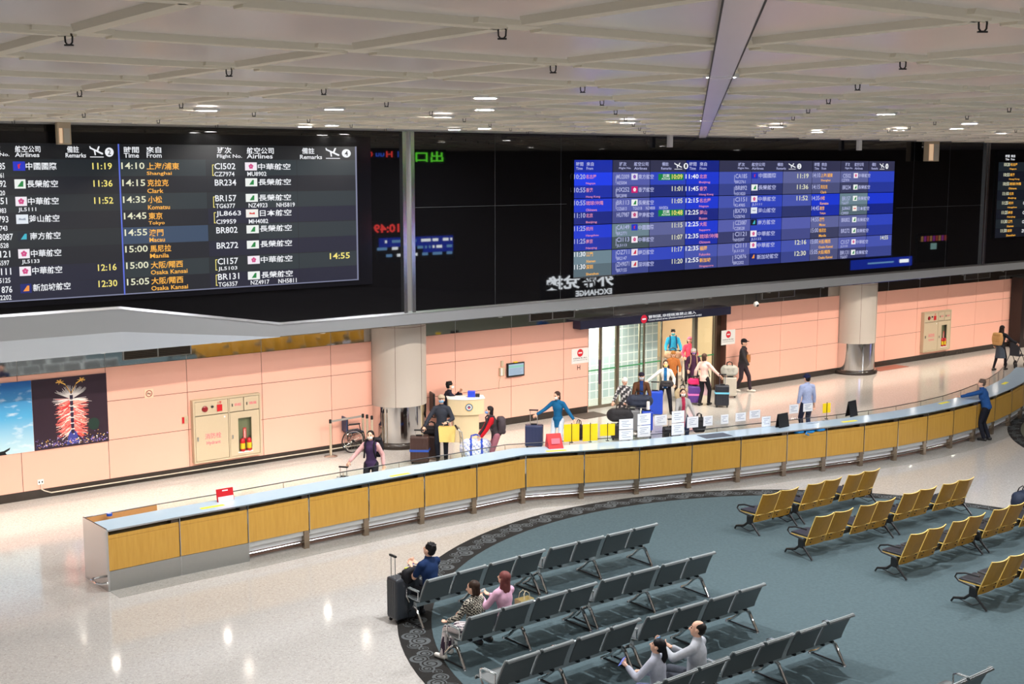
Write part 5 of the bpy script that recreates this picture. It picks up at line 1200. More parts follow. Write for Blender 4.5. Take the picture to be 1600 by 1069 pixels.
    if hip is None and hem < 0.85: J += [('c', Vector((0, 0, hz - .02)), 0.15 * k * wide, Vector((0, 0.0, tz - 0.08)), 0.165 * k * wide)]
    if vest is None or sleeve != 'none':
        for s_, e, w_ in arms:
            if sleeve == 'long': J += [('c', s_, 0.066 * k, e, 0.055 * k), ('c', e, 0.054 * k, w_ - (w_ - e).normalized() * 0.02 * k, 0.045 * k)]
            elif sleeve == 'short': J += [('c', s_, 0.07 * k, s_ + (e - s_) * 0.75, 0.058 * k)]
    mats = [cloth(*top)]; pn = None
    if open_front or vest:
        mats.append(cloth(*(open_front or vest)))
        if open_front: pn = lambda c: 1 if (c.y > 0.05 and abs(c.x - sp.x * (c.z - hz) / max(sp.z, .1)) < 0.05 * k and c.z > tz) else 0
        else: pn = lambda c: 1 if abs(c.x) < 0.165 * k * wide and c.z < sh.z + 0.2 else 0
    if extra == 'pattern': mats = [cloth(*top), cloth(206, 206, 208)]; pn = lambda c: int((math.floor(c.x * 16) + math.floor(c.z * 15) + math.floor(c.y * 13)) % 3 == 0)
    if extra == 'check': mats = [cloth(*top), cloth(190, 184, 170)]; pn = lambda c: int((math.floor(c.x * 46) + math.floor(c.z * 46)) % 2 == 0)
    cuts = [((0, 0, hl), (0, 0, -1))]
    if lean > 0.25: cuts = [(at_(-0.06), tuple(-sp))]
    link(vox(J, 0.0135, mats, 7, paint=pn, cut=cuts), 'jacket' if sleeve == 'long' else 'shirt', root)
    # hair
    hs = {'short': [('e', Hf(0, -0.02, 0.042), (0.083 * k, 0.1 * k, 0.082 * k), Rm), ('e', Hf(0, -0.05, -0.01), (0.074 * k, 0.062 * k, 0.07 * k), Rm)],
          'bob': [('e', Hf(0, -0.034, 0.036), (0.088 * k, 0.1 * k, 0.09 * k), Rm), ('c', Hf(-0.066, -0.042, 0.0), 0.034 * k, Hf(-0.066, -0.036, -0.09), 0.03 * k), ('c', Hf(0.066, -0.042, 0.0), 0.034 * k, Hf(0.066, -0.036, -0.09), 0.03 * k), ('c', Hf(0, -0.065, 0.0), 0.06 * k, Hf(0, -0.065, -0.09), 0.055 * k)],
          'long': [('e', Hf(0, -0.022, 0.035), (0.09 * k, 0.104 * k, 0.092 * k), Rm), ('c', Hf(-0.062, -0.03, 0.0), 0.04 * k, Hf(-0.075, -0.045, -0.2), 0.036 * k), ('c', Hf(0.062, -0.03, 0.0), 0.04 * k, Hf(0.075, -0.045, -0.2), 0.036 * k), ('c', Hf(0, -0.065, 0.0), 0.06 * k, Hf(0, -0.11, -0.28), 0.055 * k), ('c', Hf(-0.03, -0.08, -0.1), 0.05 * k, Hf(-0.05, -0.115, -0.3), 0.04 * k), ('c', Hf(0.03, -0.08, -0.1), 0.05 * k, Hf(0.05, -0.115, -0.3), 0.04 * k)],
          'pony': [('e', Hf(0, -0.022, 0.038), (0.084 * k, 0.102 * k, 0.086 * k), Rm), ('e', Hf(0, -0.05, -0.01), (0.074 * k, 0.062 * k, 0.07 * k), Rm), ('c', Hf(0, -0.11, 0.0), 0.034 * k, Hf(0, -0.16, -0.1), 0.045 * k), ('c', Hf(0, -0.16, -0.1), 0.045 * k, Hf(0, -0.16, -0.24), 0.03 * k)]}
    hs['balding'] = [('e', Hf(0, -0.03, 0.03), (0.082 * k, 0.09 * k, 0.07 * k), Rm), ('e', Hf(0, -0.05, -0.01), (0.074 * k, 0.062 * k, 0.07 * k), Rm)]
    if hair:
        rr = random.Random(len(label)); hm = cloth(*hairc, 0.5); sh_ = list(hs[hair])
        if hair == 'short':
            for q in range(10): a = q * 2.4; sh_.append(('c', Hf(0.05 * cos(a), -0.02 + 0.06 * sin(a), 0.1), 0.022 * k, Hf(0.065 * cos(a), -0.02 + 0.075 * sin(a), 0.112), 0.012 * k))
        link(vox(sh_, 0.0095, [hm], 2), 'hair', root)
    if hat:
        kind, c = hat; hm = cloth(*c); sh_ = [('e', Hf(0, -0.012, 0.052), (0.092 * k, 0.108 * k, 0.088 * k), Rm)]
        if kind == 'cap': sh_ += [('e', Hf(0, 0.105, 0.05), (0.07 * k, 0.075 * k, 0.014 * k), Rm)]
        o = link(vox(sh_, 0.0095, [hm], 2, cut=[(tuple(Hf(0, 0, 0.022 if kind == 'cap' else 0.01)), tuple(Rm @ Vector((0, 0, -1))))]), 'cap' if kind == 'cap' else 'knit_hat', root)
    if mask:
        sh_ = [('e', Hf(0, 0.045, -0.042), (0.066 * k, 0.064 * k, 0.05 * k), Rm)]
        link(vox(sh_, 0.009, [cloth(*mask)], 1, cut=[(tuple(Hf(0, 0.03, 0)), tuple(Rm @ Vector((0, -1, 0))))]), 'face_mask', root)
    if shirt:
        link(vox([('c', at_(0.52), 0.068 * k, at_(0.555), 0.06 * k)], 0.011, [cloth(*shirt)], 1), 'collar', root)
    root['_k'] = k
    return root, dict(sh=S, hd=hd, Hf=Hf, at=at_, arms=arms, k=k, pel=pel)
def strap(root, info, m, sg=1, name='shoulder_strap', w_=0.022):
    at_, k = info['at'], info['k']; S = info['sh'][1 if sg > 0 else 0]
    pts = [S + Vector((-sg * .06 * k, 0.06 * k, 0.06 * k)), at_(0.36) + Vector((sg * .03 * k, 0.155 * k, 0)), at_(0.18) + Vector((-sg * .07 * k, 0.155 * k, 0)), at_(0.02) + Vector((-sg * .17 * k, 0.08 * k, 0))]
    b = MB(); b.tube(pts, w_ * 0.6, m, 6); b.build(name, root)
def backpack_straps(root, info, m):
    at_, k = info['at'], info['k']
    for sg in (-1, 1):
        b = MB(); x = sg * .105 * k
        b.tube([at_(0.5) + Vector((x, -0.1 * k, 0.02)), at_(0.56) + Vector((x, 0.0, 0.005)), at_(0.46) + Vector((x, 0.12 * k, 0)), at_(0.3) + Vector((x * 1.1, 0.15 * k, 0)), at_(0.14) + Vector((x * 1.4, 0.1 * k, 0))], 0.019, m, 6); b.build('backpack_strap', root)

# ================================================================ LUGGAGE
def suitcase(label, loc, rot, w_, d, h, c, handle=0.35, band=None, z=0.0, grooves=True, rough=0.35, sub=None):
    t = thing('suitcase', label, 'suitcase', (loc[0], loc[1], z), R(rot)); m = plain(*c, rough); z0 = 0.06
    b = MB(); b.box(-w_ / 2, w_ / 2, -d / 2, d / 2, z0, h, m); b.build('shell', t, bevel=0.035)
    if grooves:
        b = MB(); n = 5; dk = plain(*[int(x * .6) for x in c], 0.5)
        for k in range(n):
            x = -w_ / 2 + w_ * (k + 0.75) / (n + 0.5)
            b.box(x - 0.012, x + 0.012, -d / 2 - 0.004, d / 2 + 0.004, z0 + 0.05, h - 0.05, m)
        b.box(-w_ / 2 - 0.003, w_ / 2 + 0.003, -0.006, 0.006, z0 + .01, h + 0.003, dk); b.build('ribbing', t)
    for sx in (-1, 1):
        for sy in (-1, 1):
            b = MB(); b.tube([(sx * (w_ / 2 - .05) - .014, sy * (d / 2 - .05), 0.028), (sx * (w_ / 2 - .05) + .014, sy * (d / 2 - .05), 0.028)], 0.028, M_BLACK, 10); b.box(sx * (w_ / 2 - .05) - .02, sx * (w_ / 2 - .05) + .02, sy * (d / 2 - .05) - .02, sy * (d / 2 - .05) + .02, 0.03, z0 + 0.02, M_DARK); b.build('wheel', t)
    b = MB(); b.box(-0.09, 0.09, -0.02, 0.02, h - 0.002, h + 0.035, M_BLACK); b.build('carry_handle', t, bevel=0.008)
    if handle:
        b = MB(); hx = w_ * 0.2
        for sx in (-1, 1): b.tube([(sx * hx, d / 2 - .04, h - 0.02), (sx * hx, d / 2 - .04, h + handle)], 0.009, M_CHROME2, 6)
        b.build('telescopic_tubes', t)
        b = MB(); b.box(-hx - .03, hx + .03, d / 2 - .06, d / 2 - .02, h + handle - .01, h + handle + 0.025, M_BLACK); b.build('grip', t, bevel=0.008)
    if band:
        b = MB(); b.box(-w_ / 2 - .006, w_ / 2 + .006, -d / 2 - .006, d / 2 + .006, h * band[1], h * band[1] + 0.055, plain(*band[0], 0.6)); b.build('luggage_belt', t)
    return t
def soft_bag(label, loc, rot, w_, d, h, c, z=0.0, nm='travel_bag', cat='bag', handles=True, stripes=None, belly=0.16):
    t = thing(nm, label, cat, (loc[0], loc[1], z), R(rot)); m = cloth(*c, 0.6); n = Vector((w_, d, h)); sh_ = []
    r = min(d, h) * 0.32; x, y = w_ / 2 - r, max(0.005, d / 2 - r)
    for zz in (r, h - r):
        for yy in (-y, y): sh_.append(('c', (-x, yy, zz), r, (x, yy, zz), r))
    for xx in (-x, 0, x): sh_.append(('e', (xx, 0, h / 2), (r * 1.2 + w_ * belly * .5, d / 2, h / 2), None))
    mats = [m] + ([cloth(*q) for q in stripes] if stripes else [])
    pn = None
    if stripes: pn = lambda p: (1 if (abs(abs(p.x) - w_ * .2) < 0.022) else (2 if (math.floor(p.x * 26) + math.floor(p.z * 22) + math.floor(p.y * 22)) % 3 == 0 and len(mats) > 2 else 0))
    link(vox(sh_, 0.014, mats, 4, paint=pn), 'bag_body', t)
    if handles:
        for sy in (-1, 1):
            b = MB(); b.tube([(-w_ * .2, sy * d * .32, h * .82), (-w_ * .17, sy * d * .16, h + .08), (0, sy * d * .1, h + .11), (w_ * .17, sy * d * .16, h + .08), (w_ * .2, sy * d * .32, h * .82)], 0.012, mats[1] if stripes else M_BLACK, 6); b.build('handle', t)
    return t
def paper_bag(label, loc, rot, w_, d, h, c, z=0.0, nm='paper_bag', tilt=0.0):
    t = thing(nm, label, 'bag', (loc[0], loc[1], z), (R(tilt), 0, R(rot))); m = plain(*c, 0.6)
    b = MB(); x, y = w_ / 2, d / 2; k = 0.88
    P = [(-x * k, -y, 0), (x * k, -y, 0), (x * k, y, 0), (-x * k, y, 0)]; Q = [(-x, -y, h), (x, -y, h), (x, y, h), (-x, y, h)]
    b.add(P + Q, [(3, 2, 1, 0), (0, 1, 5, 4), (1, 2, 6, 5), (2, 3, 7, 6), (3, 0, 4, 7)], m); b.add([(p[0] * .97, p[1] * .9, p[2] + .004) for p in P + Q], [(0, 1, 2, 3), (4, 5, 1, 0), (5, 6, 2, 1), (6, 7, 3, 2), (7, 4, 0, 3)], m)
    b.build('bag_body', t, fix=False)
    for sy in (-1, 1):
        b = MB(); b.tube([(-x * .45, sy * y * .95, h - .02), (-x * .4, sy * y * .6, h + .09), (0, sy * y * .4, h + .13), (x * .4, sy * y * .6, h + .09), (x * .45, sy * y * .95, h - .02)], 0.006, plain(206, 196, 170), 6); b.build('handle', t)
    return t
def cart(label, loc, rot, w_=0.5, L=0.8):
    t = thing('luggage_cart', label, 'luggage cart', (loc[0], loc[1], 0), R(rot))
    b = MB()
    for sx in (-1, 1): b.tube([(sx * w_ / 2, L * .5, 0.2), (sx * w_ / 2, -L * .4, 0.16), (sx * w_ / 2, -L * .5, 0.95), (sx * w_ / 2 * .9, -L * .62, 1.02)], 0.017, M_STEEL, 8)
    for y in (-.3, -.1, .1, .3): b.tube([(-w_ / 2, y, 0.185), (w_ / 2, y, 0.185)], 0.012, M_STEEL, 6)
    for z in (.5, .75): b.tube([(-w_ / 2, -L * .47, z), (w_ / 2, -L * .47, z)], 0.012, M_STEEL, 6)
    b.build('frame', t)
    b = MB(); b.tube([(-w_ / 2 * .9, -L * .62, 1.02), (w_ / 2 * .9, -L * .62, 1.02)], 0.024, M_BLACK, 8); b.build('push_bar', t)
    for sx, y in ((-1, .4), (1, .4), (-1, -.36), (1, -.36)):
        b = MB(); b.tube([(sx * w_ / 2 - .02, y, 0.075), (sx * w_ / 2 + .02, y, 0.075)], 0.075, M_BLACK, 12); b.box(sx * w_ / 2 - .01, sx * w_ / 2 + .01, y - .015, y + .015, 0.07, 0.2, M_STEEL); b.build('wheel', t)
    return t
# ================================================================ BENCHES
M_GSEAT = mat('perforated_metal', rgb(92, 97, 98), 0.36, 0.2, noise=0.06, nscale=40)
M_GEDGE = mat('seat_edge_metal', rgb(168, 176, 178), 0.28, 0.3, noise=0.03)
SEATX = ((0.0, 0.56), (0.62, 1.18), (1.30, 1.86), (1.92, 2.48))
def arc(pts, n=4):
    return pts
def sheet(b, x0, x1, prof, th, m, edge=None):
    """a bent seat sheet: profile (y,z) extruded along x with thickness"""
    n = len(prof); nr = []
    for i in range(n):
        a = Vector(prof[max(i - 1, 0)]); c = Vector(prof[min(i + 1, n - 1)]); d = (c - a).normalized(); nr.append(Vector((-d.y, d.x)))
    lo = [(p[0], p[1]) for p in prof]; hi = [(p[0] + q.x * th, p[1] + q.y * th) for p, q in zip(prof, nr)]
    for i in range(n - 1):
        vs = [(x0, *lo[i]), (x1, *lo[i]), (x1, *lo[i + 1]), (x0, *lo[i + 1]), (x0, *hi[i]), (x1, *hi[i]), (x1, *hi[i + 1]), (x0, *hi[i + 1])]
        b.add(vs, [(0, 1, 2, 3), (7, 6, 5, 4)], m, True); b.add(vs, [(1, 5, 6, 2), (4, 0, 3, 7)], edge or m)
        if i == 0: b.add(vs, [(0, 4, 5, 1)], edge or m)
        if i == n - 2: b.add(vs, [(3, 2, 6, 7)], edge or m)
def grey_bench(seats=SEATX):
    t = thing('metal_bench', 'grey perforated metal bench', 'bench', (0, 0, 0), 0, 'grey four-seat metal benches')
    for x0, x1 in seats:
        b = MB(); prof = [(0.215, 0.425), (0.19, 0.50), (0.13, 0.64), (0.065, 0.77), (0.03, 0.825), (-0.005, 0.845), (-0.035, 0.835), (-0.045, 0.815)]
        sheet(b, x0, x1, prof, 0.02, M_GSEAT); o = b.build('backrest', t)
        b = MB()
        for x in (x0 + 0.004, x1 - 0.004): b.tube([(x, y + .008, z) for y, z in prof[:6]], 0.012, M_GEDGE, 6)
        b.tube([(x0, 0.218, 0.43), (x1, 0.218, 0.43)], 0.012, M_GEDGE, 6); b.tube([(x0, -0.012, 0.84), (x1, -0.012, 0.84)], 0.014, M_GEDGE, 6); b.build('edge_tube', o)
        b = MB(); sheet(b, x0, x1, [(0.22, 0.425), (0.28, 0.412), (0.42, 0.415), (0.58, 0.435), (0.645, 0.43), (0.67, 0.405), (0.665, 0.38)], 0.02, M_GSEAT); o = b.build('seat', t)
        b = MB()
        for x in (x0 + 0.004, x1 - 0.004): b.tube([(x, y, z + .008) for y, z in [(0.22, 0.425), (0.28, 0.412), (0.42, 0.415), (0.58, 0.435), (0.645, 0.43), (0.67, 0.405)]], 0.011, M_GEDGE, 6)
        b.build('edge_tube', o)
    L = seats[-1][1]
    b = MB(); b.box(0.02, L - 0.02, 0.33, 0.41, 0.30, 0.375, M_GEDGE); b.build('beam', t, bevel=0.006)
    b = MB()
    for x0, x1 in seats: b.box((x0 + x1) / 2 - .12, (x0 + x1) / 2 - .08, 0.2, 0.6, 0.375, 0.405, M_DARK); b.box((x0 + x1) / 2 + .08, (x0 + x1) / 2 + .12, 0.2, 0.6, 0.375, 0.405, M_DARK)
    b.build('seat_bracket', t)
    for x in (0.0, 1.24, L):
        b = MB(); b.tube([(x, 0.37, 0.30), (x, 0.30, 0.28), (x, 0.20, 0.13), (x, 0.12, 0.015)], [0.03, 0.028, 0.024, 0.02], M_CHROME, 8)
        b.tube([(x, 0.37, 0.30), (x, 0.45, 0.26), (x, 0.62, 0.1), (x, 0.77, 0.015)], [0.03, 0.026, 0.022, 0.02], M_CHROME, 8); b.tube([(x, 0.12, 0.02), (x, 0.77, 0.02)], 0.012, M_DARK, 6)
        o = b.build('leg', t)
        b = MB(); b.lathe([(0.032, 0), (0.028, 0.018)], M_CHROME, 12, (x, 0.12, 0.0)); b.build('foot', o); b = MB(); b.lathe([(0.032, 0), (0.028, 0.018)], M_CHROME, 12, (x, 0.77, 0.0)); b.build('foot', o)
    for x in (-0.03, 1.24, L - 0.03):
        b = MB(); b.box(x - 0.022, x + 0.022, 0.2, 0.46, 0.595, 0.615, M_GEDGE); b.tube([(x, 0.2, 0.605), (x, 0.47, 0.605), (x, 0.52, 0.58), (x, 0.52, 0.44), (x, 0.45, 0.36)], 0.013, M_CHROME, 8); b.tube([(x, 0.205, 0.605), (x, 0.21, 0.46)], 0.012, M_CHROME, 8)
        b.build('armrest', t)
    b = MB(); sheet(b, 1.195, 1.285, [(0.235, 0.40), (0.205, 0.50), (0.145, 0.64), (0.09, 0.76), (0.06, 0.80)], 0.02, M_GEDGE)
    for (y, z) in ((0.19, 0.52), (0.145, 0.63)): b.ell((1.24, y, z), 0.016, M_CHROME, nu=8, nv=6)
    b.build('gap_plate', t)
    return t
GB = grey_bench(); mk = copies_of(GB)
GSP = [((-1.33, 19.12), 40.6, 'grey metal bench on which the man in navy sits beside his suitcase'), ((0.67, 20.81), 37.3, 'empty grey metal bench continuing the row of the man in navy'),
       ((-0.61, 17.47), 38.9, 'grey metal bench with the two seated women and a paper bag'), ((1.43, 19.12), 36.6, 'empty grey metal bench continuing the row of the two women'),
       ((-0.07, 15.84), 39.7, 'empty grey metal bench directly behind the two seated women'), ((1.97, 17.47), 37.3, 'empty grey metal bench directly in front of the seated couple in grey'),
       ((0.95, 14.42), 39.3, 'grey metal bench on which the couple in grey sits'), ((2.97, 16.14), 36.6, 'empty grey metal bench continuing the row of the couple in grey'),
       ((27.5, 31), 37.5, 'm'), ((29.8, 32.8), 37.5, 'm'), ((29.0, 29.4), 37.5, 'm'), ((31.3, 31.2), 37.5, 'm'), ((33.5, 33.0), 37.5, 'm'), ((32, 34.6), 37.5, 'm'),
       ((4.30, 14.10), 38.7, 'empty grey metal bench mostly cut off by the bottom of the picture'), ((-2.2, 12.2), 39.5, None)]
for i, (p, a, lab) in enumerate(GSP):
    if lab is None: continue
    o = GB if i == 0 else mk(); o.location = (p[0], p[1], 0.012); o.rotation_euler = (0, 0, R(a)); o['label'] = lab if lab != 'm' else 'grey metal bench beyond the picture edge, mirrored in the polished strip'
# yellow plywood benches
YX = ((0.0, 0.52), (0.55, 1.07), (1.29, 1.80), (1.83, 2.35))
M_CUSH = mat('black_leather', rgb(40, 42, 48), 0.3, noise=0.1, nscale=30, spec=0.6)
def yellow_bench(seats, label):
    t = thing('plywood_bench', label, 'bench', (0, 0, 0), 0, 'yellow plywood benches')
    for x0, x1 in seats:
        b = MB(); prof = [(0.26, 0.235), (0.225, 0.33), (0.175, 0.45), (0.11, 0.60), (0.05, 0.74), (0.0, 0.855)]
        n = 7; vs = []; th = 0.016
        for (y, z) in prof:
            for k in range(n):
                x = x0 + (x1 - x0) * k / (n - 1); q = ((k / (n - 1)) * 2 - 1) ** 2
                zz = z - (0.02 * (1 - q) if z > .8 else 0); vs.append((x, y + 0.035 * q * (0.4 + z), zz))
        fr = [(i * n + k, i * n + k + 1, (i + 1) * n + k + 1, (i + 1) * n + k) for i in range(len(prof) - 1) for k in range(n - 1)]
        bk = [(v[0], v[1] + th, v[2] + th * .4) for v in vs]
        b.add(vs, fr, M_WOODY, True); b.add(bk, [f[::-1] for f in fr], M_WOODY, True)
        N = len(vs); rim = [k for k in range(n)] + [i * n + n - 1 for i in range(1, len(prof))] + [(len(prof) - 1) * n + k for k in range(n - 2, -1, -1)] + [i * n for i in range(len(prof) - 2, 0, -1)]
        b.add(vs + bk, [(rim[i], rim[(i + 1) % len(rim)], N + rim[(i + 1) % len(rim)], N + rim[i]) for i in range(len(rim))], M_EDGE)
        o = b.build('backrest', t, fix=False)
        b = MB()
        for x in (x0 + .1, x1 - .1):
            for (y, z) in ((0.232, 0.30), (0.205, 0.37)): b.ell((x, y + .012, z), (0.014, 0.014, 0.014), M_BLACK, nu=8, nv=6)
        b.build('bolts', o)
        b = MB(); b.box(x0 + .01, x1 - .01, 0.2, 0.66, 0.385, 0.402, M_EDGE); o = b.build('seat', t, bevel=0.006)
        b = MB(); b.box(x0 + .02, x1 - .02, 0.215, 0.655, 0.403, 0.44, M_CUSH); b.build('cushion', o, bevel=0.015)
    L = seats[-1][1]
    b = MB(); b.box(0.0, L, 0.30, 0.38, 0.27, 0.35, M_BLACK); b.build('beam', t, bevel=0.006)
    for x in (-0.03, L + 0.03):
        b = MB(); b.box(x - .035, x + .035, 0.28, 0.40, 0.2, 0.36, M_BLACK)
        b.tube([(x, 0.36, 0.25), (x, 0.5, 0.13), (x, 0.70, 0.085), (x, 0.74, 0.02)], [0.026, 0.024, 0.02, 0.018], M_BLACK, 8); b.tube([(x, 0.33, 0.25), (x, 0.22, 0.15), (x, 0.08, 0.02)], [0.026, 0.022, 0.018], M_BLACK, 8); b.tube([(x, .2, .12), (x, .34, .05), (x, .62, .1)], 0.008, M_DARK, 6)
        b.build('leg', t)
        b = MB(); b.tube([(x, 0.30, 0.36), (x, 0.62, 0.40), (x, 0.69, 0.46), (x, 0.66, 0.52), (x, 0.5, 0.565), (x, 0.24, 0.57)], 0.016, M_BLACK, 8); b.build('armrest', t)
    return t
YB2 = yellow_bench(YX[:2], 'short yellow plywood bench of two seats in the yellow row next to the counter')
YB2.location = (4.99, 24.23, 0.012); YB2.rotation_euler = (0, 0, R(37.0))
YB = yellow_bench(YX, 'yellow bench'); mk = copies_of(YB)
e37 = Vector((cos(R(37)), sin(R(37))))
YSP = [((4.99 + e37.x * 1.36, 24.23 + e37.y * 1.36), 37, 'four-seat yellow plywood bench joined onto the two-seat yellow bench'), ((5.66, 22.65), 36.2, 'yellow plywood bench starting the second yellow row from the counter'), ((7.80, 24.30), 36.2, 'yellow plywood bench ending the second yellow row at the carpet edge'),
       ((7.07, 21.52), 37.9, 'yellow plywood bench starting the third yellow row from the counter'), ((9.14, 23.12), 37, 'yellow plywood bench in the third yellow row beside the dark blue backpack'), ((7.90, 19.93), 38, 'yellow plywood bench starting the fourth yellow row from the counter'),
       ((11.15, 24.65), 37, None), ((9.95, 21.55), 38, None), ((12.0, 23.2), 38, None), ((10.0, 18.9), 38, None), ((12.1, 20.6), 38, None), ((12.0, 17.6), 38, None)]
for i, (p, a, lab) in enumerate(YSP):
    o = YB if i == 0 else mk(); o.location = (p[0], p[1], 0.012); o.rotation_euler = (0, 0, R(a))
    o['label'] = lab or 'yellow plywood bench beyond the picture edge, mirrored in the polished strip'

# ================================================================ PEOPLE IN THE WAITING AREA
def bl(o, a, x, y, z=0): return Vector((o[0] + cos(R(a)) * x - sin(R(a)) * y, o[1] + sin(R(a)) * x + cos(R(a)) * y, z))
SEATED = dict(hip=0.53, knee=(0, 1, 0.25), hem=0.8)
NOZ = 0.012
p = bl((-1.33, 19.12), 40.6, 0.30, 0.30)
person('seated man in navy T-shirt with black hair beside the upright dark suitcase', p, 48, 1.72, lean=0.12, hands=((-.06, .40, .86), (.10, .40, .86)), feet=((-.14, .52), (.16, .42)), look=(12, -22), top=(22, 44, 82), sleeve='short', legs=(30, 32, 38), shoes=(40, 40, 44), hair='short', hairc=(16, 15, 18), z0=NOZ, **SEATED)
q = bl(p, 48, 0.02, 0.47, 0.885); t = thing('phone', 'phone held by the seated man in navy', 'phone', q, (R(35), 0, R(48)))
b = MB(); b.box(-.075, .075, -.005, .005, -.037, .037, M_BLACK); b.build('case', t, bevel=.004)
b = MB(); b.box(-.068, .068, -.0065, -.0052, -.033, .033, glow('phone_screen', rgb(110, 110, 190))); b.build('screen', t)
soft_bag('black bag on the lap of the seated man in navy', bl(p, 48, -.14, .34), 60, .34, .16, .24, (24, 24, 28), z=0.64, nm='shoulder_bag', handles=False)
p = bl((-0.61, 17.47), 38.9, 0.28, 0.30)
person('seated woman in black and white check jacket with bobbed dark hair', p, 50, 1.58, wide=0.9, lean=-0.05, side=0.04, hands=((-.2, .3, .62), (.15, .33, .66)), feet=((-.2, .42), (.02, .5)), look=(25, 10), top=(34, 32, 34), extra='check', legs=(232, 222, 222), stripes=(70, 56, 72), shoes=(226, 222, 214), hair='bob', hairc=(52, 36, 28), z0=NOZ, **SEATED)
p = bl((-0.61, 17.47), 38.9, 0.90, 0.30)
person('seated woman in pink top with long auburn hair', p, 42, 1.60, wide=0.9, lean=0.1, hands=((-.16, .36, .80), (.02, .38, .80)), feet=((-.1, .5), (.1, .5)), look=(15, -15), top=(218, 172, 196), legs=(60, 62, 80), hair='long', hairc=(112, 62, 60), z0=NOZ, **SEATED)
q = bl(p, 42, -.09, .45, .86); t = thing('phone', 'phone in the hands of the woman with auburn hair', 'phone', q, (R(35), 0, R(42)))
b = MB(); b.box(-.037, .037, -.005, .005, -.075, .075, M_WHITE); b.build('case', t, bevel=.004); b = MB(); b.box(-.033, .033, -.0065, -.0052, -.068, .068, glow('phone_screen2', rgb(150, 176, 180))); b.build('screen', t)
q = bl((-0.61, 17.47), 38.9, 1.30, 0.34); paper_bag('pale yellow paper bag on the seat beside the woman in pink', q, 38.9, .26, .16, .3, (222, 206, 150), z=0.455)
p = bl((0.95, 14.42), 39.3, 1.50, 0.30)
person('seated woman in grey top with black ponytail holding a phone', p, 52, 1.56, wide=0.9, lean=0.15, hands=((-.22, .36, .84), (.06, .3, .70)), feet=((-.15, .5), (.1, .5)), look=(20, -25), top=(172, 176, 190), legs=(92, 98, 128), hair='pony', hairc=(18, 16, 20), z0=NOZ, **SEATED)
q = bl(p, 52, -.24, .44, .92); t = thing('phone', 'phone with lit blue screen held by the ponytailed woman', 'phone', q, (R(30), 0, R(52)))
b = MB(); b.box(-.04, .04, -.005, .005, -.08, .08, M_BLACK); b.build('case', t, bevel=.004); b = MB(); b.box(-.036, .036, -.0065, -.0052, -.074, .074, glow('phone_screen3', rgb(110, 130, 220))); b.build('screen', t)
p = bl((0.95, 14.42), 39.3, 2.20, 0.30)
person('seated man in light grey shirt with receding hair and lowered mask', p, 62, 1.74, lean=0.0, hands=((-.22, .42, .98), (.02, .36, .88)), feet=((-.15, .5), (.15, .45)), look=(14, -8), top=(182, 186, 194), legs=(70, 74, 84), hair='balding', hairc=(30, 26, 24), z0=NOZ, **SEATED)
q = bl(p, 62, -.22, .5, .99); t = thing('snack_packet', 'colourful blue snack packet held by the seated man in grey', 'packet', q, (0, R(80), R(62)))
b = MB(); b.box(-.07, .07, -.02, .02, -.13, .13, plain(70, 150, 206)); b.build('pouch', t, bevel=.015); b = MB(); b.box(-.05, .02, -.024, -.0205, -.06, .05, plain(240, 210, 60)); b.box(-.03, .05, -.024, -.0205, .06, .11, plain(240, 240, 244)); b.build('print', t)
sc = (-1.76, 19.66)
suitcase('dark grey ribbed suitcase with raised handle standing beside the seated man in navy', sc, 128, .30, .46, .74, (52, 56, 62), handle=0.36, z=0.008)
q = bl(sc, 128, -.02, -.08, .748); t = thing('drink_carton', 'small yellow green drink carton on the dark suitcase', 'carton', q, R(30))
b = MB(); b.box(-.045, .045, -.04, .04, 0, .12, plain(206, 214, 60)); b.build('box', t, bevel=.004); b = MB(); b.box(-.047, -.045, -.03, .03, .02, .09, plain(240, 244, 220)); b.box(-.03, .03, -.042, -.04, .03, .09, plain(120, 160, 40)); b.build('print', t)
soft_bag('dark blue backpack on the floor behind the third yellow row', G(1598, 800)[:2], 40, .55, .36, .44, (40, 48, 66), z=0.012, nm='backpack', handles=True)

# ================================================================ PEOPLE AT THE COUNTER AND IN THE CORRIDOR
def loc_in(p, face, q):
    d = Vector(q) - Vector((p[0], p[1], 0)); c, s = cos(R(-face)), sin(R(-face)); return Vector((d.x * c - d.y * s, d.x * s + d.y * c, q[2]))
P17 = (12.72, 33.22)
fc = 52
h1 = loc_in(P17, fc, G(1512, 612, 1.15)); h2 = loc_in(P17, fc, G(1534, 612, 1.15))
person('man in blue jacket leaning with both arms on the counter', P17, fc, 1.68, lean=0.3, hands=((-.22, .62, 1.16), (.12, .60, 1.16)), elbows=((-1, -.2, -.15), (1, -.2, -.15)), feet=((-.1, .0), (.1, -.06)), look=(28, -12), top=(34, 74, 130), legs=(28, 30, 40), hair='short', hairc=(92, 78, 70), hem=0.86, grip=(False, False))
# guard
person('guard in light blue shirt and navy cap standing with his back to us', (8.04, 33.82), 14, 1.70, lean=0.02, hands=((-.25, .04, .8), (.25, .06, .8)), look=(10, 0), top=(158, 172, 208), legs=(36, 40, 62), hair='short', hat=('cap', (32, 38, 72)), hem=0.92)
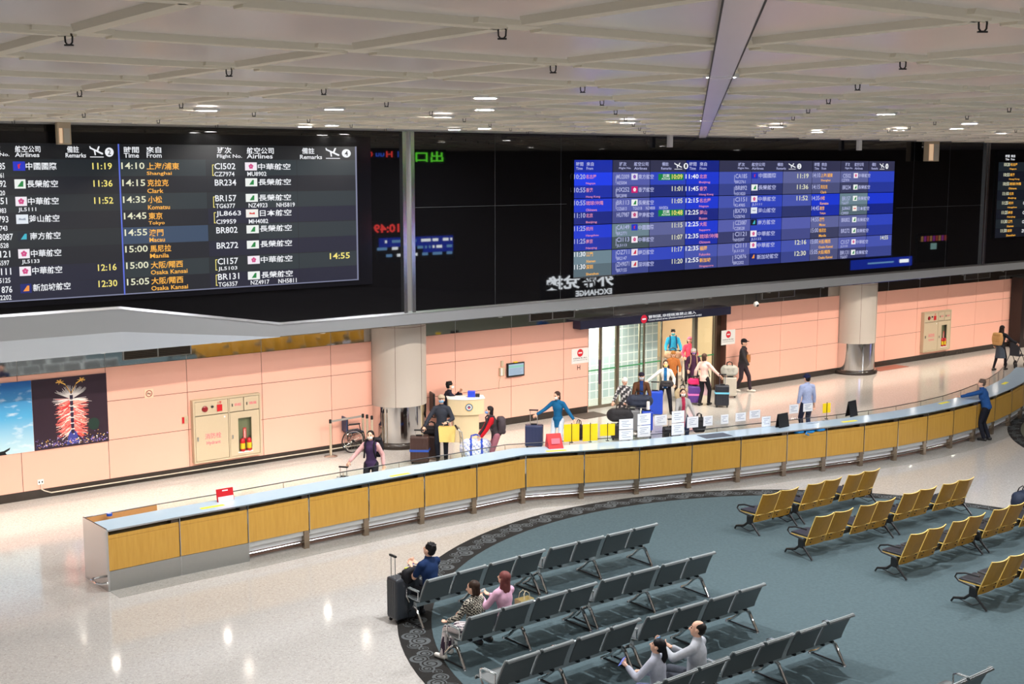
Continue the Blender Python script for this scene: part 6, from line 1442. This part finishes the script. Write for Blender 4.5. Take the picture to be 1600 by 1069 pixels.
# woman in purple vest
P1 = (-3.09, 27.05)
pr, inf = person('woman in purple quilted vest with pink sleeves pulling a grey suitcase', P1, 172, 1.58, wide=0.9, lean=0.06, hands=((-.28, .02, .82), (.50, .22, .84)), look=(0, -4), top=(222, 172, 172), vest=(66, 50, 84), legs=(40, 40, 48), hair='bob', hairc=(24, 20, 22), mask=(236, 226, 216), hem=0.84)
backpack_straps(pr, inf, cloth(28, 28, 34))
soft_bag('black backpack on the back of the woman in purple vest', bl(P1, 172, -.04, -.25), 172, .3, .16, .44, (30, 30, 36), z=0.93, nm='backpack', handles=False)
suitcase('small grey hard suitcase pulled by the woman in purple vest', bl(P1, 172, .52, .28)[:2], 165, .38, .24, .58, (170, 172, 176), handle=0.24)
# man with cap and yellow bag
P2 = (-1.75, 30.83)
person('man in dark jacket and beige cap carrying a yellow bag', P2, 178, 1.68, lean=0.08, hands=((-.14, .26, 1.03), (.48, .22, .80)), elbows=((-.8, -.5, -.5), (.5, -.5, -.5)), look=(0, -14), top=(48, 52, 62), legs=(36, 40, 52), hair='short', hairc=(60, 56, 54), hat=('cap', (178, 162, 140)), mask=(132, 176, 210), hem=0.84)
paper_bag('yellow carrier bag hanging from the hand of the man in beige cap', bl(P2, 178, -.16, .30)[:2], 176, .42, .16, .38, (232, 204, 120), z=0.56, nm='carrier_bag')
suitcase('dark brown suitcase with blue belt before the chrome column base', (-2.28, 30.55), 176, .46, .28, .70, (64, 44, 40), handle=0.16, band=((40, 80, 170), 0.46))
suitcase('second dark brown suitcase behind the one with the blue belt', (-2.02, 31.0), 172, .42, .26, .62, (54, 38, 36), handle=None)
soft_bag('black soft bag lying on the second brown suitcase', (-2.02, 31.0), 175, .46, .26, .2, (34, 32, 36), z=0.655)
# officer, chair, podium
PD = (-1.22, 33.05)
t = thing('podium', 'cream curved podium with round emblem beside the near column', 'podium', (PD[0], PD[1], 0), R(8))
M_POD = mat('podium_cream', rgb(210, 192, 156), 0.4, noise=0.03)
def curved(z0, z1, r, wd, dep): 
    pts = [(-wd + 2 * wd * k / 12, -r * (1 - ((k - 6) / 6) ** 2)) for k in range(13)] + [(wd, dep), (-wd, dep)]
    return pts
b = MB(); b.prism(curved(0, 0, .14, .48, .4), 0.74, 1.16, M_POD); b.build('upper_body', t, bevel=.006)
b = MB(); b.prism(curved(0, 0, .08, .34, .36), 0.0, 0.74, M_POD); b.build('lower_body', t, bevel=.006)
b = MB(); b.prism(curved(0, 0, .16, .5, .42), 1.16, 1.185, M_WHITE); b.build('desk_top', t)
b = MB()
for r_, c_, yy in ((.115, (206, 176, 90), -.1500), (.10, (70, 110, 150), -.1515), (.07, (226, 220, 200), -.153), (.045, (50, 80, 130), -.1545)): disk(b, 0.06, 0.96, r_, plain(*c_), yy)
b.add([(0.06 - .03, -.156, .92), (0.06 + .03, -.156, .92), (0.06, -.156, .98)], [(0, 1, 2)], plain(206, 60, 60)); b.build('emblem', t, fix=False)
t = thing('desk_box', 'blue box on top of the cream podium', 'box', bl(PD, 8, 0.18, 0.16, 1.186), R(0)); b = MB(); b.box(-.12, .08, -.08, .08, 0, .16, plain(30, 60, 190)); b.build('body', t, bevel=.006); b = MB(); b.box(.085, .2, -.06, .06, 0, .09, M_BLACK); b.build('side_tray', t, bevel=.006)
OF = (-1.80, 33.50)
person('seated officer in dark uniform behind the cream podium', OF, -72, 1.72, lean=0.22, hip=0.78, hands=((-.1, .42, 1.22), (.1, .42, 1.22)), feet=((-.14, .42), (.14, .4)), footz=(.24, .24), knee=(0, 1, .25), look=(-6, -10), top=(34, 34, 50), legs=(34, 34, 46), hair='short', hairc=(22, 20, 22), mask=(236, 236, 236), hem=.8)
t = thing('office_chair', 'black high swivel chair of the seated officer', 'chair', (OF[0] - .06, OF[1] - .02, 0), R(-72))
b = MB(); b.box(-.25, .25, -.24, .26, .60, .67, M_BLACK); b.build('seat', t, bevel=.03); b = MB(); b.box(-.23, .23, -.33, -.27, .72, 1.28, M_BLACK); b.build('backrest', t, bevel=.03)
b = MB(); b.tube([(0, -.1, .58), (0, -.3, .6), (0, -.31, .8)], .02, M_DARK, 6); b.build('back_bar', t)
b = MB(); b.tube([(0, 0, .08), (0, 0, .6)], .03, M_CHROME2, 10); b.build('column', t)
for k in range(5):
    a = k * 2 * pi / 5; b = MB(); b.tube([(0, 0, .1), (.28 * cos(a), .28 * sin(a), .07)], .02, M_DARK, 6); b.ell((.28 * cos(a), .28 * sin(a), .035), .034, M_BLACK, nu=8, nv=6); b.build('base_arm', t)
# woman in red
P4 = (-0.38, 30.05)
pr, inf = person('woman in red top and dark vest bending over a striped bag', P4, 100, 1.58, wide=0.9, lean=0.34, hands=((-.16, .44, .76), (.16, .44, .76)), look=(0, -10), top=(184, 26, 38), vest=(62, 56, 60), legs=(150, 96, 110), hair='bob', hairc=(30, 26, 28), mask=(120, 160, 214), hem=.82)
backpack_straps(pr, inf, cloth(70, 60, 66))
soft_bag('dark floral backpack on the back of the woman in red', bl(P4, 100, 0, -.12), 100, .32, .2, .42, (70, 62, 68), z=0.86, nm='backpack', handles=False)
cart('luggage cart under the blue and white striped bag', (-0.86, 30.12), 100 + 180)
soft_bag('blue and white striped bag before the woman in red', (-0.88, 30.1), 6, .66, .36, .44, (226, 230, 240), z=0.28, stripes=[(48, 80, 190), (168, 184, 226)])
# woman in blue jacket
P5 = (1.18, 31.82)
person('woman in bright blue jacket with both arms spread pulling a navy suitcase', P5, 160, 1.60, wide=0.9, lean=0.03, hands=((-.50, .12, .86), (.52, .18, .98)), elbows=((-.3, -.3, -.8), (.3, -.3, -.8)), look=(-28, 12), top=(22, 92, 138), legs=(196, 208, 220), hair='bob', hairc=(58, 42, 36), mask=(240, 230, 224), hem=.72)
suitcase('navy suitcase with brown side beside the woman in blue jacket', (0.58, 32.3), 172, .46, .28, .62, (46, 56, 92), handle=0.40)
soft_bag('black handbag hanging from the hand of the woman in blue', (1.72, 31.72), 20, .16, .3, .4, (36, 28, 30), z=0.36, nm='handbag')
# couple with loaded cart
P6, P7 = (3.12, 34.25), (3.58, 34.45)
person('person in white knit hat and patterned silver coat beside the loaded cart', P6, 150, 1.55, lean=0.1, hands=((-.16, .35, .9), (.2, .34, .9)), look=(50, 0), top=(70, 70, 74), extra='pattern', legs=(60, 56, 60), hair='short', hairc=(90, 84, 80), hat=('knit', (236, 234, 230)), hem=.5)
person('man in brown jacket and dark cap pushing the loaded cart', P7, 178, 1.66, lean=0.14, hands=((-.22, .42, .98), (.22, .42, .98)), look=(0, -12), top=(88, 58, 40), open_front=(36, 62, 120), legs=(46, 50, 76), hair='short', hairc=(60, 54, 50), hat=('cap', (44, 40, 56)), mask=(196, 210, 226), hem=.72)
CT = (3.42, 33.52); cart('luggage cart loaded with dark bags in front of the man in brown', CT, 180, .56, .84)
suitcase('silver framed suitcase standing on the loaded cart', (3.22, 33.30), 178, .42, .26, .62, (120, 122, 126), handle=0.1, z=0.2)
suitcase('blue suitcase standing on the loaded cart', (3.64, 33.36), 178, .30, .26, .58, (30, 70, 190), handle=None, z=0.2)
soft_bag('dark blue duffel bag on top of the loaded cart', (3.45, 33.55), 176, .60, .34, .32, (52, 58, 74), z=0.86)
soft_bag('black duffel bag beside the loaded cart', (2.92, 33.3), 176, .62, .36, .36, (46, 46, 50), z=0.5)
suitcase('black suitcase under the black duffel bag beside the loaded cart', (2.92, 33.3), 176, .5, .3, .44, (40, 40, 44), handle=None)
t = thing('bottle', 'white thermos bottle in the front of the loaded cart', 'bottle', (3.66, 33.34, .82)); b = MB(); b.lathe([(.045, 0), (.045, .2), (.03, .23)], M_WHITE, 14); b.build('body', t); b = MB(); b.lathe([(.032, .23), (.032, .27)], M_BLACK, 12); b.build('cap', t)
# white jacket and yellow mask
P8 = (4.56, 36.98)
person('woman in white jacket with yellow mask and outstretched arm', P8, 172, 1.60, wide=0.9, lean=0.04, hands=((-.26, .16, .9), (.52, .2, 1.0)), feet=((-.18, .05), (.16, -.1)), toe=(10, -15), look=(4, -4), top=(226, 224, 216), open_front=(30, 100, 156), legs=(32, 32, 40), hair='bob', hairc=(60, 46, 38), mask=(240, 220, 130), hem=.84)
soft_bag('dark waist bag on the woman in white jacket', bl(P8, 172, -.05, .2), 172, .34, .14, .18, (56, 54, 56), z=0.84, nm='waist_bag', handles=False)
suitcase('bright blue suitcase beside the woman in white jacket', (4.22, 36.62), 172, .46, .30, .74, (36, 76, 196), handle=0.28)
# grey cardigan
P9 = (4.45, 32.38)
person('woman in grey cardigan and white mask behind the paper stands', P9, 188, 1.56, wide=0.9, lean=0.06, hands=((-.28, .26, .84), (.22, .3, .84)), look=(-6, -4), top=(158, 158, 158), open_front=(158, 44, 72), legs=(46, 56, 84), hair='bob', hairc=(44, 32, 34), mask=(236, 240, 244), hem=.62)
suitcase('black suitcase before the woman in grey cardigan', (4.12, 32.1), 188, .4, .26, .6, (36, 36, 42), handle=0.22)
soft_bag('black shoulder bag beside the woman in grey cardigan', (4.86, 32.14), 188, .3, .2, .4, (40, 40, 44), z=0.45, nm='handbag')
# arrivals in the doorway
P10 = (5.58, 43.3)
pr, inf = person('man in cyan jacket and teal mask pushing a cart inside the doorway', P10, 176, 1.72, lean=0.08, hands=((-.26, .4, 1.02), (.26, .4, 1.02)), look=(0, -6), top=(52, 168, 212), legs=(34, 36, 44), hair='short', hairc=(40, 34, 32), mask=(60, 170, 180), hem=.86)
backpack_straps(pr, inf, cloth(40, 70, 110))
CT2 = (5.52, 42.35); cart('luggage cart in the doorway before the man in cyan', CT2, 176, .56, .84)
suitcase('black suitcase on the doorway cart', (5.40, 42.25), 176, .44, .3, .6, (48, 38, 42), handle=None, z=0.2)
soft_bag('beige bag on top of the doorway cart', (5.45, 42.25), 176, .5, .3, .26, (190, 150, 120), z=0.84)
person('person in pink cap and red jacket behind the one in purple', (6.0, 42.2), 180, 1.60, lean=0.12, hands=((-.2, .3, .95), (.2, .3, .95)), look=(0, -20), top=(240, 84, 112), legs=(50, 46, 52), hair='bob', hairc=(50, 40, 38), hat=('cap', (242, 130, 160)), mask=(214, 150, 140), hem=.8)
P12 = (5.78, 39.75)
pr, inf = person('person in purple quilted jacket with pale knit hat and lavender mask', P12, 180, 1.56, lean=0.08, hands=((-.2, .25, .9), (.2, .25, .9)), look=(0, -8), top=(82, 50, 78), legs=(50, 42, 54), hair='bob', hairc=(40, 32, 32), hat=('knit', (210, 206, 200)), mask=(150, 120, 190), hem=.74)
backpack_straps(pr, inf, cloth(196, 160, 130))
person('person in tan hood half hidden behind the woman in white jacket', (5.12, 39.6), 176, 1.50, lean=0.05, hands=((-.2, .2, .85), (.2, .2, .85)), top=(196, 120, 64), legs=(70, 60, 56), hair='bob', hairc=(170, 112, 66), hat=('knit', (190, 130, 70)), hem=.8)
P13 = (5.90, 38.22)
pr, inf = person('woman in pale pink blouse turned away holding the black suitcase', P13, -38, 1.62, wide=0.9, lean=0.02, hands=((-.30, -.02, .84), (.46, .18, .94)), feet=((-.08, -.1), (.1, .14)), look=(-20, 0), top=(230, 194, 186), legs=(34, 32, 38), hair='bob', hairc=(72, 52, 44), hem=.82)
strap(pr, inf, cloth(50, 44, 60), -1)
suitcase('black suitcase with light blue belt held by the woman in pale pink', (6.42, 37.98), 176, .42, .30, .68, (38, 42, 52), handle=0.34, band=((110, 196, 226), 0.62))
q = G(1086, 633); suitcase('purple suitcase behind the woman in grey cardigan', (q.x, q.y + .15), 178, .40, .28, .58, (92, 56, 140), handle=0.3, band=((240, 120, 190), 0.5))
soft_bag('bright pink bag on top of the purple suitcase', (q.x + .05, q.y + .13), 178, .46, .24, .2, (226, 50, 110), z=.62, nm='handbag')
paper_bag('pink and white paper bag beside the purple suitcase', (q.x + .36, q.y + .1), 178, .26, .14, .36, (240, 200, 206), z=0.3, nm='shopping_bag')
soft_bag('beige bundle on the floor behind the purple suitcase', (q.x - .3, q.y + .7), 170, .4, .3, .4, (190, 170, 140))
P14 = (7.52, 40.62)
pr, inf = person('man in black tracksuit and black cap walking along the pink wall', P14, -118, 1.74, lean=0.05, hands=((-.28, -.16, .88), (.30, .34, .84)), feet=((-.1, .24), (.1, -.2)), look=(-10, -4), top=(52, 48, 52), legs=(56, 46, 54), shoes=(230, 224, 214), hair='short', hat=('cap', (36, 34, 40)), hem=.8)
strap(pr, inf, cloth(100, 60, 50), 1)
soft_bag('brown sling bag on the walking man in black', bl(P14, -118, .02, .2), -118, .2, .1, .26, (170, 112, 66), z=0.98, nm='sling_bag', handles=False)
q = G(1141, 622); suitcase('silver suitcase beside the walking man in black', (q.x, q.y + .12), 178, .40, .28, .66, (196, 190, 178), handle=.2)
soft_bag('pale grey backpack on top of the silver suitcase', (q.x - .03, q.y + .1), 178, .46, .28, .34, (176, 176, 168), z=.70, nm='backpack')
P16 = (17.62, 45.0)
pr, inf = person('person in black coat and skirt walking away by the kiosk', P16, -52, 1.62, lean=0.04, hands=((-.3, .1, .86), (.42, .32, 1.0)), feet=((-.1, -.24), (.1, .18)), top=(34, 36, 42), skirt=((70, 78, 90), .42), legs=(30, 28, 34), hair='long', hairc=(40, 28, 22), hat=('knit', (36, 32, 34)), hem=.86)
soft_bag('tan backpack on the person in black coat by the kiosk', bl(P16, -52, 0, -.24), -52, .34, .2, .46, (196, 150, 96), z=0.93, nm='backpack', handles=False)
t = thing('stroller', 'dark stroller pushed by the person in black coat near the kiosk', 'stroller', (18.45, 45.7, 0), R(-52))
b = MB(); b.tube([(-.2, -.3, 1.0), (-.2, .1, .5), (-.2, .35, .12)], .014, M_DARK, 6); b.tube([(.2, -.3, 1.0), (.2, .1, .5), (.2, .35, .12)], .014, M_DARK, 6); b.tube([(-.2, -.3, 1.0), (.2, -.3, 1.0)], .016, M_BLACK, 6); b.tube([(-.2, .05, .55), (-.2, -.3, .12)], .014, M_DARK, 6); b.tube([(.2, .05, .55), (.2, -.3, .12)], .014, M_DARK, 6); b.build('frame', t)
b = MB(); b.box(-.19, .19, -.05, .3, .42, .46, cloth(60, 62, 70)); b.box(-.19, .19, -.09, -.05, .42, .9, cloth(60, 62, 70)); b.build('seat', t, bevel=.01)
for x, y in ((-.2, .35), (.2, .35), (-.2, -.3), (.2, -.3)):
    b = MB(); b.tube([(x - .015, y, .1), (x + .015, y, .1)], .1, M_BLACK, 14); b.build('wheel', t)

# wheelchair and barrier posts
t = thing('wheelchair', 'folded-back navy wheelchair parked by the pink wall behind the barrier', 'wheelchair', (-4.22, 31.98, 0), R(30))
for y, nm in ((-.27, 'wheel'), (.27, 'wheel')):
    b = MB(); b.tube([(.30 * cos(k * pi / 14), y, .305 + .30 * sin(k * pi / 14)) for k in range(28)], .018, M_BLACK, 8, closed=True); b.tube([(.255 * cos(k * pi / 14), y - (.03 if y < 0 else -.03), .305 + .255 * sin(k * pi / 14)) for k in range(28)], .009, M_CHROME, 6, closed=True)
    for k in range(14): a = k * pi / 7; b.tube([(0, y, .305), (.29 * cos(a), y, .305 + .29 * sin(a))], .004, M_CHROME2, 4)
    b.tube([(0, y - .03, .305), (0, y + .03, .305)], .035, M_DARK, 10); b.build(nm, t)
b = MB()
for y in (-.22, .22):
    b.tube([(-.2, y, 1.0 - .08), (-.12, y, .92), (-.12, y, .3), (.3, y, .3), (.38, y, .1)], .014, M_DARK, 6); b.tube([(-.12, y, .5), (.32, y, .5), (.36, y, .3)], .014, M_DARK, 6); b.tube([(-.12, y, .72), (.2, y, .72), (.24, y, .5)], .014, M_DARK, 6)
b.tube([(-.1, -.22, .3), (.25, .22, .48)], .01, M_DARK, 6); b.tube([(-.1, .22, .3), (.25, -.22, .48)], .01, M_DARK, 6); b.build('frame', t)
b = MB(); b.box(-.12, .32, -.22, .22, .49, .53, plain(36, 50, 84)); b.build('seat', t, bevel=.01)
b = MB(); b.box(-.16, -.12, -.23, .23, .53, .92, plain(40, 56, 92)); b.build('backrest', t, bevel=.012)
b = MB(); b.box(-.08, .22, -.25, -.19, .72, .75, M_BLACK); b.box(-.08, .22, .19, .25, .72, .75, M_BLACK); b.build('armrest_pad', t, bevel=.008)
for y in (-.22, .22):
    b = MB(); b.tube([(.36, y - .015, .075), (.36, y + .015, .075)], .075, M_BLACK, 12); b.build('caster', t); b = MB(); b.box(.38, .54, y - .07, y + .07, .1, .115, M_DARK); b.build('footrest', t)
stp = thing('barrier_post', 'steel barrier post', 'barrier post', (0, 0, 0), 0, 'steel belt barrier posts')
b = MB(); b.lathe([(.17, 0), (.17, .012), (.06, .03), (.032, .04)], M_STEEL, 24); b.build('base', stp)
b = MB(); b.lathe([(.031, .04), (.031, .9)], mat('post_champagne', rgb(214, 200, 176), .3, .5, noise=.02), 16); b.build('post', stp)
b = MB(); b.lathe([(.034, .86), (.034, .95), (.02, .96)], M_BLACK, 16); b.build('belt_head', stp)
mk = copies_of(stp)
PS = [((-4.60, 31.32), 'steel barrier post in front of the wheelchair'), ((-3.86, 32.05), 'barrier post by the near column, holding the belt end'), ((-3.74, 31.95), 'barrier post between two others by the near column'), ((-3.6, 31.80), 'barrier post touching the near column plinth side')]
for i, (p, lab) in enumerate(PS):
    o = stp if i == 0 else mk(); o.location = (p[0], p[1], 0); o['label'] = lab
b = MB()
d = (Vector(PS[1][0]) - Vector(PS[0][0])).normalized() * .04
p0, p1 = Vector(PS[0][0]) + d, Vector(PS[1][0]) - d; nn = Vector((-d.y, d.x)).normalized() * .004
b.prism([tuple(p0 - nn), tuple(p1 - nn), tuple(p1 + nn), tuple(p0 + nn)], .875, .93, plain(150, 146, 140))
tag(b.build('barrier_belt'), 'grey belt stretched between the barrier posts over the wheelchair', 'barrier belt')

# ================================================================ SIGNS OF THE OPPOSITE SIDE, seen mirrored in the black glass
def mirrored(u, v, dist):
    """point seen in the glass at pixel (u, v), dist metres behind the glass surface"""
    r = ray(u, v); t = (WA + WN * OFF).dot(WN) / r.dot(WN); q = Vector((0, 0, HC)) + r * t; d = r.normalized(); d = d - WN * 2 * d.dot(WN); return q + d * dist
def reflected_sign(nm, label, cat, u, v, dist):
    return thing(nm, label, cat, mirrored(u, v, dist), WROT + pi)          # faces the glass wall
NEON_R = glow('led_red', (1.0, 0.06, 0.05), 9); NEON_G = glow('led_green', (0.16, 1.0, 0.05), 7); NEON_B = glow('sign_blue', (0.01, 0.04, 0.55), 5); NEON_W = glow('sign_white', (0.9, 0.95, 1.0), 11); NEON_C = glow('sign_cyan', (0.25, 0.55, 1.0), 5)
t = reflected_sign('wall_clock', 'red digital clock reading 10:49 mirrored in the black glass', 'clock', 604, 357, 22)
b = MB(); b.box(-.75, .75, 0, .12, -.3, .3, M_BLACK); b.build('case', t)
b = MB(); text(b, '10:49', -.62, .62, -.18, .18, NEON_R, -.01, bold=.03); b.build('digits', t)
t = reflected_sign('direction_sign', 'blue hanging direction sign with white pictograms mirrored in the black glass', 'sign', 652, 388, 24)
b = MB(); b.box(-2.0, 2.0, 0.01, .2, -.55, .55, M_BLACK); b.build('case', t)
b = MB(); b.quad((-1.9, 0, .1), (1.95, 0, .1), (1.95, 0, .5), (-1.9, 0, .5), NEON_B); b.quad((-1.9, 0, -.2), (-.3, 0, -.2), (-.3, 0, .1), (-1.9, 0, .1), NEON_B); b.build('blue_field', t)
b = MB(); rn = random.Random(2)
for r_ in range(3):
    z = .3 - r_ * .3; x = -1.85
    while x < 1.7:
        wv = rn.choice((.1, .3, .5)); b.quad((x, -.01, z - .02), (x + wv, -.01, z - .02), (x + wv, -.01, z + .1), (x, -.01, z + .1), rn.choice((NEON_W, NEON_C))); x += wv + rn.choice((.1, .25))
b.build('pictograms', t)
t = reflected_sign('exit_sign', 'green lit sign mirrored high in the black glass', 'sign', 671, 245, 22)
b = MB(); b.box(-.85, .85, .01, .1, -.3, .3, M_BLACK); b.build('case', t)
b = MB(); text(b, '出口', -.7, .7, -.22, .22, NEON_G, 0, bold=.02); b.build('lettering', t)
t = reflected_sign('led_ticker', 'red and blue scrolling sign mirrored high in the black glass', 'sign', 597, 241, 22)
b = MB(); b.box(-.95, .95, .01, .1, -.25, .25, M_BLACK); b.build('case', t)
b = MB(); text(b, 'I', -.8, -.76, -.12, .12, glow('led_blue', (.05, .15, 1), 6), 0); text(b, 'H', -.5, -.2, -.12, .12, NEON_R, 0); text(b, 'uu', -.1, .3, -.1, .05, glow('led_blue', (.05, .15, 1), 6), 0); text(b, 'O', .45, .75, -.12, .12, NEON_R, 0); b.build('lettering', t)
t = reflected_sign('exchange_sign', 'white lit lettering sign mirrored at the bottom of the black glass', 'sign', 905, 447, 20)
b = MB(); b.box(-2.1, 2.1, .01, .1, -.55, .55, M_BLACK); b.build('case', t)
b = MB(); text(b, '外幣兌換', -2.0, 1.9, -.1, .5, NEON_W, 0, bold=.03); text(b, 'EXCHANGE', -1.9, 0.2, -.45, -.2, NEON_W, 0, bold=.03); b.build('lettering', t)
t = reflected_sign('service_sign', 'long blue lit sign with white letters mirrored below the blue display', 'sign', 1378, 411, 24)
b = MB(); b.box(-2.6, 2.6, .01, .1, -.25, .25, M_BLACK); b.build('case', t)
b = MB(); b.quad((-2.6, 0, -.25), (2.6, 0, -.25), (2.6, 0, .25), (-2.6, 0, .25), NEON_B); b.quad((-2.3, -.01, -.06), (-1.5, -.01, -.06), (-1.5, -.01, .12), (-2.3, -.01, .12), NEON_W); b.quad((-1.0, -.01, -.02), (1.2, -.01, -.02), (1.2, -.01, .06), (-1.0, -.01, .06), NEON_C); b.build('panel', t)
t = reflected_sign('shop_front', 'small coloured shop lights mirrored in the glass near the second mullion', 'shop', 1458, 380, 18)
b = MB(); b.box(-1.3, 1.3, .01, .1, -.9, .5, M_BLACK); b.build('case', t)
b = MB(); rn = random.Random(4)
for k in range(9): x = -1.1 + k * .24; b.quad((x, 0, .1), (x + .18, 0, .1), (x + .18, 0, .36), (x, 0, .36), glow('shop_%d' % (k % 3), ((.7, .1, .08), (.5, .06, .5), (.8, .4, .15))[k % 3], 2))
b.quad((-.3, 0, -.3), (.2, 0, -.3), (.2, 0, 0), (-.3, 0, 0), glow('shop_w', (.5, .9, .85), 2)); b.build('lights', t)

bpy.data.scenes.remove(TMP)
